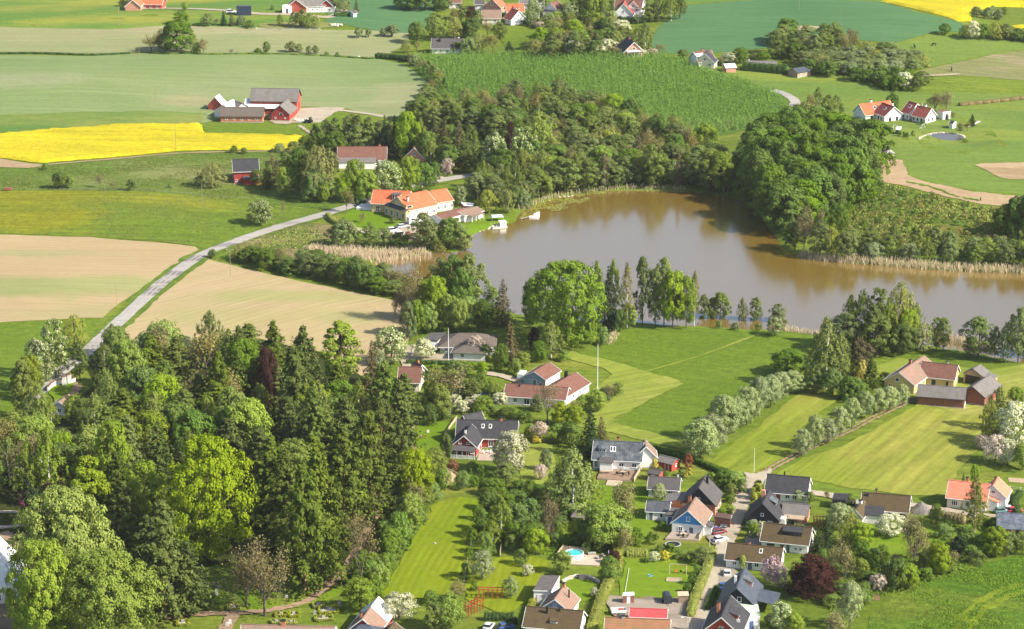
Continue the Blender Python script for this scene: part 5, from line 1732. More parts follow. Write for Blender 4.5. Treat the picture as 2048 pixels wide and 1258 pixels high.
H.body((1247,9),(1250,-2),7.6,8.6,3.0, W_WHITE, R_DKRED).win('l', 0,3.4,1.1,1.2).win('l', [-2,2])
H.body((1266,4),(1268,-3),7.4,4.4,5.2, W_WHITE, R_REDBR).win('l', 0,4.6)
H = House('far_house', 'long low white house with grey roof at the top edge', 'house', (1042,-5),(1084,-4),4.6,8.0,2.8, W_WHITE, R_ETERN)
H.win('f', [-3,0,3])
H = House('far_house', 'small white house between the oaks at the top edge', 'house', (898,-8),(922,-8),5.2,7.0,2.8, W_WHITE, R_REDBR)
H.win('f', [-1.5,1.5])
H = House('far_house', 'white cottage left of the pinkish brick house', 'house', (950,-6),(968,-6),5.4,7.0,2.8, W_WHITE, R_GREY)
H.win('f', [-1.5,1.5])
H = House('far_house', 'house with bright red metal roof in the far gardens', 'house', (1181,38),(1217,34),5.6,8.0,2.6, W_WHITE, R_REDM)
H.win('f', [-2,2])
H = House('far_house', 'orange brick house with black roof above the plantation', 'house', (1268,83),(1256,75),7.0,8.4,3.0, W_PINKB, R_DARK)
H.win('l', 0,3.6,1.4,1.3).win('l', [-2,2]).chimney(1.0,0.4,0.6,0.7).leanto('l', -3,3,1.4,3.3,3.1, M_TRIM, None, 'balcony', 3, M_TRIM)
H = House('far_house', 'brown-roofed house with white dormer beyond the plantation', 'house', (1388,103),(1421,102),6.0,8.4,2.6, W_WHITE, R_REDBR)
H.dormer(-2.4,3.6,1.0,3.0,1.1, W_WHITE, M_TRIM, 'f', 3).chimney(0.2,0.3,0.6,0.8).win('f', [-3,0])
H.body((1410,107),(1416,102),6.2,8.0,2.6, W_CREAM, R_DARK).win('l', 0,3.2).win('l', [-2,2])
H = House('far_shed', 'pale-roofed shed beside the far brown-roofed house', 'shed', (1449,128),(1468,128),3.0,5.0,2.0, W_PINKB, R_PALE, plinth=False, trim=None)
H = House('far_barn', 'long low building with grey roof behind a hedge', 'barn', (1496,121),(1552,123),3.4,8.0,1.8, W_PINKB, R_ETERN, trim=None)
H.chimney(-5.4,0.2,0.5,0.7, M_TRIM)
H = House('far_shed', 'small hut with blue-grey roof on the green field edge', 'hut', (1586,138),(1612,133),3.2,6.0,2.1, W_WOOD, R_BLUEG, trim=None)
H.win('f', [-1.6,1.0],0.8,0.8,0.7,1)
# far left farms
H = House('far_farmhouse', 'long red farm building with orange roof at the top left', 'farm building', (284,-8),(327,-8),5.8,8.0,2.7, W_REDL, R_ORANGE)
H.win('f', [-3,0,3],0.8)
H.body((265,-3),(275,-9),5.8,7.0,2.8, W_PINKB, R_ORANGE)
flat_building('open_shed', 'dark blue open shed beside the far gravel yard', 'shed', [(474,10),(502,10),(503,13),(472,13)],4.2, W_NAVY, R_BLUEG, M_DTRIM)
flat_building('garage', 'white flat-roofed garage on the far gravel yard', 'garage', [(566,9),(583,9),(584,13),(564,13)],3.2, W_WHITE, R_PALE, M_TRIM, door=(0.2,2.1, M_DTRIM))
H = House('far_farmhouse', 'white farmhouse with grey roof and red gabled ends at the top left', 'farmhouse', (606,-4),(645,-4),6.0,8.4,3.0, W_WHITE, R_ETERN)
H.win('f', [-3,-1,1,3],0.9,0.8,1.1)
H.body((592,-1),(598,-8),6.2,9.0,2.8, W_REDL, R_ETERN)
H.body((652,-1),(656,-7),6.0,7.0,2.8, W_WHITE, R_DARK, gable=(W_RED, 'l')).win('l', [-1.5,1.5],0.8)
H = House('far_shed', 'tiny light-blue shed at the end of the far farmyard', 'shed', (702,22),(709,21),2.8,3.0,2.0, mat_plain('light_blue_boards', (0.42,0.52,0.56,1),0.8), R_GREY, plinth=False)
# church, churchyard buildings and bottom edge
R_WHITE = mat_rows('white_sheet_metal', (0.78,0.78,0.77,1),(0.8,0.8,0.8,1),1.1,'x', 0.6,0.04, None, 0.3,0.94)
H = House('church', 'white church with steep white roofs at the left edge', 'church', (-22,1114),(-8,1068),12.0,14.0,4.4, W_WHITE, R_WHITE, trim=None, hip=(5.0,0))
H.win('l', [-4.5,-1.5,1.5,4.5],1.2,1.3,2.2,3, M_DTRIM).win('f', [-6,-2,2,6],1.2,1.2,2.2,3, M_DTRIM)
H = House('gate_lodge', 'small white lodge with orange roof inside the churchyard gate', 'lodge', (118,803),(136,790),4.2,5.6,2.5, W_WHITE, R_PINK)
H.win('l', 0,1.0).win('f', 0)
H = House('churchyard_house', 'house with red roof and brick chimney peeping in at the bottom edge', 'house', (486,1251),(668,1253),5.6,8.0,2.8, W_WHITE, R_PINK)
H.chimney(-1.2,0.2,1.0,1.0).win('f', [-5,0,5])
H = House('tiled_shed', 'shed with half red tile and half metal roof beside the striped lawn', 'shed', (726,1237),(741,1217),5.4,7.0,2.4, W_RED, R_PINK)
H.chimney(-2.0,0.8,0.5,0.8).body((741,1217),(757,1196),5.4,7.0,2.4, W_RED, R_PALE)
H = House('low_house', 'blue-grey hipped roof at the bottom edge below the tiled shed', 'house', (715,1250),(745,1252),4.6,8.0,2.5, W_WHITE, R_BLUEG, hip=(2.5,2.5), ext=(2,2))
H = House('low_house', 'olive brown roof tip at the bottom edge beside the blossom tree', 'house', (778,1258),(788,1246),5.0,7.0,2.5, W_WHITE, R_MOSS)
H = House('summerhouse', 'small thatched-looking summerhouse below the black-roofed red house', 'summerhouse', (890,938),(903,941),3.4,4.4,1.9, W_WOOD, mat_plain('straw_roof', (0.32,0.24,0.15,1),0.95,0.2), trim=None, plinth=False)
H = House('garden_hut', 'grey-roofed garden hut between the birches', 'hut', (1150,1020),(1170,1022),3.0,4.4,2.0, W_WOOD, R_ETERN, trim=None, plinth=False)
# ------------------------------------------------------------------ smaller things
def lane_angle(p, q):
    a, b = G(*p), G(*q)
    return math.atan2(b.y - a.y, b.x - a.x)


AUTO = {}


def auto(o, key, words, where, cat):
    o['category'] = cat
    AUTO.setdefault((words, where),[]).append(o)
    return o


M_TYRE = mat_plain('tyre_rubber', (0.02,0.02,0.02,1),0.9)
M_RIM = mat_plain('wheel_rim', (0.45,0.45,0.46,1),0.4, metal=0.6)
M_LAMP = mat_plain('lamp_glass', (0.7,0.7,0.66,1),0.2)
M_TAIL = mat_plain('tail_lamp', (0.4,0.02,0.02,1),0.3)
_paint = {}


def paint(nm, c):
    if nm not in _paint:
        _paint[nm] = mat_plain(nm + '_car_paint', c + (1,),0.28,0.03,1.0,0.1,0.6)
    return _paint[nm]


def loft(m, secs):
    """closed skin through cross-sections of equal length"""
    n = len(secs[0])
    b = [v for s_ in secs for v in s_]
    f = [tuple(range(n - 1,-1,-1)), tuple((len(secs) - 1) * n + k for k in range(n))]
    for i in range(len(secs) - 1):
        for k in range(n):
            a, c = i * n + k, i * n + (k + 1) % n
            f.append((a, c, c + n, a + n))
    m.add(b, f)


def car(px, py, rz, col, label, kind='hatch', name='parked_car'):
    g = G(px, py)
    root = tag(empty(name, g + Vector((0,0,0.05)), rz), label, 'van' if kind in ('van', 'camper') else 'car')
    L, W, Hh = {'hatch': (4.0,1.74,1.46), 'estate': (4.6,1.8,1.5), 'suv': (4.5,1.85,1.72), 'van': (5.2,2.0,2.0), 'camper': (6.4,2.2,2.75)}[kind]
    h2 = L / 2
    if kind in ('van', 'camper'):
        pr = [(-h2,0.35,0.9,1),(-h2 + 0.05,0.3, Hh - 0.1, .97),(h2 - 1.5,0.3, Hh, .96),(h2 - 0.95,0.3, Hh * 0.62, .98),(h2 - 0.1,0.3, Hh * 0.46, .96),(h2,0.35, Hh * 0.38, .92)]
        cab0, cab1 = -h2 + 0.3, h2 - 1.2
    else:
        pr = [(-h2,0.36,0.78, .92),(-h2 + 0.12,0.28,0.92, .98),(-h2 + 0.5,0.26,0.95,1),(h2 - 1.25,0.26,0.93,1),(h2 - 0.35,0.28,0.82, .98),(h2,0.36,0.66, .9)]
    m = MB()
    secs = []
    for x, z0, z1, k in pr:
        w = W / 2 * k
        secs.append([(x, -w, z0 + .1),(x, -w * .96, z0),(x, w * .96, z0),(x, w, z0 + .1),(x, w, z1 - .12),(x, w * .93, z1),(x, -w * .93, z1),(x, -w, z1 - .12)])
    loft(m, secs)
    body = m.build('body', paint(col[0], col[1]), root, True)
    body.data.polygons.foreach_set('use_smooth', [False] * len(body.data.polygons))
    if kind not in ('van', 'camper'):
        back = {'hatch': -h2 + 0.25,'estate': -h2 + 0.2,'suv': -h2 + 0.2}[kind]
        top0, top1 = back + 0.35, h2 - 2.05
        m = MB()
        cs = [(back, 0.9,0.93),(top0, Hh - 0.04,0.78),(top1, Hh, 0.78),(h2 - 1.15,0.9,0.9)]
        v = []
        for (x, z, k) in cs:
            v.append((x, -W / 2 * k, z)); v.append((x, W / 2 * k, z))
        m.add(v, [(0,1,3,2),(4,5,7,6),(0,2,4,6),(1,7,5,3),(0,6,7,1)])
        m.build('windows', M_GLASS, root)
        m = MB()
        m.add([(top0 - .02,-W * .385, Hh - .02),(top1 + .05,-W * .385, Hh + .01),(top1 + .05, W * .385, Hh + .01),(top0 - .02, W * .385, Hh - .02),
               (top0 - .02,-W * .37, Hh + .04),(top1 + .02,-W * .37, Hh + .06),(top1 + .02, W * .37, Hh + .06),(top0 - .02, W * .37, Hh + .04)],[(4,5,6,7),(0,1,5,4),(1,2,6,5),(2,3,7,6),(3,0,4,7)])
        m.build('car_roof', paint(col[0], col[1]), root)
    else:
        m = MB()
        m.add([(h2 - 1.48,-W * .42, Hh - .08),(h2 - 1.48, W * .42, Hh - .08),(h2 - .93, W * .44, Hh * .64),(h2 - .93,-W * .44, Hh * .64)],[(0,1,2,3)])
        for s_ in (-1,1):
            y = s_ * W * .497
            m.box(h2 - 2.3, h2 - 1.5, min(y, y + s_ * .02), max(y, y + s_ * .02), Hh * .6, Hh * .82)
            m.box(-h2 + .8,-h2 + 2.2, min(y, y + s_ * .02), max(y, y + s_ * .02), Hh * .6, Hh * .8)
        for v_ in range(4):
            x, y, z = m.v[v_]
            m.v[v_] = (x + .04, y, z + .03)
        m.build('windows', M_GLASS, root)
    for x in (-h2 + 0.75, h2 - 0.8):
        for s_ in (-1,1):
            m = MB()
            m.tube((x, s_ * (W / 2 - .2), .32),(x, s_ * (W / 2 + .01), .32), .32, n=12)
            wh = m.build('wheel', M_TYRE, root)
            m = MB()
            m.tube((x, s_ * (W / 2 - .02), .32),(x, s_ * (W / 2 + .03), .32), .19, n=10)
            m.build('rim', M_RIM, wh)
    for s_ in (-1,1):
        m = MB(); m.cbox(h2 - .05, s_ * W * .34, .62, .12, .3, .14); m.build('headlight', M_LAMP, root)
        m = MB(); m.cbox(-h2 + .04, s_ * W * .37, .72, .1, .2, .16); m.build('tail_light', M_TAIL, root)
    return root


WHITE, SILVER, GREYC, BLUE, MAROON, REDC, TEAL, BLACKC = (('white', (.72, .72, .72)),('silver', (.4, .42, .44)),('grey', (.09, .1, .11)),('blue', (.04, .09, .28)),('maroon', (.16, .02, .03)),('red', (.45, .03, .04)),('teal', (.12, .26, .26)),('black', (.02, .02, .025)))
LA = lane_angle((1422,1170),(1466,1050))
car(1454,1150, LA + .15, WHITE, 'white hatchback parked beside the lane below the low mossy roof')
car(1449,1052, LA + math.pi, GREYC, 'dark grey estate car parked by the brown carport', 'estate')
car(1428,1064, LA - .9, BLUE, 'dark blue car parked behind the white deck fence')
car(1438,1068, LA - .9, MAROON, 'maroon car nosed in between the blue and the white car')
car(1441,1083, LA - .9, WHITE, 'white car at the front of the short row by the blue-gabled house')
car(978,1257, R(70), WHITE, 'white car at the bottom edge behind the laurel hedge', 'hatch')
car(1012,1258, R(20), BLUE, 'blue car at the bottom edge beside the white one', 'hatch')
car(2004,1026, R(10), TEAL, 'grey-green car behind the blotched blue roof')
car(2016,1021, R(80), WHITE, 'white car between the grey-green and the red car')
car(2029,1025, R(10), REDC, 'red car at the right edge by the orange-roofed house')
car(786,464, R(25), WHITE, 'white off-roader at the left of the guesthouse parking', 'suv')
car(806,456, R(25), SILVER, 'silver estate with roof rack beside the guesthouse lawn', 'estate')
car(802,472, R(25), WHITE, 'white car nearest the reeds on the guesthouse parking', 'suv')
car(832,447, R(30), WHITE, 'white camper van by the corner of the guesthouse', 'camper', 'camper_van')
car(1045,756, R(75), WHITE, 'white van beside the grey-blue garage', 'van', 'parked_van')
car(1447,1176, LA, BLUE, 'blue car half hidden beside the black wooden house')
car(462,26, R(10), WHITE, 'white car left of the far dark blue shed', 'suv')
car(1466,986, LA + 1.2, BLACKC, 'black car in the shade behind the round shrubs')


def pole(px, py, top, label, r=.09, mat=None, arm=0.0, name='utility_pole', lamp=False, cat='pole', flag=False, foot=None):
    g = G(px, py)
    h = (py - top) / vpx(py)
    root = tag(empty(name, g), label, cat)
    m = MB(); m.tube((0,0,-.4),(0,0, h), r, r * .65,8); m.build('shaft', mat or M_POLE, root)
    if arm:
        m = MB(); m.cbox(0,0, h - .5, arm, .12, .14); m.build('crossarm', mat or M_POLE, root)
        for s_ in (-1,0,1):
            m = MB(); m.tube((s_ * arm * .42,0, h - .42),(s_ * arm * .42,0, h - .18), .06, .05,6); m.build('insulator', M_TRIM, root)
    if lamp:
        m = MB(); m.tube((0,0, h),(-.7,0, h + .25), .05, .04,6); m.tube((-.7,0, h + .25),(-1.3,0, h + .2), .04, .04,6); m.build('lamp_arm', mat or M_POLE, root)
        m = MB(); m.cbox(-1.45,0, h + .17, .6, .24, .14); m.build('lamp_head', M_TRIM, root)
    if flag:
        m = MB(); m.tube((0,0, h),(0,0, h + .22), .1, .03,8); m.build('knob', M_GOLD, root)
    if foot:
        m = MB(); m.tube((0,0,-.1),(0,0, .25), foot, foot * .9,10); m.build('foot', M_STONE, root)
    return root


M_POLE = mat_plain('weathered_pole', (.26, .22, .18,1), .9, .15)
M_GOLD = mat_plain('gilded_knob', (.6, .42, .1,1), .35, metal=.8)
FP = dict(mat=M_TRIM, name='flagpole', cat='flagpole', flag=True, r=.11)
pole(897,724,657,'tall white flagpole in front of the hipped bungalow', **FP)
pole(1195,778,690,'tall white flagpole on the mown strip beside the long bungalow', foot=.5, **FP)
pole(1843,240,206,'white flagpole between the white twin houses', **FP)
pole(1088,30,-12,'white flagpole among the far village houses', **FP)
pole(461,553,497,'utility pole with crossarm at the corner of the sown field', arm=2.4)
pole(405,421,366,'wooden pole on the meadow below the hillside house')
pole(352,302,250,'wooden pole at the edge of the left rapeseed field')
pole(311,202,160,'wooden pole alone in the pale crop field')
pole(279,125,84,'wooden pole in the left crop field near the dark tree')
pole(238,51,14,'wooden pole on the top left meadow')
pole(233,609,567,'slim pole on the verge beside the country road', r=.07, name='marker_pole')
pole(1915,149,121,'dark wooden pole where the gravel side road ends')
pole(1768,86,60,'wooden pole at the edge of the far teal field')
pole(1681,52,20,'pale thin pole in the far teal field')
pole(1598,20,-6,'thin pole at the top of the far teal field')
pole(1508,945,896,'thin white pole on the mown strip beside the lane fork', r=.06, mat=M_TRIM)
pole(1419,1108,1073,'white lamp post at the end of the golden lane hedge', r=.08, mat=M_TRIM, name='lamp_post')
pole(1028,740,704,'grey street lamp behind the long bungalow', lamp=True, name='street_lamp', mat=M_POLE)
pole(870,838,792,'green lamp post beside the churchyard lawn', r=.07, name='lamp_post')
pole(1377,1262,1236,'white street lamp bending over the yard at the bottom edge', lamp=True, name='street_lamp', mat=M_TRIM)
pole(1239,650,592,'white lamp post among the shore birches', r=.08, mat=M_TRIM, name='lamp_post')
pole(890,352,308,'wooden pole behind the guesthouse road bend')
pole(966,664,648,'aerial mast behind the hipped bungalow', arm=1.8, r=.05, mat=M_RIM, name='aerial_mast')


def box_fence(pts, h, label, mat, name='fence', plank=.16, gap=.04, post=2.2, cat='fence', posts_only=False, pw=.1):
    c = [G(*p) for p in pts]
    root = tag(empty(name, c[0]), label, cat)
    o = c[0]
    cnt = 0
    st = MB()
    for a, b in zip(c[:-1], c[1:]):
        L = (b - a).to_2d().length
        d = (b - a).to_2d().normalized()
        n = max(1, int(L / post))
        for k in range(n + 1):
            p = a + (b - a) * (k / n) - o
            z = tz(p.x + o.x, p.y + o.y) - o.z
            m = MB(); m.box(p.x - pw / 2, p.x + pw / 2, p.y - pw / 2, p.y + pw / 2, z - .3, z + h + .08); m.build('post', mat, root)
        if posts_only:
            for zz in (h * .45, h * .85):
                m = MB(); m.tube(tuple(a - o + Vector((0,0, zz))), tuple(b - o + Vector((0,0, zz))), .03, n=4); m.build('rail', mat, root)
            continue
        npl = int(L / (plank + gap))
        for k in range(npl):
            p = a + (b - a) * ((k + .5) / npl) - o
            z = tz(p.x + o.x, p.y + o.y) - o.z
            q = Vector((d.x, d.y, 0)) * plank / 2
            nr = Vector((-d.y, d.x, 0)) * .02
            hh = h * random.Random(k).uniform(.97,1.02)
            tgt = MB() if cnt < 300 else st
            v = [p - q - nr, p + q - nr, p + q + nr, p - q + nr]
            tgt.add([(w.x, w.y, z + .05) for w in v] + [(w.x, w.y, z + hh) for w in v],[(3,2,1,0),(4,5,6,7),(0,1,5,4),(1,2,6,5),(2,3,7,6),(3,0,4,7)])
            if tgt is not st:
                tgt.build('plank', mat, root)
            cnt += 1
    return root


M_FWOOD = mat_plain('fence_wood', (.42, .33, .24,1), .9, .2)
M_PWOOD = mat_plain('pale_fence_wood', (.45, .37, .26,1), .9, .15)
M_REDP = mat_plain('red_painted_wood', (.36, .04, .028,1), .7, .1)
box_fence([(1112,1122),(1126,1104)],1.9,'pale board fence at the left of the pool deck', M_PWOOD, plank=.5, post=3)
box_fence([(1127,1106),(1152,1108),(1175,1111)],1.9,'brown board fence behind the pool', M_FWOOD, plank=.5, post=2.2)
box_fence([(1398,1082),(1408,1064)],1.5,'pale fence at the right end of the deck by the blue-gabled house', M_PWOOD, plank=.3)
box_fence([(1268,964),(1284,936)],1.3,'slanting pale fence at the right of the white house terrace', M_PWOOD, plank=.3)
box_fence([(928,1170),(938,1110),(946,1080),(958,1040),(966,1015)],1.3,'wire fence with pale posts along the right side of the striped lawn', M_RIM, post=4, posts_only=True)
box_fence([(890,872),(905,850),(914,838)],1.1,'pale fence between the churchyard lawn and the black-roofed house', M_PWOOD, plank=.3)
box_fence([(1248,1200),(1258,1140)], .5,'low white edging along the left of the play lawn', M_TRIM, posts_only=True)
box_fence([(1376,1236),(1386,1200)],1.2,'wooden fence at the right of the gravel yard', M_FWOOD, post=1.6, posts_only=True)
box_fence([(513,60),(560,61),(640,61)],1.2,'pale paddock fence on the far left slope', M_TRIM, post=9, posts_only=True)
box_fence([(1000,1114),(1003,1094)],1.5,'grey board screen standing on the grass beside the bushes', M_PWOOD, plank=.4)
box_fence([(120,381),(300,383),(460,398)],1.0,'old post fence between the two left meadows', M_POLE, post=7, posts_only=True)
box_fence([(2020,980),(2060,985)],1.2,'white fence at the right edge by the small lawn', M_TRIM, posts_only=True)


def deck(px, label, z=.35, mat=None, name='wooden_deck', boards=True, cat='deck'):
    w = wpoly(px)
    c = w.mean(0)
    zz = tz(*c)
    root = tag(empty(name, (c[0], c[1], zz)), label, cat)
    q = w - c
    m = MB()
    n = len(q)
    m.add([(x, y, -.3) for x, y in q] + [(x, y, z) for x, y in q],[tuple(range(n - 1,-1,-1)), tuple(range(n, 2 * n))] + [(k, (k + 1) % n, n + (k + 1) % n, n + k) for k in range(n)])
    m.build('base', mat or M_DECK, root)
    return root


def boards(root, px, z, n, mat):
    """deck boards laid side by side across a four-cornered deck"""
    w = wpoly(px) - np.array(root.location)[:2]
    a, b, c, d = w
    for k in range(n):
        t0, t1 = k / n, (k + .86) / n
        q = [a + (d - a) * t0, b + (c - b) * t0, b + (c - b) * t1, a + (d - a) * t1]
        m = MB()
        m.add([(x, y, z + .004) for x, y in q] + [(x, y, z + .035 + .008 * (k % 3)) for x, y in q],[(3,2,1,0),(4,5,6,7),(0,1,5,4),(1,2,6,5),(2,3,7,6),(3,0,4,7)])
        m.build('plank', mat, root)


PD = [(1137,1130),(1196,1133),(1212,1114),(1150,1111)]
boards(deck(PD, 'pale wooden pool deck', .3), PD, .3,26, mat_plain('pale_deck_wood', (.46, .38, .3,1), .9, .12))
BD = [(1330,1081),(1398,1083),(1408,1068),(1344,1066)]
boards(deck(BD, 'grey-brown wooden deck in front of the blue-gabled house', .5), BD, .5,22, mat_plain('grey_deck_wood', (.33, .27, .22,1), .9, .12))
WD = [(1194,960),(1262,964),(1274,944),(1202,940)]
boards(deck(WD, 'brown wooden terrace in front of the white slate-roofed house', .4), WD, .4,24, mat_plain('brown_deck_wood', (.27, .18, .12,1), .9, .12))
RD = [(954,921),(985,922),(992,902),(960,900)]
deck(RD, 'paved terrace beside the white veranda', .12, mat_plain('terrace_paving', (.36, .29, .23,1), .9, .12), 'terrace', cat='terrace')
deck([(712,420),(756,424),(764,412),(726,409)], 'white walled terrace at the left of the guesthouse', 1.0, W_WHITE, 'terrace', cat='terrace')
deck([(1744,1186),(1760,1188),(1768,1200),(1730,1202)], 'bare earth bed under the pink blossoming tree', .05, mat_plain('garden_soil', (.16, .1, .06,1), .95, .2), 'garden_bed', cat='garden bed')
deck([(2016,955),(2060,958),(2064,968),(2018,964)], 'bare rectangular vegetable bed behind the orange-roofed house', .06, mat_plain('dry_soil', (.36, .27, .18,1), .95, .2), 'garden_bed', cat='garden bed')


def pergola_floor():
    root = None
    px = [(1211,972),(1238,974),(1246,962),(1216,960)]
    r = deck(px, 'slatted wooden pergola deck below the brown terrace', .15, M_FWOOD)
    boards(r, px, .2,7, M_PWOOD)


pergola_floor()


def pool():
    g = G(1148,1116)
    root = tag(empty('swimming_pool', g + Vector((0,0, .3)),0), 'round white above-ground pool with turquoise water', 'pool')
    r, h = 2.25,1.15
    m = MB()
    n = 32
    for k in range(n):
        a0, a1 = 2 * math.pi * k / n, 2 * math.pi * (k + 1) / n
        v = []
        for rr in (r, r - .06):
            for zz in (0, h):
                v += [(rr * math.cos(a0), rr * math.sin(a0), zz),(rr * math.cos(a1), rr * math.sin(a1), zz)]
        m.add(v, [(0,1,3,2),(5,4,6,7),(2,3,7,6)])
    m.build('pool_wall', M_TRIM, root)
    m = MB()
    for k in range(n):
        a0, a1 = 2 * math.pi * k / n, 2 * math.pi * (k + 1) / n
        m.add([(q * math.cos(a), q * math.sin(a), z) for q, a, z in ((r + .09, a0, h + .002),(r + .09, a1, h + .002),(r - .12, a1, h + .002),(r - .12, a0, h + .002),(r + .09, a0, h + .06),(r + .09, a1, h + .06),(r - .12, a1, h + .06),(r - .12, a0, h + .06))],
              [(4,5,6,7),(0,1,5,4),(2,3,7,6)])
    m.build('pool_rim', M_TRIM, root)
    m = MB(); m.disc(0,0, h - .16, r - .065, n)
    wm = NT('pool_water'); wm.b.inputs['Base Color'].default_value = (.07, .5, .5,1); wm.b.inputs['Roughness'].default_value = .05; wm.b.inputs['Specular IOR Level'].default_value = .5
    m.build('pool_water', wm.m, root)
    for k in range(10):
        a = 2 * math.pi * k / 10
        m = MB(); m.cbox((r + .05) * math.cos(a),(r + .05) * math.sin(a), h / 2, .09, .09, h); m.build('pool_post', M_TRIM, root)
    m = MB()
    for s_ in (-.25, .25):
        m.tube((r * .9, s_, h + .5),(r + .5, s_, -.05), .035, n=6)
    for k in range(4):
        m.cbox(r + .42 - .13 * k, 0, .2 + .3 * k, .12, .5, .04)
    m.build('ladder', M_RIM, root)


pool()


def trampoline(px, py, r, label):
    root = tag(empty('trampoline', G(px, py)), label, 'trampoline')
    m = MB(); m.disc(0,0, .8, r * .86,28); m.build('mat', mat_plain('jump_mat', (.03, .03, .033,1),1.0, spec=0.0), root)
    m = MB()
    n = 28
    for k in range(n):
        a0, a1 = 2 * math.pi * k / n, 2 * math.pi * (k + 1) / n
        m.add([(q * math.cos(a), q * math.sin(a), z) for q, a, z in ((r, a0, .76),(r, a1, .76),(r * .85, a1, .76),(r * .85, a0, .76),(r, a0, .84),(r, a1, .84),(r * .85, a1, .84),(r * .85, a0, .84))],[(4,5,6,7),(0,1,5,4),(2,3,7,6)])
    m.build('edge_pad', mat_plain('pad_grey', (.3, .34, .32,1), .8), root)
    for k in range(6):
        a = 2 * math.pi * k / 6
        m = MB(); m.tube((r * .95 * math.cos(a), r * .95 * math.sin(a),-.1),(r * .95 * math.cos(a), r * .95 * math.sin(a), .76), .04, n=6); m.build('leg', M_RIM, root)


trampoline(1346,1094,2.0,'round dark trampoline on the grass below the wooden deck')


def swing():
    a, b = G(1339,1147), G(1373,1149)
    root = tag(empty('swing_set', a), 'wooden swing set with an orange baby seat on the play lawn', 'swing')
    d = (b - a)
    u = d.to_2d().normalized()
    n = Vector((-u.y, u.x, 0))
    h = 2.5
    for p in (Vector((0,0,0)), Vector((d.x, d.y, 0))):
        for s_ in (-.95, .95):
            m = MB(); m.tube(tuple(p + n * s_ - Vector((0,0, .1))), tuple(p + Vector((0,0, h))), .06, n=6); m.build('leg', M_PWOOD, root)
    m = MB(); m.tube((0,0, h),(d.x, d.y, h), .07, n=6); m.build('top_beam', M_FWOOD, root)
    for t, c in ((.38, mat_plain('orange_plastic', (.7, .16, .03,1), .5)),(.66, M_BLACK)):
        p = Vector((d.x * t, d.y * t, 0))
        m = MB()
        for s_ in (-.2, .2):
            q = p + Vector((u.x * s_, u.y * s_, 0))
            m.tube(tuple(q + Vector((0,0, h))), tuple(q + Vector((0,0, .6))), .02, n=4)
        sw = m.build('rope', M_REDP, root)
        m = MB(); m.cbox(p.x, p.y, .6, .5, .35, .12); m.cbox(p.x, p.y + .16, .78, .5, .05, .3); m.build('seat', c, sw)


swing()


def sandbox():
    a, b, c, d = [G(*p) for p in ((1332,1164),(1361,1166),(1363,1159),(1334,1157))]
    root = tag(empty('sandbox', a), 'low wooden sandbox on the play lawn', 'sandbox')
    q = [p - a for p in (a, b, c, d)]
    for i in range(4):
        p0, p1 = q[i], q[(i + 1) % 4]
        u = (p1 - p0).normalized(); n = Vector((-u.y, u.x, 0)) * .12
        m = MB(); v = [p0, p1, p1 + n, p0 + n]
        m.add([(w.x, w.y, -.1) for w in v] + [(w.x, w.y, .35) for w in v],[(4,5,6,7),(0,1,5,4),(1,2,6,5),(2,3,7,6),(3,0,4,7)]); m.build('plank', M_PWOOD, root)
    m = MB(); m.add([(w.x, w.y, .2) for w in q],[(0,1,2,3)]); m.build('sand', M_SAND, root)


sandbox()
g = G(1300,1152)
r_ = tag(empty('paddling_shell', g), 'small blue plastic paddling shell on the play lawn', 'toy')
m = MB()
for k in range(14):
    a0, a1 = 2 * math.pi * k / 14,2 * math.pi * (k + 1) / 14
    m.add([(q * math.cos(a), q * math.sin(a), z) for q, a, z in ((.8, a0,0),(.8, a1,0),(.6, a1, .28),(.6, a0, .28),(.45, a0, .05),(.45, a1, .05))],[(0,1,2,3),(3,2,5,4)])
m.disc(0,0, .05, .45,14)
m.build('shell', mat_plain('blue_plastic', (.05, .25, .5,1), .5), r_)


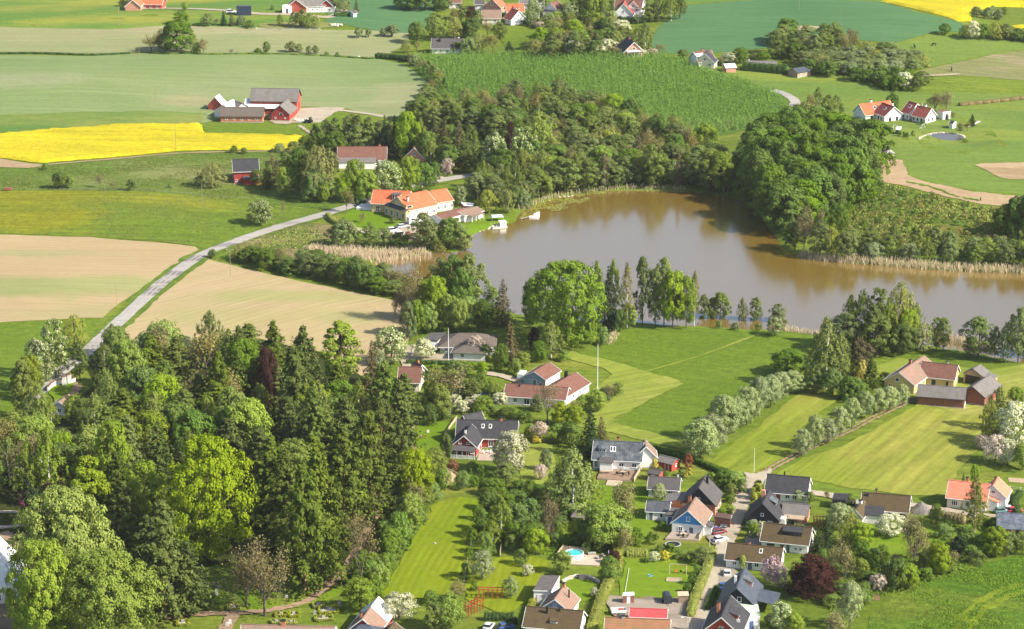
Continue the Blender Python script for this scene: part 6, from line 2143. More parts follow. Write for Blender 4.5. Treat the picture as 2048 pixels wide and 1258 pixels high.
def trailer():
    g = G(1334,1206)
    root = tag(empty('horse_trailer', g, R(95)), 'dark round-topped horse trailer on the gravel yard', 'trailer')
    m = MB()
    prof = [(-.95, .5),(.95, .5),(.95,1.9),(.8,2.25),(.4,2.45),(-.4,2.45),(-.8,2.25),(-.95,1.9)]
    loft(m, [[(x, y, z) for y, z in prof] for x in (-1.5,1.5)])
    m.build('body', mat_plain('dark_trailer', (.035, .04, .05,1), .4), root)
    m = MB(); m.box(1.502,1.54,-.8, .8, .55,1.3); m.build('ramp', mat_plain('dark_red_panel', (.2, .03, .03,1), .5), root)
    for x in (-.35, .4):
        for s_ in (-1,1):
            m = MB(); m.tube((x, s_ * .95, .33),(x, s_ * 1.15, .33), .33, n=12); m.build('wheel', M_TYRE, root)
    m = MB(); m.tube((-1.5, .4, .45),(-2.6,0, .45), .05, n=6); m.tube((-1.5,-.4, .45),(-2.6,0, .45), .05, n=6); m.build('drawbar', M_RIM, root)
    g = G(1237,1228)
    root = tag(empty('car_trailer', g, R(5)), 'small white car trailer with a red load behind the orange-brown roof', 'trailer')
    m = MB(); m.box(-1.7,1.7,-.9, .9, .55, .62); m.build('bed', M_RIM, root)
    for y0, y1 in ((-.92,-.88),(.88, .92)):
        m = MB(); m.box(-1.7,1.7, y0, y1, .621,1.35); m.build('side_panel', M_TRIM, root)
    for x0, x1 in ((-1.74,-1.702),(1.702,1.74)):
        m = MB(); m.box(x0, x1,-.9, .9, .56,1.35); m.build('end_panel', M_TRIM, root)
    for s_ in (-1,1):
        m = MB(); m.tube((0, s_ * .95, .32),(0, s_ * 1.12, .32), .32, n=12); m.build('wheel', M_TYRE, root)
    m = MB(); m.tube((1.7,0, .5),(2.7,0, .5), .05, n=6); m.build('drawbar', M_RIM, root)
    o = empty('crate', g + Vector((.5,0, .625)), R(5)); tag(o, 'red crate lying on the white car trailer', 'crate')
    m = MB(); m.cbox(0,0, .3,1.1, .8, .6); m.build('box', M_REDP, o)
    m = MB(); m.cbox(0,0, .63,1.16, .86, .05); m.build('lid', M_REDP, o)


trailer()


def slat_store():
    g = G(1366,1206)
    root = tag(empty('wood_store', g, R(3)), 'pale slatted wood store at the end of the golden lane hedge', 'shed')
    m = MB(); m.box(-1.1,1.1,-.78, .8,-.1,2.1); m.build('back', mat_plain('firewood', (.42, .25, .15,1), .95, .3,4), root)
    for k in range(9):
        x = -1.05 + k * 2.1 / 8
        m = MB(); m.box(x - .06, x + .06,-.86,-.79,-.1,2.1); m.build('slat', M_PWOOD, root)
    m = MB(); m.add([(-1.3,-1.05,2.15),(1.3,-1.05,2.15),(1.3,1.05,2.4),(-1.3,1.05,2.4),(-1.3,-1.05,2.27),(1.3,-1.05,2.27),(1.3,1.05,2.52),(-1.3,1.05,2.52)],[(3,2,1,0),(4,5,6,7),(0,1,5,4),(1,2,6,5),(2,3,7,6),(3,0,4,7)]); m.build('roof', M_PWOOD, root)


slat_store()
flat_building('tool_shed', 'red-brown tool shed with pale flat roof beside the play lawn', 'shed', [(1246,1185),(1268,1184),(1269,1189),(1245,1190)],2.4, W_BROWNB, R_PALE, M_TRIM, door=(.3,1.9, M_TRIM))


def stones(name, pts, label, n, smin, smax, mat, seed, cat='stone wall', layers=1, wid=.5, kind=None):
    """field stones laid along a line, each stone a piece of its own"""
    rng = random.Random(seed)
    c = smooth_open(np.array([G(*p)[:2] for p in pts]),6) if len(pts) > 2 else np.array([G(*p)[:2] for p in pts])
    o = Vector((c[0][0], c[0][1], tz(*c[0])))
    root = tag(empty(name, o), label, cat)
    cum = np.concatenate([[0], np.cumsum(np.hypot(*np.diff(c, axis=0).T))])
    shapes = []
    for k in range(5):
        m = MB()
        r0 = random.Random(seed * 7 + k)
        vs_, fs = [],[]
        for i, (z, r) in enumerate(((-.5, .55),(-.1,1.0),(.35, .85),(.6, .3))):
            for j in range(6):
                a = 2 * math.pi * (j + .5 * i) / 6
                q = r * r0.uniform(.75,1.15)
                vs_.append((q * math.cos(a), q * math.sin(a), z * r0.uniform(.85,1.15)))
        for i in range(3):
            for j in range(6):
                fs.append((i * 6 + j, i * 6 + (j + 1) % 6, i * 6 + 6 + (j + 1) % 6, i * 6 + 6 + j))
        fs += [tuple(range(5,-1,-1)), tuple(range(18,24))]
        me = bpy.data.meshes.new('stone'); me.from_pydata(vs_, [], fs); me.materials.append(mat)
        shapes.append(me)
    for i in range(n):
        lay = i % layers
        s = (i // layers + .5 * (lay % 2)) / (n / layers) * cum[-1]
        j = min(len(c) - 2, int(np.searchsorted(cum, s) - 1)); j = max(0, j)
        t = (s - cum[j]) / max(1e-6, cum[j + 1] - cum[j])
        p = c[j] + (c[j + 1] - c[j]) * t + np.array([rng.uniform(-wid, wid), rng.uniform(-wid, wid)]) * .5
        sz = rng.uniform(smin, smax)
        ob = bpy.data.objects.new('stone', rng.choice(shapes)); COL.objects.link(ob); ob.parent = root
        ob.location = (p[0] - o.x, p[1] - o.y, tz(*p) - o.z + sz * .3 + lay * (smin + smax) * .42)
        ob.scale = (sz * rng.uniform(.9,1.5), sz, sz * rng.uniform(.7,1)); ob.rotation_euler = (0,0, rng.uniform(0,6))
    return root


M_LIME = mat_plain('pale_field_stone', (.52, .46, .38,1), .95, .25,3)
M_ROCK = mat_plain('grey_field_stone', (.36, .33, .31,1), .95, .25,3)
stones('stone_wall', [(1126,1166),(1134,1160),(1146,1156),(1158,1153)], 'curved dry stone wall left of the garden steps', 60, .22, .4, M_LIME, 1, layers=3, wid=.2)
stones('stone_wall', [(1169,1155),(1180,1157),(1191,1162),(1199,1168)], 'curved dry stone wall right of the garden steps', 54, .22, .4, M_LIME, 2, layers=3, wid=.2)
a_ = G(1164,1160)
r_ = tag(empty('garden_steps', a_), 'wooden garden steps between the two curved stone walls', 'steps')
for k in range(4):
    m = MB(); m.box(-.7, .7, k * .4, k * .4 + .42,-.1, .2 + .2 * k); m.build('step', M_FWOOD, r_)
stones('stone_pile', [(1762,306),(1772,306),(1780,313)], 'heap of grey field stones where the dirt track forks', 60, .4, .9, M_ROCK, 3,'stone pile', 3,2.5)
stones('stone_pile', [(664,50),(674,52),(680,50)], 'pale rocks at the end of the far ploughed plot', 14, .5,1.2, M_LIME, 4,'stone pile', 1,2.0)
stones('shore_stones', [(902,494),(925,484),(945,474),(965,463),(984,455)], 'row of pale shore stones along the lake lawn', 46, .25, .55, M_LIME, 5,'stones', 1, .8)
stones('shore_stones', [(1085,405),(1140,392),(1152,390)], 'few pale stones on the reedy north-west shore', 9, .3, .6, M_LIME, 6,'stones', 1,1.0)
stones('boundary_stones', [(1937,254),(1948,249),(1961,243)], 'row of white painted stones at the edge of the twin houses garden', 9, .4, .6, M_TRIM, 7,'stones', 1, .2)
stones('boulder', [(718,115),(719,115)], 'single white boulder on the bank between the far fields', 1, .8, .9, M_TRIM, 8,'boulder', 1, .1)


def pond():
    c = smooth_closed(wpoly([(1840,276),(1856,269),(1886,267),(1915,270),(1932,277),(1933,283),(1915,287),(1886,288),(1856,283)]),4)
    ctr = c.mean(0)
    z = tz(*ctr)
    pw = NT('pond_water'); pw.b.inputs['Base Color'].default_value = (.085, .06, .035,1); pw.b.inputs['Roughness'].default_value = .03; pw.b.inputs['Specular IOR Level'].default_value = .7
    zz = z + .1
    me = bpy.data.meshes.new('pond_water'); me.from_pydata([(p[0], p[1], zz) for p in c],[],[tuple(range(len(c)))])
    tag(new_obj('pond_water', me, None, pw.m), kind='structure')
    bank = grow(c, 1.4)
    V = [(p[0], p[1], zz + .05) for p in c] + [(p[0], p[1], tz(*p) - .1) for p in grow(c, 1.6)]
    n = len(c)
    me = bpy.data.meshes.new('pond_bank'); me.from_pydata(V, [],[(k, n + k, n + (k + 1) % n, (k + 1) % n) for k in range(n)])
    tag(new_obj('pond_bank', me, None, M_PAST), kind='structure')
    stones('pond_edge_stones', [(1838,280),(1842,275),(1858,269),(1886,266),(1914,268),(1926,273),(1931,277)], 'ring of pale stones along the far edge of the garden pond', 46, .35, .6, M_LIME, 9,'stones', 1, .4)


pond()


def goal(px, py, label, rz):
    root = tag(empty('goal_frame', G(px, py), rz), label, 'goal')
    for nm, p, q in (('post', (-1.2,0,0),(-1.2,0,1.7)),('post', (1.2,0,0),(1.2,0,1.7)),('crossbar', (-1.2,0,1.7),(1.2,0,1.7)),('stay', (-1.2,0,1.7),(-1.2,1.1,0)),('stay', (1.2,0,1.7),(1.2,1.1,0)),('rear_bar', (-1.2,1.1, .03),(1.2,1.1, .03))):
        m = MB(); m.tube(p, q, .07, n=6); m.build(nm, M_TRIM, root)


goal(1846,257,'white football goal on the lawn in front of the pond', R(60))
goal(1791,259,'white football goal beside the dark clipped hedge', R(120))
flat_building('playhouse', 'small dark playhouse with white top beside the left goal', 'playhouse', [(1792,255),(1803,256),(1802,259),(1791,258)],2.0, W_BLACK, R_PALE, M_TRIM)


def pergola(px, py, L, W, rz, label, mat=M_REDP, h=2.3, n=5):
    root = tag(empty('pergola', G(px, py), rz), label, 'pergola')
    for k in range(n):
        x = -L / 2 + L * k / (n - 1)
        for y in (-W / 2, W / 2):
            m = MB(); m.box(x - .07, x + .07, y - .07, y + .07,-.2, h); m.build('post', mat, root)
        m = MB(); m.box(x - .06, x + .06,-W / 2 - .3, W / 2 + .3, h + .162, h + .3); m.build('rafter', mat, root)
    for y in (-W / 2, W / 2):
        m = MB(); m.box(-L / 2 - .3, L / 2 + .3, y - .06, y + .06, h + .002, h + .16); m.build('beam', mat, root)
    return root


pergola(981,1196,5.4,1.6, R(-3), 'long red pergola seen from the side on the rear lawn', n=6)
pergola(946,1224,5.4,1.7, R(52), 'red pergola seen end-on beside the round bush', n=6)
pergola(1646,1052,4.6,2.6, R(-4), 'dark red roofed pergola right of the brick outbuilding', mat_plain('dark_red_wood', (.22, .03, .035,1), .8),2.0,7)


def person(px, py, label, coat, legs):
    g = G(px, py)
    root = tag(empty('person', g, R(40)), label, 'person')
    J = [(0,0, .95),(0,0,1.2),(0,0,1.42),(0,0,1.52),(0, .02,1.68),(.1,0, .9),(.12, .06, .5),(.12, .1, .08),(.12, .22, .03),(-.1,0, .9),(-.12,-.06, .5),(-.12,-.12, .08),(-.12,0, .03),(.2,0,1.4),(.27, .03,1.12),(.26, .12, .88),(-.2,0,1.4),(-.27,-.03,1.12),(-.26, .04, .88)]
    E = [(0,1),(1,2),(2,3),(3,4),(0,5),(5,6),(6,7),(7,8),(0,9),(9,10),(10,11),(11,12),(2,13),(13,14),(14,15),(2,16),(16,17),(17,18)]
    rad = [.16, .15, .17, .06, .11, .1, .075, .05, .05, .1, .075, .05, .05, .075, .055, .045, .075, .055, .045]
    skin_fig('body', J, E, rad, coat, root)
    m = MB(); m.tube((0,0, .98),(0,0, .5), .17, .19,8); m.build('trousers', legs, root)


def skin_fig(name, J, E, rad, mat, parent):
    me = bpy.data.meshes.new(name)
    me.from_pydata(J, E, [])
    o = new_obj(name, me, parent, mat)
    md = o.modifiers.new('skin', 'SKIN')
    for i, r in enumerate(rad):
        me.skin_vertices[0].data[i].radius = (r, r)
    me.skin_vertices[0].data[0].use_root = True
    s = o.modifiers.new('smooth', 'SUBSURF'); s.levels = s.render_levels = 1
    return o


person(1961,403,'person in dark clothes walking on the dirt track', mat_plain('dark_coat', (.03, .03, .035,1), .9), mat_plain('dark_trousers', (.03, .03, .04,1), .9))


def horse(px, py, rz, graze, label):
    g = G(px, py)
    root = tag(empty('horse', g, rz), label, 'horse')
    J = [(-.55,0,1.2),(0,0,1.15),(.5,0,1.2),(.85,0,1.0 if graze else 1.6),(1.15,0, .45 if graze else 1.95),(1.4,0, .15 if graze else 1.75),(-.6, .16,1.0),(-.5, .17, .75),(-.68, .17, .48),(-.62, .17, .04),(-.6,-.16,1.0),(-.4,-.17, .75),(-.58,-.17, .48),(-.5,-.17, .04),
         (.5, .16, .95),(.52, .16, .5),(.5, .16, .04),(.55,-.16, .95),(.62,-.16, .5),(.66,-.16, .04),(-.82,0,1.2),(-1.0,0, .7)]
    E = [(0,1),(1,2),(2,3),(3,4),(4,5),(0,6),(6,7),(7,8),(8,9),(0,10),(10,11),(11,12),(12,13),(2,14),(14,15),(15,16),(2,17),(17,18),(18,19),(0,20),(20,21)]
    rad = [.3, .32, .32, .2, .14, .08, .18, .1, .07, .06, .18, .1, .07, .06, .14, .08, .06, .14, .08, .06, .08, .05]
    skin_fig('body', J, E, rad, mat_plain('black_horse', (.015, .013, .012,1), .6), root)
    m = MB()
    p, q = J[2], J[4]
    for k in range(6):
        t = k / 6
        x, z = p[0] + (q[0] - p[0]) * t, p[2] + (q[2] - p[2]) * t
        m.cbox(x, 0, z + .22, .14, .05, .2)
    m.build('mane', M_BLACK, root)


horse(1868,92, R(180), True, 'black horse grazing on the far green pasture')
horse(1829,97, R(100), False, 'black horse standing left of the grazing one')
horse(1903,143, R(80), False, 'black horse on the brown far pasture near the side road')

# water side
g = G(998,458)
r_ = tag(empty('raft', Vector((g.x, g.y, -.5)), R(15)), 'white houseboat raft moored at the end of the lake lawn', 'raft')
for nm, mt, b in (('pontoon', M_TRIM, (-2.6,2.6,-1.5,1.5,-.15, .35)),('deck', M_PWOOD, (-2.7,2.7,-1.6,1.6, .352, .45)),('cabin', M_TRIM, (.2,2.3,-1.2,1.2, .452,1.9)),('cabin_roof', M_TRIM, (0,2.5,-1.4,1.4,1.902,2.0))):
    m = MB(); m.box(*b); m.build(nm, mt, r_)
for x in (-2.5,-1.2, .05):
    for y in (-1.45,1.45):
        m = MB(); m.tube((x, y, .45),(x, y, 1.4), .05, n=6); m.build('rail_post', M_TRIM, r_)
g = G(994,442)
r_ = tag(empty('boat_shelter', g, R(10)), 'boat shelter with pale blue canopy under the shore trees', 'shelter')
for x in (-1.9,1.9):
    for y in (-1.1,1.1):
        m = MB(); m.tube((x, y, -.3),(x, y, 1.6), .06, n=6); m.build('post', M_FWOOD, r_)
m = MB(); m.prism([(-2.2,1.6),(2.2,1.6),(1.8,1.95),(-1.8,1.95)],-1.4,1.4); m.build('canopy', mat_plain('pale_blue_canvas', (.5, .6, .68,1), .8), r_)
a_, b_ = G(1042,444), G(1070,443)
r_ = tag(empty('jetty', Vector((a_.x, a_.y, -.5))), 'narrow wooden jetty on the west shore of the lake', 'jetty')
d_ = (b_ - a_).to_2d()
for k in range(24):
    t = k / 24
    m = MB(); m.cbox(d_.x * (t + .5 / 24), d_.y * (t + .5 / 24), .42, d_.length / 24 * .88,1.2, .06); m.build('plank', M_FWOOD, r_)
for t in (.02, .35, .68, .98):
    for y in (-.5, .5):
        m = MB(); m.tube((d_.x * t, d_.y * t + y, -1.4),(d_.x * t, d_.y * t + y, .388), .07, n=6); m.build('pile', M_POLE, r_)


def rowboat(px, py, rz, label):
    g = G(px, py)
    root = tag(empty('rowing_boat', Vector((g.x, g.y, -.5)), rz), label, 'boat')
    m = MB()
    secs = []
    for x, w, k in ((-1.7, .45, .1),(-.8, .7,0),(.4, .68,0),(1.3, .4, .1),(1.9, .06, .25)):
        secs.append([(x, -w, .5 + k),(x, -w * .7,-.1 + k * .4),(x, w * .7,-.1 + k * .4),(x, w, .5 + k),(x, w * .85, .5 + k),(x, w * .55, .02 + k * .4),(x, -w * .55, .02 + k * .4),(x, -w * .85, .5 + k)])
    loft(m, secs)
    m.build('hull', M_TRIM, root)
    for x in (-.8, .4):
        m = MB(); m.cbox(x, 0, .35, .25,1.1, .05); m.build('thwart', M_PWOOD, root)


rowboat(1074,441, R(60), 'white rowing boat tied to the head of the jetty')
rowboat(1068,447, R(15), 'white rowing boat lying along the jetty')

# churchyard
M_GST = mat_plain('gravestone_grey', (.34, .33, .32,1), .7, .2,3)
M_GSW = mat_plain('pale_gravestone', (.62, .6, .56,1), .8, .12,3)
M_GGR = mat_plain('grave_gravel', (.36, .33, .28,1), .95, .15,5)


def gravestone(px, py, h=1.0, pale=False, where='by the churchyard path'):
    root = empty('gravestone', G(px, py), R(_prng.uniform(-12,12)))
    m = MB(); m.prism([(-.35,0.15),(.35,0.15),(.35, h * .85),(.2, h),(-.2, h),(-.35, h * .85)],-.1, .1); m.build('slab', M_GSW if pale else M_GST, root)
    m = MB(); m.box(-.45, .45,-.2, .2,-.2, .148); m.build('base', M_GST, root)
    auto(root, 'g', 'pale gravestone' if pale else 'grey gravestone', where, 'gravestone')


def grave_plot(px, py, L=2.6, W=1.6, rz=0.2, where='by the churchyard path'):
    root = empty('grave_plot', G(px, py), rz)
    m = MB(); m.box(-L / 2, L / 2,-W / 2, W / 2,-.2, .1); m.build('gravel_bed', M_GGR, root)
    m = MB(); m.box(-.35, .35, W / 2 - .42, W / 2 - .26, .101, .7); m.build('headstone', M_GST, root)
    rng = np.random.default_rng(int(px + py))
    P, N = [],[]
    for x0, y0, x1, y1 in ((-L / 2,-W / 2, L / 2,-W / 2),(L / 2,-W / 2, L / 2, W / 2),(L / 2, W / 2,-L / 2, W / 2),(-L / 2, W / 2,-L / 2,-W / 2)):
        n = int(np.hypot(x1 - x0, y1 - y0) * 90)
        t = rng.random((n, 1))
        p = np.hstack([x0 + (x1 - x0) * t, y0 + (y1 - y0) * t, rng.uniform(.05, .6,(n, 1))]) + rng.normal(0, .15,(n, 3))
        P.append(p); N.append(norm(rng.normal(size=(n, 3)) + np.array([0,-.3, .8])))
    V = cards(np.concatenate(P), np.concatenate(N), .17, rng, .8)
    new_obj('border_hedge', leaf_mesh('border_hedge', [V]), root, LEAF['hedge'])
    auto(root, 'p', 'hedge-framed grave with pale gravel', where, 'grave')


for p in ((563,1231,2.8,1.8),(588,1231,2.2,2.4),(554,1246,2.4,1.6),(583,1247,2.4,1.6),(637,1213,2.4,2.4),(657,1222,4.4,3.6),(648,1239,4.0,2.4)):
    grave_plot(p[0], p[1], p[2], p[3], .15,'behind the red churchyard roof')
for p in ((467,1217,2.6,2.2),(408,1210,3.4,2.0),(428,1172,2.2,1.6),(366,1248,2.6,2.6)):
    grave_plot(p[0], p[1], p[2], p[3], .1,'left of the churchyard path')
for p in ((652,1160,2.4,1.8),(612,1153,3.0,1.6),(826,859,2.6,1.4),(842,876,2.6,1.4),(747,1016,4.0,2.0)):
    grave_plot(p[0], p[1], p[2], p[3], .05,'under the trees of the churchyard')
for p in ((433,1190,1.5,1),(423,1208, .9,0),(573,1197, .9,0),(679,1212,1.6,0),(630,1228, .9,0),(460,1250,1.4,1),(454,1254,1.2,1)):
    gravestone(*p, where='near the churchyard path')
for p in ((818,855,1.3,1),(836,850, .9,0),(856,866, .9,1),(773,992,1.1,0),(747,1043,1.2,0),(748,1008,1.0,0),(700,1130, .9,0),(598,1140,1.0,1)):
    gravestone(*p, where='beneath the tall churchyard firs')
# gate with curved wall
for px, py, lb in ((129,772,'white gate pillar on the left of the churchyard gate'),(139,768,'white gate pillar on the right of the churchyard gate')):
    r_ = tag(empty('gate_pillar', G(px, py)), lb, 'gate pillar')
    m = MB(); m.box(-.5, .5,-.5, .5,-.3,3.0); m.build('shaft', W_WHITE, r_)
    m = MB(); m.add([(-.62,-.62,3.002),(.62,-.62,3.002),(.62, .62,3.002),(-.62, .62,3.002),(0,0,3.5)],[(3,2,1,0),(0,1,4),(1,2,4),(2,3,4),(3,0,4)]); m.build('cap', R_REDBR, r_)


def low_wall(px, h, t, label, mat, cap=None, name='low_wall'):
    c = smooth_open(np.array([G(*p)[:2] for p in px]),5) if len(px) > 2 else np.array([G(*p)[:2] for p in px])
    o = Vector((c[0][0], c[0][1], tz(*c[0])))
    root = tag(empty(name, o), label, 'wall')
    for nm, z0, z1, tt, mt in (('masonry', -.4, h, t, mat),('coping', h + .002, h + .14, t + .14, cap)):
        if mt is None:
            continue
        m = MB()
        vs_ = []
        for i in range(len(c)):
            a, b = c[max(0, i - 1)], c[min(len(c) - 1, i + 1)]
            u = (b - a) / np.hypot(*(b - a))
            n = np.array([-u[1], u[0]]) * tt / 2
            for q in (c[i] - n, c[i] + n):
                for z in (z0, z1):
                    vs_.append((q[0] - o.x, q[1] - o.y, z + tz(*c[i]) - o.z))
        fs = [(0,2,3,1)]
        for i in range(len(c) - 1):
            k = 4 * i
            fs += [(k, k + 1, k + 5, k + 4),(k + 2, k + 6, k + 7, k + 3),(k + 1, k + 3, k + 7, k + 5)]
        k = 4 * (len(c) - 1)
        fs.append((k, k + 1, k + 3, k + 2))
        m.add(vs_, fs)
        m.build(nm, mt, root)


low_wall([(96,784),(103,776),(114,770),(126,769)],1.5, .5,'curved white wall with tiled coping beside the churchyard gate', W_WHITE, R_REDBR)
low_wall([(142,768),(150,764)],1.4, .5,'short white wall stub right of the gate pillars', W_WHITE, R_REDBR)
low_wall([(0,1026),(28,1026),(36,1028)], .6, .4,'low pale wall in front of the azalea at the left edge', M_LIME, None)
low_wall([(0,1058),(20,1056),(60,1052),(76,1052)], .7, .5,'low stone wall along the church gravel', M_ROCK, None)
low_wall([(300,1172),(380,1166),(440,1176)], .5, .4,'mossy low wall behind the front graves', M_ROCK, None)


# garden furniture
def chair(px, py, rz, mat, where, z=0.0):
    root = empty('garden_chair', G(px, py) + Vector((0,0, z)), rz)
    m = MB(); m.cbox(0,0, .45, .5, .5, .05); m.build('seat', mat, root)
    m = MB(); m.cbox(0, .25, .75, .5, .05, .6); m.build('backrest', mat, root)
    for x in (-.2, .2):
        for y in (-.2, .2):
            m = MB(); m.cbox(x, y, .21, .05, .05, .42); m.build('leg', mat, root)
    return auto(root, 'c', 'dark garden chair' if mat is M_BLACK else 'white garden chair', where, 'chair')


def table(px, py, rz, label, mat, L=1.6, W=.9, z=0.0):
    root = tag(empty('garden_table', G(px, py) + Vector((0,0, z)), rz), label, 'table')
    m = MB(); m.cbox(0,0, .73, L, W, .06); m.build('table_top', mat, root)
    for x in (-L * .42, L * .42):
        for y in (-W * .4, W * .4):
            m = MB(); m.cbox(x, y, .35, .07, .07, .7); m.build('leg', mat, root)


table(1366,1076, R(5), 'pale garden table on the deck by the blue-gabled house', M_PWOOD, z=.54)
for p in ((1360,1074),(1371,1074),(1366,1080),(1374,1079)):
    chair(p[0], p[1], R(_prng.uniform(0,360)), M_BLACK, 'on the deck by the blue-gabled house', .54)
table(1246,951, R(-5), 'dark garden table on the brown terrace', M_FWOOD, z=.44)
for p in ((1240,949),(1252,950),(1246,956),(1233,953),(1258,954)):
    chair(p[0], p[1], R(_prng.uniform(0,360)), M_BLACK, 'on the brown terrace of the slate-roofed house', .44)
table(1214,950, R(0), 'long wooden bench table at the left of the brown terrace', M_FWOOD, 2.6, .9, .44)
for p in ((968,908),(976,906),(983,908)):
    chair(p[0], p[1], R(_prng.uniform(0,360)), M_TRIM, 'on the paved terrace of the red house', .13)
table(1201,1120, R(0), 'dark table on the pool deck', M_BLACK, z=.34)
for p in ((1196,1121),(1206,1117)):
    chair(p[0], p[1], R(_prng.uniform(0,360)), M_TRIM, 'on the pool deck', .34)
g = G(1217,1120)
r_ = tag(empty('parasol', g), 'closed pale parasol at the corner of the pool deck', 'parasol')
m = MB(); m.tube((0,0,0),(0,0,2.6), .03, n=6); m.build('shaft', M_TRIM, r_)
m = MB(); m.tube((0,0,1.1),(0,0,2.55), .2, .05,8); m.build('folded_canopy', mat_plain('grey_canvas', (.5, .52, .55,1), .9), r_)
m = MB(); m.tube((0,0,-.05),(0,0, .1), .3, n=10); m.build('foot', M_STONE, r_)
m = MB(); g = G(1184,1112); r_ = tag(empty('storage_box', g), 'grey-topped storage box beside the pool', 'box'); m.box(-.9, .9,-.5, .5,0, .8); m.build('chest', M_FWOOD, r_)
m = MB(); m.box(-.95, .95,-.55, .55, .802, .9); m.build('lid', M_STONE, r_)


def greenhouse():
    root = tag(empty('greenhouse', G(976,800), R(10)), 'small metal-framed greenhouse left of the long bungalow', 'greenhouse')
    hx, hy, h, H2 = 2.2,1.4,1.6,2.4
    m = MB(); m.box(-hx, hx, -hy, hy, -.2, .15); m.build('base', M_STONE, root)
    for x in (-hx, -hx / 3, hx / 3, hx):
        m = MB()
        for y in (-hy, hy):
            m.tube((x, y, .15),(x, y, h), .04, n=4); m.tube((x, y, h),(x, 0, H2), .04, n=4)
        m.build('frame', M_RIM, root)
    for k in range(3):
        x0, x1 = -hx + k * 2 * hx / 3 + .05,-hx + (k + 1) * 2 * hx / 3 - .05
        for s_ in (-1,1):
            m = MB(); m.add([(x0, s_ * hy, .2),(x1, s_ * hy, .2),(x1, s_ * hy, h),(x0, s_ * hy, h)],[(0,1,2,3)]); m.build('pane', M_GLASS, root)
            m = MB(); m.add([(x0, s_ * hy, h + .02),(x1, s_ * hy, h + .02),(x1,0.03 * s_, H2),(x0,0.03 * s_, H2)],[(0,1,2,3)]); m.build('pane', M_GLASS, root)


greenhouse()
g = G(1842,1024)
r_ = tag(empty('covered_heap', g), 'grey cone-shaped covered heap at the end of the brown-roofed cottage', 'heap')
m = MB()
vs_ = []
for z, r in ((0,2.6),(1.1,2.0),(2.2,1.0),(2.9, .1)):
    for k in range(10):
        a = 2 * math.pi * k / 10
        q = r * random.Random(int(z * 10) + k).uniform(.85,1.15)
        vs_.append((q * math.cos(a), q * math.sin(a), z - .1))
m.add(vs_, [(i * 10 + k, i * 10 + (k + 1) % 10, i * 10 + 10 + (k + 1) % 10, i * 10 + 10 + k) for i in range(3) for k in range(10)] + [tuple(range(30,40))])
m.build('tarpaulin', mat_plain('grey_tarpaulin', (.15, .14, .13,1), .8, .2), r_)
g = G(1347,938)
r_ = tag(empty('play_slide', g, R(-40)), 'bright red play slide in front of the red shed', 'slide')
for nm, mt, fn in (('chute', M_REDP, lambda q: q.add([(-.35,0,1.4),(.35,0,1.4),(.35,-2.2, .25),(-.35,-2.2, .25),(-.35,0,1.3),(.35,0,1.3),(.35,-2.2, .15),(-.35,-2.2, .15)],[(0,3,2,1),(4,5,6,7),(0,1,5,4),(1,2,6,5),(2,3,7,6),(3,0,4,7)])),('tower', M_REDP, lambda q: q.box(-.5, .5, .02,1.0,-.1,1.38)),('tower_roof', M_REDP, lambda q: q.prism([(-.65,2.0),(.65,2.0),(0,2.6)],0,1.1))):
    m = MB(); fn(m); m.build(nm, mt, r_)
for x in (-.45, .45):
    for y in (.08, .94):
        m = MB(); m.box(x - .04, x + .04, y - .04, y + .04,1.382,2.0); m.build('post', M_REDP, r_)
g = G(617,246)
r_ = tag(empty('tractor', g, R(160)), 'small green tractor on the gravel farmyard', 'tractor')
m = MB(); m.box(-.4,1.6,-.4, .4, .7,1.3); m.build('bonnet', mat_plain('tractor_green', (.03, .14, .08,1), .5), r_)
m = MB(); m.box(-1.2,-.42,-.6, .6, .8,2.3); m.build('cab', M_GLASS, r_)
m = MB(); m.box(-1.3,-.32,-.7, .7,2.302,2.4); m.build('cab_roof', mat_plain('tractor_green', (.03, .14, .08,1), .5), r_)
for x, r in ((-.8, .75),(1.2, .45)):
    for s_ in (-1,1):
        m = MB(); m.tube((x, s_ * .62, r),(x, s_ * .95, r), r, n=12); m.build('wheel', M_TYRE, r_)
stones('rubble_heap', [(590,240),(602,243),(612,240)], 'low heap of rubble and timber on the farmyard', 24, .4, .9, M_LIME, 12,'heap', 1,3)
g = G(870,1088)
r_ = tag(empty('garden_stump', g), 'small stone on the striped lawn', 'stone')
m = MB(); m.tube((0,0,-.1),(0,0, .35), .4, .3,8); m.build('stump', M_ROCK, r_)
stones('boulder', [(866,497),(867,497)], 'pale boulder under the shore trees below the guesthouse', 1,1.0,1.1, M_LIME, 14,'boulder', 1, .1)
g = G(16,381)
r_ = tag(empty('feed_rack', g), 'small rust red feed rack at the left edge of the buttercup meadow', 'feed rack')
m = MB(); m.box(-1.4,1.4,-.7, .7, .3,1.1); m.build('trough', mat_plain('rusty_iron', (.26, .1, .06,1), .9, .2), r_)
for x in (-1.2,1.2):
    for y in (-.6, .6):
        m = MB(); m.cbox(x, y, .1, .1, .1, .4); m.build('leg', M_POLE, r_)
for (words, where), L in AUTO.items():
    L.sort(key=lambda o: proj(o.location)[0])
    for i, o in enumerate(L):
        pos = '' if len(L) == 1 else (', leftmost' if i == 0 else ', rightmost' if i == len(L) - 1 else ', ' + ['', 'second', 'third', 'fourth', 'fifth', 'sixth', 'seventh'][i] + ' from the left')
        o['label'] = f'{words} {where}{pos}'
        if len(L) > 1:
            o['group'] = f'{words}s {where}'
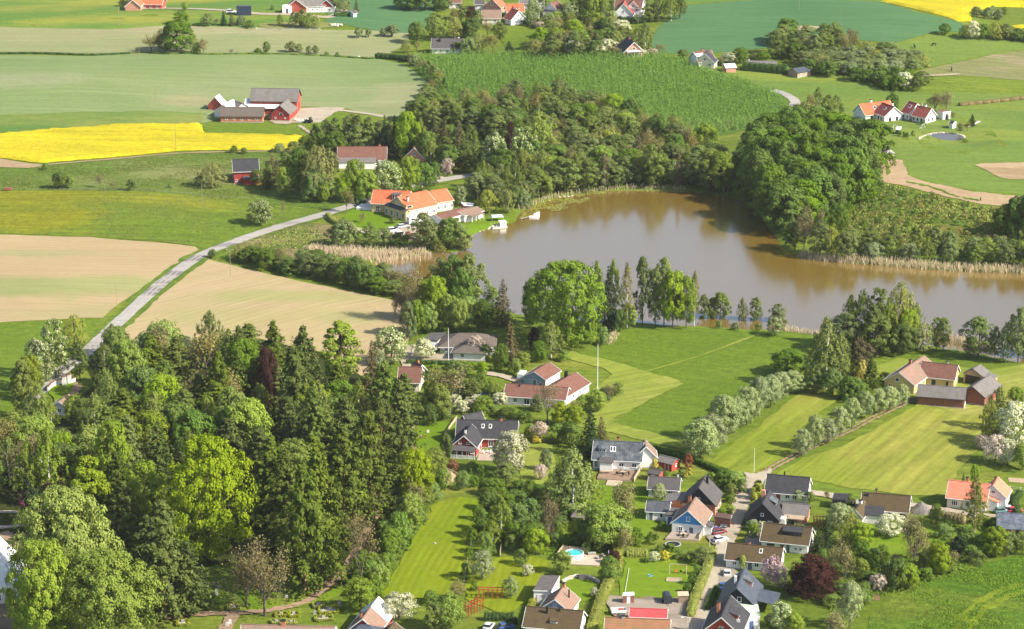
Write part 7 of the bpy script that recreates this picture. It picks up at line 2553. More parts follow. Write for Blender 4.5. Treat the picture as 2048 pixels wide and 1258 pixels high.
# ------------------------------------------------------------------ planting
T('beside the far left crop fields', [
    (355,105,46,66,'oak'),(332,104,66,34,'oak'),(303,104,70,42,'bud'),(318,104,62,30,'bud'),(407,108,78,36,'bud'),(393,107,86,16,'shrub'),(388,106,74,22,'willow'),
    (463,108,97,13,'bare'),(516,107,97,13,'dshrub'),(533,106,84,14,'oak'),(582,105,83,20,'alder'),(598,105,88,16,'alder'),(617,108,92,11,'alder'),
    (631,108,91,13,'alder'),(653,111,104,10,'shrub'),(675,113,105,9,'shrub')])
T('below the far left farmhouse', [
    (362,50,25,30,'oak'),(415,52,28,26,'alder'),(432,51,36,16,'bud'),(447,51,22,15,'dark'),(463,51,26,16,'brown'),(482,50,32,20,'sallow'),(500,56,42,20,'shrub'),
    (560,53,30,13,'alder'),(588,55,22,26,'birch'),(604,57,20,26,'alder'),(620,58,24,26,'birch'),(632,57,30,18,'willow')])
T('in a row on the far crop field', [(717,76,57,17,'pollard'),(737,75,60,13,'pollard'),(767,74,58,14,'pollard'),(784,74,51,24,'pollard')])
T('beside the far left farmyard', [(688,26,-6,30,'willow'),(668,22,-4,26,'birch'),(713,26,-2,12,'brown'),(370,22,5,13,'maple'),(545,20,10,9,'shrub'),(253,14,-4,22,'alder'),(244,12,0,16,'alder')])
T('by the grey-roofed house above the plantation', [
    (835,88,46,36,'oak'),(872,80,28,42,'maple'),(908,78,32,36,'willow'),(945,76,38,36,'oak'),(925,72,42,30,'oak'),(813,106,80,24,'willow'),(834,104,82,20,'bud'),
    (958,106,66,40,'willow'),(985,107,68,38,'bud'),(938,108,76,34,'sallow'),(1018,110,82,26,'dark'),(915,106,84,26,'alder'),(1000,78,44,28,'alder'),(975,74,40,28,'bud')])
T('above the far grey-roofed house', [(815,18,-14,50,'oak'),(850,20,-18,44,'oak'),(884,20,-6,34,'oak'),(922,40,8,26,'alder'),(943,46,14,22,'purple'),(908,44,14,22,'bud'),(955,52,20,24,'alder')])
T('among the far village houses', [
    (1140,42,6,34,'chestnut'),(1160,36,-16,40,'oak'),(1186,40,-18,36,'maple'),(1208,42,-4,26,'birch'),(1112,46,24,26,'maple'),(1092,54,30,26,'alder'),(1060,26,12,14,'bud'),(1005,16,-6,16,'bud'),
    (1080,58,44,20,'pinkish'),(1065,54,42,20,'sallow'),(1298,44,6,30,'alder'),(1318,42,-12,34,'birch'),(1342,42,-12,36,'birch'),(1360,38,-4,22,'alder'),(1225,44,34,16,'shrub'),(1030,36,24,10,'shrub'),
    (1078,32,14,14,'chestnut'),(1000,46,36,12,'sallow')])
scatter('tucked between the far houses', [(990,50),(1010,30),(1090,14),(1130,50),(1210,56),(1226,12),(1300,20),(1320,44),(1240,50),(1220,64),(1100,58)],9.0, dict(alder=3, oak=2, maple=2, chestnut=1, sallow=2),(4,7.5),(5,7),24, avoid=[tuple(G(*q)[:2]) + (8,) for q in ((1250,40),(1270,32),(1030,46),(983,44),(1110,30),(1060,36),(1030,28))])
scatter('in the gardens above the plantation', [(1068,112),(1078,84),(1120,62),(1190,58),(1240,62),(1258,78),(1235,104),(1200,116),(1100,118)],5.6,
        dict(alder=4, oak=2, willow=2, dark=2, birch=2, blossom=1, bud=2, maple=1),(6,10),(6.5,9),3)
T('by the brick house above the plantation', [(1290,106,44,40,'birch'),(1275,98,52,30,'birch'),(1255,76,52,24,'dark'),(1240,92,56,24,'dark'),(1197,112,90,28,'blossom'),(1228,114,92,32,'bud'),(1318,108,88,26,'bud'),
    (1305,110,98,22,'pinkish'),(1284,112,100,20,'blossom'),(1215,56,34,20,'willow'),(1195,60,42,24,'bud')])
T('edging the pale crop field', [(828,132,110,26,'sallow'),(845,142,118,28,'bud'),(858,150,122,26,'alder'),(868,160,130,26,'alder'),(880,166,140,28,'bud'),(888,176,154,16,'dark'),(872,172,146,24,'alder'),(862,182,156,26,'bud'),(856,194,168,26,'alder'),(850,206,178,28,'alder'),(842,218,190,28,'oak'),(818,124,108,20,'alder')])
scatter('in the far brown copse', [(1548,118),(1570,84),(1640,80),(1715,84),(1722,104),(1680,116),(1600,122)],7.5, dict(bud=3, alder=4, oak=1),(7,11),(7,10),4)
scatter('in the far willow thicket', [(1580,136),(1610,120),(1720,112),(1790,104),(1850,132),(1840,142),(1700,152),(1640,148)],6.5, dict(sallow=5, willow=2, alder=2),(4.5,7),(7,10),5)
T('by the far pasture', [(1765,112,86,34,'alder'),(1790,116,92,22,'alder'),(1655,152,124,38,'oak'),(1618,146,120,30,'oak')])
scatter('in the dark far thicket', [(1690,158),(1760,158),(1848,166),(1846,184),(1800,182),(1740,172)],5.5, dict(dshrub=3, oak=2, alder=1),(4.5,6.5),(6,8),6)
T('in the dark far thicket', [(1808,178,146,36,'blossom')])
T('at the far edge of the horse pasture', [(1890,70,48,22,'oak'),(1930,78,52,24,'alder'),(1945,78,44,28,'blossom'),(1966,78,50,28,'oak'),(1990,80,44,34,'willow'),(2010,80,48,34,'alder'),(2034,82,58,30,'oak'),(2060,84,56,34,'oak'),
    (1952,34,14,22,'sallow'),(1978,38,16,24,'sallow'),(1998,40,20,20,'sallow'),(2008,32,14,14,'alder'),(1985,30,12,14,'sallow')])
T('behind the far brown-roofed house', [(1480,126,97,32,'oak'),(1458,126,106,34,'blossom'),(1440,130,112,20,'bud'),(1366,118,100,20,'oak'),(1526,122,104,26,'oak'),(1508,118,106,18,'alder')])
T('where the road comes over the rise', [(1636,216,172,24,'birch'),(1620,226,186,26,'bud'),(1656,226,190,26,'alder'),(1672,222,188,20,'birch'),(1610,240,202,44,'willow'),(1683,226,208,11,'shrub')])
T('around the white twin houses', [(1786,222,188,24,'oak'),(1870,226,186,44,'bud'),(1892,226,182,44,'bud'),(1906,240,224,16,'bud'),(1944,252,228,18,'dark'),(1935,262,244,20,'bud'),(1920,268,246,18,'bud'),(1846,250,240,10,'shrub'),
    (1758,256,238,18,'bud'),(1748,250,236,14,'alder'),(1798,272,262,9,'dshrub'),(1808,274,264,7,'dshrub'),(1814,275,265,7,'dshrub'),(1826,273,262,8,'dshrub'),(1930,285,278,12,'shrub'),(1768,253,248,10,'shrub')])
T('near the red hillside house', [(118,376,346,26,'oak'),(136,376,350,28,'maple'),(90,340,328,14,'shrub'),(262,381,360,18,'dshrub'),(226,379,362,14,'bud'),(200,375,346,20,'bare'),(340,376,367,8,'shrub'),
    (424,375,326,58,'willow'),(468,306,292,16,'shrub'),(487,308,296,14,'dshrub'),(558,304,288,28,'sallow'),(400,372,352,22,'alder')])
T('on the meadow beside the country road', [(520,450,402,50,'chestnut'),(567,438,402,13,'bare'),(693,426,375,34,'bud')])
T('left of the guesthouse', [
    (535,378,322,32,'spruce'),(553,366,314,28,'brown'),(565,394,336,24,'maple'),(512,372,340,26,'alder'),(598,390,300,50,'oak'),(612,384,306,44,'oak'),(640,398,290,86,'willow'),(622,404,346,40,'oak'),
    (648,406,368,24,'maple'),(710,402,322,44,'maple'),(736,406,344,42,'maple'),(688,404,350,34,'maple'),(776,402,324,50,'chestnut'),(818,394,316,44,'maple'),(848,384,328,42,'oak'),(755,376,318,28,'spruce'),(870,372,326,26,'oak'),
    (798,396,350,30,'maple'),(590,330,284,40,'alder'),(612,312,274,36,'oak'),(572,352,306,28,'alder'),(545,344,306,22,'bud'),(862,328,278,40,'birch'),(815,318,290,26,'chestnut')])
T('behind the red-brown farmhouse roof', [(652,300,240,24,'pine'),(672,302,236,26,'pine'),(694,304,232,28,'pine'),(716,306,231,28,'pine'),(738,308,234,26,'pine'),(756,308,240,20,'brown'),(770,312,228,24,'dark'),(790,318,228,24,'dark'),(632,296,248,24,'alder')])
T('in the wood above the guesthouse', [(815,320,226,44,'maple'),(842,306,234,28,'birch'),(866,312,224,26,'dark'),(890,314,232,26,'brown'),(918,330,240,34,'brown'),(942,324,250,28,'alder'),
    (988,352,268,48,'chestnut'),(1046,346,256,56,'chestnut'),(1022,330,246,28,'purple'),(1078,322,228,56,'maple'),(895,352,318,26,'pinkish'),(962,352,296,28,'oak'),(930,346,304,32,'alder')])
scatter('in the wood behind the lake', [(835,246),(870,228),(990,210),(1150,214),(1232,232),(1268,254),(1335,284),(1400,304),(1440,322),(1466,350),(1460,376),(1380,372),(1290,368),(1150,384),(1100,392),(1070,340),(1110,310),(1110,240),(1000,236),(900,226)],6.6,
        dict(alder=7, birch=3, willow=2, bud=3, oak=2, maple=1, brown=1),(8,12),(7.5,10.5),7)
scatter('in the hollow wood above the guesthouse', [(835,240),(900,228),(1000,238),(1110,242),(1110,310),(1062,332),(1005,300),(930,268),(850,262)],6.6, dict(alder=6, birch=2, willow=2, bud=2, oak=3, brown=1),(8,12),(7.5,10),25)
scatter('on the bank left of the lake', [(955,440),(948,390),(962,358),(1060,350),(1090,392),(1045,410),(1020,436),(985,440)],6.0, dict(alder=4, willow=2, birch=2, oak=1),(7,11),(6,9),8,
        avoid=[tuple(G(985,438)[:2]) + (7,), tuple(G(930,415)[:2]) + (9,)])
scatter('along the north shore of the lake', [(1040,420),(1075,398),(1130,386),(1200,376),(1290,371),(1370,374),(1450,384),(1450,372),(1290,360),(1120,376),(1040,404)],5.5, dict(alder=5, willow=2, birch=2, sallow=2),(6,11),(6,8.5),9)
T('along the north shore of the lake', [(1212,378,300,24,'bare'),(1356,374,300,22,'brown'),(1085,366,296,46,'birch'),(1150,378,306,44,'birch'),(1420,384,300,60,'alder'),(1305,372,290,50,'alder'),(1440,386,306,50,'maple'),(1500,398,326,26,'alder'),(1255,300,236,32,'dark'),(1215,290,255,26,'yellow' if False else 'willow')])
scatter('in the lakeside beech wood', [(1478,366),(1540,316),(1640,302),(1712,312),(1742,342),(1736,384),(1700,414),(1610,462),(1566,466),(1508,404)],7.6, dict(beech=9, oak=1),(15,20),(12,16),10)
T('edging the beech wood', [(1506,402,336,26,'dark'),(1748,384,342,40,'beech'),(1730,402,340,44,'beech'),(1590,500,446,40,'alder'),(1608,504,404,52,'bud'),(1640,512,444,46,'alder'),(1662,516,452,32,'willow'),(1690,520,464,40,'alder'),(1640,486,420,24,'bare'),(1580,492,452,34,'oak'),(1675,470,408,40,'oak')])
scatter('along the east shore of the lake', [(1690,518),(1800,524),(1940,532),(2070,536),(2070,514),(1940,506),(1800,500),(1700,496)],6.0, dict(alder=6, sallow=2, birch=1),(6,10),(5.5,8),12)
T('at the right edge above the clearing', [(2010,474,412,50,'oak'),(2036,476,396,56,'oak'),(2062,480,390,60,'oak'),(2034,462,404,44,'oak')])
scatter('massed behind the tall shore birches', [(1686,702),(1720,692),(1836,696),(1846,708),(1760,714),(1696,712)],5.5, dict(alder=4, willow=2, oak=2, birch=2),(9,14),(7,10),26)
scatter('on the replanted clearing', [(1752,374),(1800,382),(1880,400),(1960,418),(2010,430),(1996,470),(2060,492),(2060,512),(1930,504),(1800,498),(1700,494),(1700,452)],3.3, dict(bushlet=5, bushbud=4),(1.2,2.6),(1.6,2.8),13)
T('on the bank below the guesthouse', [(690,492,442,56,'sallow'),(672,490,450,36,'alder'),(742,494,452,44,'alder'),(768,492,458,40,'sallow'),(800,494,468,44,'dshrub'),(846,500,428,52,'alder'),(860,496,440,44,'alder'),(900,494,438,50,'oak'),(918,496,448,46,'alder'),(930,500,470,34,'willow'),
    (838,480,462,22,'rust'),(818,478,464,20,'rust'),(725,446,424,20,'bud'),(786,448,434,16,'alder'),(818,438,424,14,'shrub'),(921,412,372,26,'chestnut'),(740,456,444,14,'shrub'),(878,506,482,30,'willow')])
scatter('in the hedgerow by the lake', [(470,520),(520,516),(600,530),(700,552),(800,580),(810,596),(770,592),(690,574),(600,556),(520,538)],4.6, dict(alder=4, oak=3, bud=2, dshrub=2, willow=1),(4.5,8),(6,8.5),14)
T('beside the country road', [(425,516,500,18,'dshrub'),(490,526,500,30,'oak'),(508,524,508,20,'shrub'),(640,516,500,18,'shrub')])
T('left of the great domed tree', [(822,648,520,66,'bare'),(806,640,572,46,'bare'),(880,600,520,50,'alder'),(906,612,514,56,'oak'),(942,622,512,64,'alder'),(925,640,540,50,'oak'),(845,640,562,40,'maple'),(872,650,556,46,'maple'),(898,660,590,40,'maple'),
    (936,660,594,44,'maple'),(918,668,600,36,'maple'),(1006,652,556,46,'brown'),(985,640,575,36,'alder'),(858,668,606,36,'maple'),(815,676,606,36,'sallow'),(832,672,602,34,'maple'),(965,664,600,36,'oak'),(790,632,596,24,'bare')])
T('behind the great domed tree', [(1132,690,528,160,'bigmaple'),(1066,650,560,44,'oak'),(1192,654,520,50,'birch'),(1216,660,532,40,'dark'),(1226,650,518,44,'birch'),(1254,656,522,32,'paleb'),(1285,652,518,38,'alder'),(1328,650,517,46,'alder'),(1310,654,540,36,'alder'),(1345,656,546,58,'maple'),
    (1372,656,556,44,'maple'),(1388,652,538,26,'paleb'),(1355,650,540,24,'birch'),(1258,656,610,30,'maple'),(1240,664,620,24,'oak')])
T('in the thin row on the south shore', [(1408,649,590,26,'alder'),(1440,649,586,40,'alder'),(1425,648,596,24,'alder'),(1484,653,592,24,'birch'),(1511,653,594,26,'alder'),(1555,656,608,34,'alder'),(1549,672,636,34,'chestnut'),(1470,660,646,16,'shrub'),(1438,656,642,12,'shrub'),(1516,660,648,14,'shrub')])
T('left of the yellow farmhouse', [(1652,778,634,84,'birch'),(1680,770,662,50,'birch'),(1638,764,668,50,'birch'),(1625,782,712,36,'maple'),(1700,694,588,46,'birch'),(1722,696,576,56,'birch'),(1756,700,580,54,'alder'),(1798,698,564,66,'willow'),(1775,704,596,56,'birch'),
    (1828,698,602,44,'birch'),(1812,702,620,44,'maple'),(1745,706,612,44,'alder'),(1715,752,680,34,'cypress'),(1732,750,690,30,'cypress'),(1742,778,718,42,'fir'),(1722,768,722,24,'yshrub'),(1575,748,702,62,'oak'),(1664,792,740,40,'oak'),(1700,800,756,44,'dshrub'),(1632,788,742,34,'alder'),(1718,800,766,40,'oak'),(1770,764,746,30,'yew'),(1650,722,630,40,'birch')])
T('behind the yellow farmhouse', [(1872,700,636,30,'alder'),(1886,702,638,30,'alder'),(1956,716,636,64,'alder'),(1990,716,650,34,'birch'),(2012,724,640,44,'birch'),(2036,726,616,50,'alder'),(2060,726,620,50,'oak'),(1940,716,676,36,'alder')])
for i, (bx, by, ty, wd) in enumerate([(1402,916,836,66),(1424,902,818,62),(1447,884,800,62),(1470,866,786,60),(1494,850,772,58),(1518,832,756,56),(1541,814,746,54),(1562,800,738,52),(1584,786,734,48)]):
    T('in the row beside the bright pasture', [(bx, by, ty, wd, 'silver')])
for bx, by, ty, wd in [(1605,913,862,34),(1629,898,834,40),(1655,888,828,40),(1680,870,812,38),(1704,858,790,44),(1730,836,776,42),(1755,826,770,42),(1779,822,762,42),(1804,812,760,34)]:
    T('in the row along the farm track', [(bx, by, ty, wd, 'silver')])
T('right of the mown field', [(1996,860,770,56,'birch'),(1978,880,800,44,'willow'),(2030,898,808,72,'blossom'),(1990,926,874,50,'pinkish'),(1965,900,870,32,'pinkish'),(2050,870,790,50,'bud'),(2015,930,880,44,'blossom'),(2046,940,890,40,'maple'),(2000,900,850,50,'bud'),(2032,812,776,34,'maple')])

# gardens in the middle
T('around the hipped bungalow', [(783,728,656,66,'chestnut'),(846,718,680,46,'blossom'),(682,772,645,74,'egg'),(745,790,680,46,'brown'),(757,770,690,36,'silver'),(1020,726,640,48,'brown'),(1002,742,690,34,'oak'),(1102,716,640,58,'birch'),(1068,700,656,28,'purple'),(950,712,672,34,'pinkish'),(972,720,690,22,'oak'),
    (930,744,724,34,'oak'),(965,756,724,24,'maple'),(1078,722,684,36,'dshrub'),(1030,748,718,26,'maple'),(884,708,698,14,'shrub'),(905,738,722,26,'dshrub'),(1045,735,706,30,'lime'),(1192,660,640,20,'shrub'),(1205,690,655,26,'shrub'),(1128,722,700,24,'shrub')])
T('between the bungalows and the churchyard', [(900,832,726,96,'bud'),(868,806,732,48,'maple'),(878,840,770,50,'lime'),(945,800,756,36,'alder'),(962,790,750,36,'shrub'),(988,800,766,30,'lime'),(935,820,800,26,'blossom'),(1000,812,786,30,'blossom'),(860,850,810,30,'dshrub'),(985,828,810,36,'shrub'),(960,836,812,34,'shrub'),(1012,836,816,36,'shrub'),(1048,842,822,36,'shrub')])
T('before the long red-brown bungalow', [(1095,846,768,66,'bare'),(1075,820,790,30,'sallow'),(1122,850,806,36,'lime'),(1150,852,812,36,'lime'),(1150,836,800,34,'bud'),(1180,912,808,48,'dark'),(1202,902,832,38,'brown'),(1218,806,766,36,'rust' if False else 'bud'),(1195,824,780,34,'maple'),(1236,790,766,24,'yshrub' if False else 'shrub'),(1210,800,776,30,'shrub'),(1165,822,790,28,'maple'),
    (1080,880,846,34,'pinkish'),(1060,872,850,22,'shrub'),(1115,884,850,40,'dshrub'),(1145,890,850,44,'dshrub'),(1074,884,872,22,'yshrub')])
T('beside the black-roofed red house', [(1022,950,866,66,'blossom'),(1000,940,890,34,'blossom'),(1012,974,928,44,'alder'),(905,942,920,22,'rust'),(926,978,944,32,'shrub'),(948,974,952,18,'rust' if False else 'shrub'),(960,968,930,24,'dshrub'),(892,920,870,26,'dshrub'),(980,990,960,36,'oak'),(945,944,924,26,'shrub'),(870,960,900,46,'lime'),(845,980,906,50,'lime'),(890,980,940,26,'maple'),
    (1080,960,930,26,'pinkish'),(1092,940,900,24,'sallow'),(1060,990,962,30,'shrub')])
T('left of the village lane', [(1145,1040,890,108,'birch'),(1128,1030,920,70,'birch'),(1180,1020,940,60,'birch'),(1102,1092,985,52,'bare'),(1246,1048,966,84,'bud'),(1212,1098,1012,92,'maple'),(1180,1096,1040,50,'oak'),(1158,1090,1040,44,'maple'),(1250,1112,1056,40,'bud'),(1240,1100,1040,50,'maple'),
    (1002,1082,992,56,'birch'),(985,1090,1040,44,'birch'),(1030,1090,1050,46,'dshrub'),(1060,1096,1050,50,'oak'),(1072,1110,1060,44,'maple'),(1032,1062,1010,50,'oak'),(1058,1050,1000,44,'oak'),(970,1108,1068,36,'shrub'),(965,1060,1020,26,'dshrub'),(1015,1030,990,44,'oak'),(1080,1030,980,50,'dshrub'),
    (1124,1148,1102,38,'maple'),(1218,1164,1116,44,'dshrub'),(1228,1130,1102,28,'purple'),(1190,1194,1176,20,'blossom'),(1055,1152,1130,24,'blossom'),(965,1162,1104,44,'silver'),(1022,1196,1152,34,'silver'),(1172,1108,1086,24,'shrub')])
T('left of the striped lawn', [(820,1060,990,50,'maple'),(800,1100,1030,50,'shrub'),(780,1120,1060,44,'maple'),(832,1030,960,46,'bud'),(772,1150,1110,40,'shrub'),(760,1180,1130,36,'maple'),(846,1010,960,40,'lime'),(720,1222,1160,60,'maple'),(748,1200,1150,36,'shrub')])
T('near the end of the striped lawn', [(798,1240,1190,66,'blossom'),(862,1206,1184,34,'dshrub'),(900,1258,1190,60,'maple'),(872,1262,1206,50,'alder'),(912,1200,1160,46,'bud'),(925,1190,1172,24,'bud'),(948,1182,1166,16,'dshrub'),(1040,1130,1100,30,'shrub')])
T('right of the striped lawn', [(955,1040,1012,24,'dshrub'),(945,1090,1060,22,'dshrub'),(938,1120,1096,18,'dshrub'),(930,1150,1126,16,'dshrub'),(975,1020,985,30,'oak'),(958,1065,1040,24,'oak')])
T('by the orange brick house', [(1376,938,908,20,'rust'),(1310,944,918,14,'yshrub'),(1320,950,934,14,'shrub'),(1332,952,942,12,'dshrub'),(1378,948,936,14,'yshrub'),(1372,956,946,10,'yshrub'),(1362,952,940,14,'dshrub'),(1318,1004,970,34,'silver'),(1422,964,946,22,'shrub'),(1448,976,940,44,'oak'),(1470,978,944,36,'maple'),(1440,972,952,22,'dshrub'),(1462,994,968,24,'lime'),(1484,986,960,22,'shrub'),
    (1460,1004,990,22,'shrub'),(1460,1026,1010,22,'lime'),(1443,1030,1018,20,'shrub'),(1302,1078,1064,14,'dshrub'),(1312,1080,1068,12,'dshrub'),(1300,1088,1076,18,'shrub'),(1324,1060,1044,16,'shrub'),(1352,1016,1006,16,'yshrub' if False else 'shrub'),(1422,1058,1050,8,'yshrub')])
T('around the play lawn', [(1308,1124,1104,22,'blossom'),(1330,1122,1102,20,'yshrub'),(1292,1126,1116,14,'dshrub'),(1404,1130,1096,36,'alder'),(1360,1116,1100,28,'shrub'),(1380,1122,1104,22,'dshrub'),(1376,1186,1168,20,'dshrub'),(1384,1170,1148,20,'shrub'),(1394,1150,1130,18,'shrub'),(1320,1104,1090,22,'shrub'),(1340,1102,1088,24,'shrub')])
T('right of the village lane', [(1514,1000,968,22,'column'),(1516,984,962,18,'shrub'),(1508,1010,986,16,'column'),(1598,1004,976,34,'silver'),(1620,1008,984,20,'alder'),(1654,1004,980,16,'rust' if False else 'bud'),(1676,1060,1000,44,'silver'),(1690,1052,1004,40,'silver'),(1700,1090,1026,60,'willow'),(1722,1100,1048,44,'maple'),(1652,1100,1034,44,'dark'),
    (1636,1104,1060,36,'spruce'),(1688,1176,1076,54,'bud'),(1668,1160,1090,44,'bud'),(1622,1192,1112,92,'purple'),(1600,1190,1136,60,'purple'),(1650,1188,1130,60,'purple'),(1702,1010,992,22,'maple'),(1700,1006,988,16,'shrub'),(1782,1072,1030,62,'blossom'),(1826,1150,1024,64,'bud'),(1838,1140,1060,50,'bud'),(1812,1060,1020,30,'bare'),
    (1756,1182,1150,34,'pinkish'),(1795,1178,1120,46,'dshrub'),(1778,1168,1126,36,'maple'),(1816,1176,1130,40,'maple'),(1740,1136,1110,36,'shrub'),(1752,1124,1098,30,'dshrub'),(1880,1150,1090,50,'lime'),(1905,1148,1100,40,'bud'),(1858,1130,1090,30,'bud'),(1948,1064,954,56,'paleb'),(1950,1066,970,40,'birch'),(1990,1112,1056,50,'lime'),(1972,1108,1064,40,'maple'),(2014,1110,1066,44,'alder'),(2044,1108,1066,36,'maple'),
    (1930,1100,1056,44,'dshrub'),(1918,1108,1074,30,'yew'),(1940,1120,1092,36,'dshrub'),(1872,1044,1010,30,'shrub'),(1888,1076,1050,40,'shrub'),(1896,1060,1040,40,'dshrub'),(1700,1256,1174,46,'silver'),(1560,1258,1208,50,'chestnut'),(1588,1266,1230,40,'yshrub' if False else 'lime'),(1672,1300,1222,60,'bud'),(1540,1166,1114,42,'magnolia'),(1558,1176,1130,36,'magnolia'),(1485,1140,1112,16,'column'),
    (1524,1064,1044,22,'blossom'),(1506,1074,1048,26,'shrub'),(1506,1060,1042,22,'silver'),(1536,1250,1230,16,'shrub'),(1700,1200,1180,20,'dshrub'),(1725,1210,1180,34,'shrub'),(1600,1062,1050,22,'shrub'),(1573,1050,1034,14,'shrub'),(1962,1046,1030,34,'dshrub'),(1986,1054,1036,24,'shrub'),(1926,972,946,10,'dark'),(1935,986,966,20,'blossom'),(1895,1010,998,12,'shrub'),(1948,968,930,16,'maple')])

# churchyard grove on the left
T('beside the churchyard gate lane', [(150,698,630,56,'willow'),(112,758,642,60,'chestnut'),(80,782,680,58,'chestnut'),(62,800,714,46,'lime'),(48,838,722,46,'egg'),(80,880,764,52,'birch'),(62,880,790,48,'birch'),(160,760,686,36,'alder'),(20,920,830,60,'bud'),(36,958,880,40,'bud')])
T('at the front of the churchyard', [
    (420,1120,884,178,'biglime'),(140,1240,988,200,'biglime'),(215,1300,1110,210,'biglime'),(90,1300,1090,150,'biglime'),(330,1236,1000,130,'fir'),(300,1200,1030,110,'fir'),(380,1226,1080,100,'spruce'),(182,1080,918,84,'egg'),(132,1080,952,84,'bud'),(100,1010,850,80,'birch'),(60,1010,880,70,'birch'),
    (130,960,870,56,'maple'),(222,1170,1078,26,'column'),(65,1040,976,40,'yew'),(100,1060,970,50,'cypress'),(48,1010,984,24,'azalea'),(530,1232,1076,124,'bare'),(494,1214,1090,100,'bare'),(250,1100,960,96,'fir'),(292,1080,930,80,'maple'),(238,1050,900,84,'fir'),(150,852,792,46,'maple'),(104,862,800,40,'birch'),(168,880,800,50,'oak'),(722,1186,1030,76,'bare'),(610,1192,925,120,'fir'),(640,1170,900,120,'fir'),(575,1110,900,110,'fir'),(690,1090,850,120,'fir'),(740,1040,820,110,'fir'),
    (545,1060,870,110,'fir'),(260,1000,830,90,'fir'),(320,990,840,90,'spruce'),(230,1010,850,70,'maple'),(800,940,760,90,'fir'),(770,900,720,90,'fir'),(764,950,800,60,'pine'),(690,960,790,90,'fir'),(630,960,770,90,'fir'),(590,880,690,90,'fir'),(535,840,700,54,'purple'),
    (610,830,650,80,'fir'),(550,790,640,76,'fir'),(480,780,650,70,'fir'),(640,930,760,50,'birch'),(810,850,745,70,'fir'),(830,1010,900,60,'lime'),(470,920,780,70,'maple'),(440,860,700,70,'fir'),(290,960,870,60,'lime')])
scatter('in the churchyard grove', [(225,775),(330,740),(470,730),(600,760),(690,830),(760,900),(740,1000),(690,1060),(560,1050),(500,960),(330,980),(200,990),(160,960),(205,860)],9.0,
        dict(fir=8, birch=6, spruce=1, maple=3, lime=1, oak=2, bud=2),(13,18),(10,13),15, avoid=[tuple(G(420,1100)[:2]) + (12,), tuple(G(665,795)[:2]) + (9,), tuple(G(500,760)[:2]) + (6,)])
scatter('at the left edge of the churchyard', [(-40,905),(60,890),(140,925),(150,985),(70,990),(-40,985)],8.0, dict(birch=3, oak=2, maple=2, bud=2),(9,14),(9,12),23)
scatter('topping the churchyard grove', [(205,745),(225,710),(340,720),(420,716),(470,720),(400,745),(280,750)],6.5, dict(birch=3, alder=3, bud=3, silver=1, maple=1),(8,11),(8,10),16)
scatter('under the trees beside the churchyard', [(700,1140),(760,1090),(800,1000),(860,960),(870,990),(830,1060),(780,1130),(760,1190),(720,1200)],4.5, dict(shrub=5, maple=2, dshrub=1),(2.5,5),(4,6),17)

scatter('around the red-brown farmhouse roof', [(636,318),(640,292),(700,288),(780,292),(900,300),(955,330),(905,346),(805,322),(770,314)],6.0, dict(alder=4, oak=3, pine=2, dark=2, brown=2, birch=1),(9,13),(6.5,9),18)
scatter('in the plots left of the lane', [(985,985),(1060,965),(1110,1000),(1180,1050),(1290,1085),(1240,1100),(1110,1098),(1010,1110),(950,1060)],6.0, dict(shrub=5, dshrub=3, maple=1, oak=1),(2,4.5),(3,5),19)
scatter('in the plots right of the lane', [(1640,1120),(1720,1110),(1800,1120),(1900,1090),(1985,1092),(1960,1130),(1850,1160),(1740,1190),(1690,1230),(1650,1200)],6.0, dict(shrub=5, dshrub=3, bud=1, lime=1),(2,4.5),(3,5),20)
scatter('behind the bungalows', [(910,742),(1000,790),(960,850),(880,850),(860,800)],7.0, dict(shrub=4, maple=2, blossom=1),(2.5,5),(3.5,5.5),22)

# hedges
hedge([(1178,1290),(1200,1215),(1222,1165),(1234,1140)],2.3,2.0,'hedge', 'tall clipped yellow-green hedge left of the play lawn')
hedge([(1234,1130),(1236,1112),(1232,1098)],2.2,1.9,'hedge', 'short golden hedge behind the purple bush by the pool')
hedge([(1252,1112),(1294,1112)],1.8,1.7,'hedge', 'green hedge closing the far side of the play lawn')
hedge([(1381,1236),(1393,1196),(1412,1150),(1426,1108)],1.9,1.9,'hedge', 'long clipped golden hedge along the village lane')
hedge([(1434,1180),(1424,1200),(1414,1222)],1.2,1.4,'dhedge', 'dark shaded hedge along the lane by the black house')
hedge([(1298,898),(1330,908),(1376,920),(1420,938),(1440,948)],1.3,1.5,'dhedge', 'trimmed green hedge between the bright pasture and the red shed')
hedge([(1733,250),(1760,258),(1782,268)],1.4,2.2,'dhedge', 'dark clipped hedge by the drive of the white twin houses')
hedge([(712,410),(722,409),(731,412)],1.2,2.0,'dhedge', 'dark hedge at the left end of the guesthouse terrace')
hedge([(655,432),(668,446),(690,454)],1.5,1.4,'hedge', 'curved bright hedge where the guesthouse drive leaves the road')
hedge([(752,116),(790,119),(826,124)],2.6,2.2,'dhedge', 'dark field hedge beside the far pale crop')
hedge([(1486,140),(1530,144),(1576,148)],3.4,3.4,'dhedge', 'thick green hedge below the long grey roof')
hedge([(1410,124),(1446,132)],1.6,1.6,'dhedge', 'low hedge in front of the far brown-roofed house')
hedge([(990,46),(1056,48)],1.6,1.8,'dhedge', 'hedge below the far white gabled house')
hedge([(1080,46),(1060,44)],1.6,1.8,'dhedge', 'short hedge beside the turf-roofed garage')
hedge([(1232,44),(1290,46)],2.0,2.2,'dhedge', 'hedge below the big white far house')
hedge([(668,33),(702,33)],1.6,1.6,'dhedge', 'low hedge at the end of the far left farmyard')
hedge([(1918,212),(1980,206),(2056,198)],1.6,1.4,'bhedge', 'thin hedge line crossing the right-hand pasture')
hedge([(1950,1012 - 20),(1868,1036),(1930,1048)][1:],1.8,2.2,'bhedge', 'brownish hedge below the drive to the orange-roofed house')
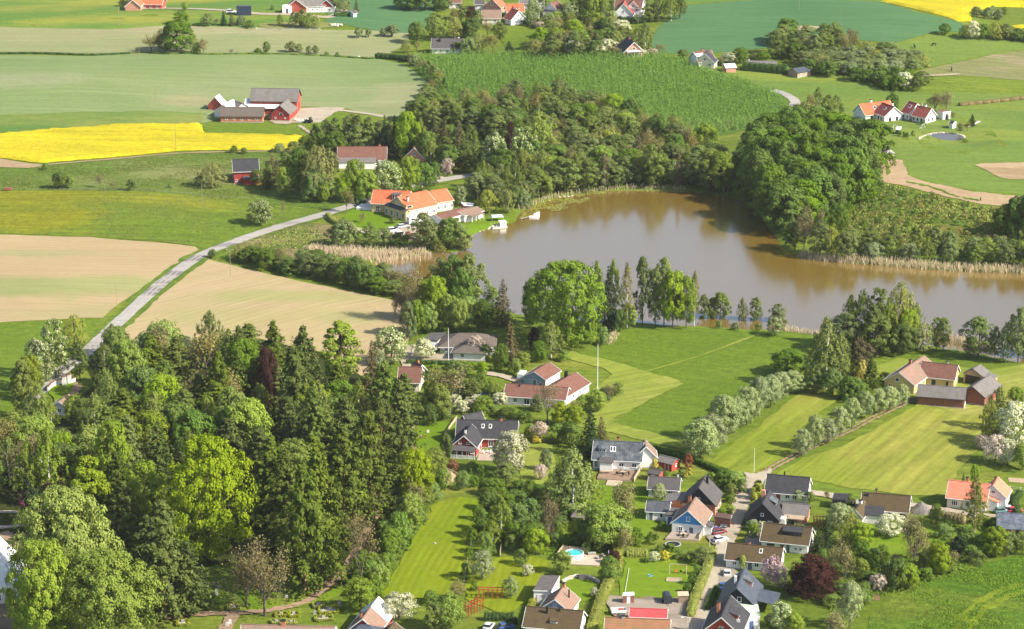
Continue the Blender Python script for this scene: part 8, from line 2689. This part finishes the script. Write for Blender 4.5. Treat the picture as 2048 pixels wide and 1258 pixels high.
hedge([(1010,1258),(1030,1246),(1056,1250)][:2],1.6,1.6,'dhedge', 'leafy hedge behind the two parked cars')
hedge([(968,1240),(1028,1240)],1.5,1.7,'dhedge', 'dark laurel hedge in front of the red pergola')
hedge([(1052,1250),(1062,1220),(1072,1190)],1.4,1.6,'hedge', 'bright hedge beside the white flat-roofed garage')
hedge([(820,660),(900,662),(952,668)],1.4,1.3,'shrub', 'low hedge behind the brown-roofed bungalow')
hedge([(812,728),(850,728),(905,730)],1.2,1.2,'dhedge', 'low hedge below the bungalow forecourt')
hedge([(-10,108),(90,108),(180,111),(260,108)],1.0,0.8,'dhedge', 'dark overgrown ditch line between the left crop fields')
hedge([(300,106),(420,109),(520,108),(640,112),(750,118)],0.9,0.6,'shrub', 'low grassy bank between the far crop fields')
hedge([(2046,1060),(2030,1010),(2040,990)],1.5,1.6,'dhedge', 'dark hedge at the right edge beside the small lawn')

# conifer plantation: the nearest young trees one by one, the rest together
pl_poly = [(884,114),(1000,110),(1180,114),(1330,112),(1416,142),(1516,174),(1556,191),(1582,216),(1536,248),(1440,268),(1345,284),(1300,252),(1230,217),(1000,202),(890,196),(842,148),(822,117)]
w_ = wpoly(pl_poly)
lo_, hi_ = w_.min(0), w_.max(0)
rg = np.random.default_rng(21)
ang = 0.35
gx, gy = np.meshgrid(np.arange(-260,260,1.5), np.arange(-260,260,2.0))
c0 = (lo_ + hi_) / 2
Q = np.stack([gx.ravel() * math.cos(ang) - gy.ravel() * math.sin(ang) + c0[0], gx.ravel() * math.sin(ang) + gy.ravel() * math.cos(ang) + c0[1]],1)
Q += rg.normal(0,0.3, Q.shape)
Q = Q[inside(Q, w_)]
Q = Q[np.argsort(Q[:, 1])]
for x, y in Q[:300]:
    h_ = _prng.uniform(2.2,3.4)
    plant_w(x, y, h_, h_ * 0.36,'sapling', 'in the hill plantation')
protos = []
for i in range(4):
    me_ = PROTO['sapling'][i][0]
    v_ = np.empty(3 * len(me_.vertices), np.float32)
    me_.vertices.foreach_get('co', v_)
    v_ = v_.reshape(-1,4,3)
    v_ = v_[rg.permutation(len(v_))[:58]].copy()
    mid = v_.mean(1, keepdims=True)
    protos.append((mid + (v_ - mid) * 1.35).reshape(-1,3))
n_ = min(len(p) for p in protos)
Z = terrain(Q[300:])
VV = []
for k, (x, y) in enumerate(Q[300:]):
    p = protos[k % 4][:n_]
    a = rg.uniform(0,6.28)
    s = rg.uniform(0.75,1.25)
    ca, sa = math.cos(a) * s, math.sin(a) * s
    VV.append(np.stack([p[:, 0] * ca - p[:, 1] * sa + x, p[:, 0] * sa + p[:, 1] * ca + y, p[:, 2] * s * rg.uniform(0.9,1.3) + Z[k]],1))
me_ = leaf_mesh('young_spruces', [np.concatenate(VV)])
tag(new_obj('young_spruces', me_, None, LEAF['sapling']), 'dense rows of young pale green spruces on the hill', 'saplings', kind='stuff')


def blades(name, rows, mat, h, spread, dens, label, seed, lean=0.25, w=0.09):
    """reeds / tall grass along lines: thin upright blades"""
    rng = np.random.default_rng(seed)
    VV = []
    for px, wid in rows:
        c = smooth_open(np.array([G(*q)[:2] for q in px]),6)
        for a, b in zip(c[:-1], c[1:]):
            L = np.hypot(*(b - a))
            m = int(L * wid * dens) + 1
            nr = np.array([-(b - a)[1],(b - a)[0]]) / (L + 1e-9)
            xy = a + (b - a) * rng.random((m, 1)) + nr * rng.normal(0, wid * 0.4,(m, 1))
            z = np.maximum(terrain(xy),-0.75)
            hh = h * rng.uniform(0.5,1.2, m)
            th = rng.uniform(0,6.28, m)
            d = np.stack([np.cos(th), np.sin(th)],1) * w
            ln = rng.normal(0, lean, (m, 2)) * hh[:, None]
            p0 = np.column_stack([xy - d, z - 0.1])
            p1 = np.column_stack([xy + d, z - 0.1])
            p2 = np.column_stack([xy + d * 0.6 + ln, z + hh])
            p3 = np.column_stack([xy - d * 0.6 + ln, z + hh])
            VV.append(np.stack([p0, p1, p2, p3],1).reshape(-1,3))
    me = leaf_mesh(name, VV)
    return tag(new_obj(name, me, None, mat), label, 'reeds', kind='stuff')


M_REED = mat_leaf('dry_reed', A(226,204,160,1.35), A(238,218,178,1.35), tr=0.35)
M_LILY = mat_leaf('floating_leaves', A(150,160,50,1.9), A(176,178,66,1.9), tr=0.1)
blades('reeds', [([(660,500),(720,508),(790,512),(850,502)],8),([(690,512),(740,518),(790,514)],5),([(620,496),(670,506)],5)], M_REED, 1.6,6,7,'tall pale dry reeds in the bay below the guesthouse', 31)
blades('reeds', [([(1600,510),(1640,518),(1690,522),(1780,528),(1900,537),(1990,541),(2070,545)],2.6)], M_REED, 1.9,2,9,'pale reed fringe along the east shore', 32)
blades('reeds', [([(1866,690),(1900,694),(1940,702),(1990,712)],5)], M_REED, 2.0,4,6,'pale reeds on the south shore behind the farm', 33)
blades('reeds', [([(1040,420),(1080,402),(1130,390),(1200,380),(1290,376),(1370,378)],1.6)], M_REED, 1.3,2,5,'thin reed fringe along the north shore', 34)
blades('reeds', [([(1560,660),(1600,664),(1640,668)],3.5),([(1230,668),(1215,690)],2.0)], M_REED, 1.3,2,6,'dry grass tufts on the south shore', 35)


def tufts(name, px, n, mat, h, label, seed, w=0.22, clump=0.02, cat='grass'):
    """tall grass, brambles and weeds over a piece of ground, thicker in some places"""
    wp = wpoly(px)
    rng = np.random.default_rng(seed)
    lo, hi = wp.min(0), wp.max(0)
    P = lo + rng.random((n * 6,2)) * (hi - lo)
    P = P[inside(P, wp)]
    q = np.sin(P[:, 0] * .21 + 2 * np.sin(P[:, 1] * .13)) + np.sin(P[:, 1] * .17 + 1.7 * np.sin(P[:, 0] * .11)) + rng.normal(0, .8, len(P))
    P = P[q > 0][:n]
    P = np.repeat(P, 3,0) + rng.normal(0, .35,(len(P) * 3,2))
    s = rng.uniform(.4,1.2,(len(P),1)) * h
    c = np.column_stack([P, terrain(P)[:, None] + s * .5])
    V = cards(c, norm(rng.normal(size=c.shape) + np.array([.3,-.3, .6])), s * w / .22 * .5, rng, .6)
    return tag(new_obj(name, leaf_mesh(name, [V]), None, mat), label, cat, kind='stuff')


M_TUFT = mat_leaf('meadow_tufts', A(122,158,70,1.7), A(168,182,104,1.7), tr=0.3)
M_BRAM = mat_leaf('brambles', A(124,150,60,1.3), A(158,170,84,1.3), tr=0.3)
M_LUSH = mat_leaf('lush_tufts', A(112,160,48,1.7), A(150,184,76,1.7), tr=0.3)
tufts('undergrowth', [(1745,368),(1800,376),(1880,396),(1960,414),(2060,424),(2060,520),(1930,510),(1800,502),(1700,498),(1696,450)],7000, M_BRAM, 0.9,'brambles and tall weeds over the replanted clearing', 51)
tufts('meadow_grass', [(-20,338),(90,334),(350,310),(480,306),(600,306),(680,400),(640,424),(480,408),(300,384),(120,380),(-20,382)],6000, M_TUFT, 0.45,'rough grass tussocks on the meadow below the rapeseed', 52)
tufts('meadow_grass', [(120,400),(300,388),(480,402),(640,424),(560,450),(470,480),(400,492),(170,470),(200,430)],4000, M_TUFT, 0.35,'pale grass tussocks on the buttercup meadow', 53)
tufts('meadow_grass', [(1750,1230),(1800,1188),(1900,1150),(2060,1108),(2060,1290),(1740,1290)],5000, M_LUSH, 0.4,'lush tall grass at the bottom right', 54)
tufts('undergrowth', [(960,1000),(1060,960),(1120,1000),(1200,1060),(1290,1090),(1240,1104),(1100,1110),(990,1100)],2200, M_LUSH, 0.6,'weedy garden growth left of the village lane', 55)
tufts('undergrowth', [(1640,1110),(1740,1090),(1900,1080),(1990,1090),(1960,1140),(1850,1170),(1740,1200),(1680,1240),(1640,1200)],2600, M_LUSH, 0.6,'weedy garden growth right of the village lane', 56)
tufts('undergrowth', [(480,500),(560,460),(640,450),(690,462),(655,490),(720,515),(640,540),(520,514)],1500, M_BRAM, 0.7,'brambles in the dry scrub beside the road', 57)


def floaters(name, px, n, seed, label):
    w = smooth_closed(wpoly(px),3)
    rng = np.random.default_rng(seed)
    lo, hi = w.min(0), w.max(0)
    P = lo + rng.random((n * 3,2)) * (hi - lo)
    P = P[inside(P, w)]
    keep = np.sin(P[:, 0] * 0.8 + 2 * np.sin(P[:, 1] * 0.3)) + np.sin(P[:, 1] * 0.5 + P[:, 0] * 0.2) + rng.normal(0,0.6, len(P)) > -0.2
    P = P[keep][:n]
    c = np.column_stack([P, np.full(len(P),-0.44) + rng.random(len(P)) * 0.1])
    V = cards(c, norm(np.array([0,0,1.0]) + rng.normal(0,0.2, c.shape)),0.3 * rng.uniform(0.6,1.3, len(c)), rng, 0.9)
    return tag(new_obj(name, leaf_mesh(name, [V]), None, M_LILY), label, 'water lilies', kind='stuff')


floaters('water_lilies', [(1040,440),(1056,424),(1090,402),(1150,392),(1160,400),(1110,424),(1075,436)],3600,41,'yellow-green lily leaves floating in the north-west corner of the lake')
floaters('water_lilies', [(1095,428),(1150,410),(1185,408),(1150,422),(1110,434)],1300,42,'tongue of floating lily leaves reaching out from the west shore')
floaters('water_lilies', [(1120,394),(1200,384),(1290,380),(1370,383),(1360,390),(1290,389),(1200,394),(1150,400)],2600,43,'yellow-green weed band floating along the north shore')
# ------------------------------------------------------------------ air: pale haze that softens the far fields
hz = bpy.data.materials.new('haze')
hz.use_nodes = True
hn = hz.node_tree
hn.nodes.remove(hn.nodes['Principled BSDF'])
pv = hn.nodes.new('ShaderNodeVolumePrincipled')
pv.inputs['Color'].default_value = (0.93,0.96,1.0,1)
pv.inputs['Density'].default_value = 0.000022
pv.inputs['Anisotropy'].default_value = 0.0
hn.links.new(pv.outputs[0], hn.nodes['Material Output'].inputs['Volume'])
m_ = MB()
m_.box(-6300,6300,-2300,16400,-6.0, HC + 8.0)
tag(m_.build('haze', hz), 'thin pale summer haze over the fields', 'haze', kind='stuff')
# ------------------------------------------------------------------ plant labels
ORD = ['leftmost', 'second from the left', 'third from the left', 'fourth from the left', 'fifth from the left', 'sixth from the left', 'seventh from the left', 'eighth from the left', 'ninth from the left'] + [f'{w} from the left' for w in ('tenth', 'eleventh', 'twelfth', 'thirteenth')]
_g = {}
for rec in PLANTS:
    _g.setdefault((rec[1], rec[2]),[]).append(rec)
for (sp, where), L in _g.items():
    grp = f'{KIND[sp][1]} {where}'
    n = len(L)
    if n > 1:
        for r in L:
            r[0]['group'] = grp
    if n > 80:
        for r in L:
            r[0]['label'] = grp
        continue
    rows = [('', L)]
    if n > 20:
        L.sort(key=lambda r: r[3].y)
        rows = []
        for rn, H_ in (('front', L[:(n + 1) // 2]),('back', L[(n + 1) // 2:])):
            H_.sort(key=lambda r: proj(r[3])[0])
            k = len(H_) / 3
            rows += [(f'{rn} {sd} part ', H_[round(i * k):round((i + 1) * k)]) for i, sd in enumerate(('left', 'middle', 'right'))]
    elif n > 9:
        L.sort(key=lambda r: r[3].y)
        rows = [('front row ', L[:(n + 1) // 2]),('back row ', L[(n + 1) // 2:])]
    for rw, M in rows:
        M.sort(key=lambda r: proj(r[3])[0])
        for i, r in enumerate(M):
            t = ('' if n == 1 else ', ' + rw + ('left one of the pair', 'right one of the pair')[i] if len(M) == 2 else ', ' + rw + (ORD[i] if i < len(M) - 1 or i == 0 else 'rightmost'))
            lb = grp + t
            if len(lb.split()) > 16:
                lb = ' '.join(KIND[sp][1].split()[-2:]) + f' {where}' + t
            r[0]['label'] = lb
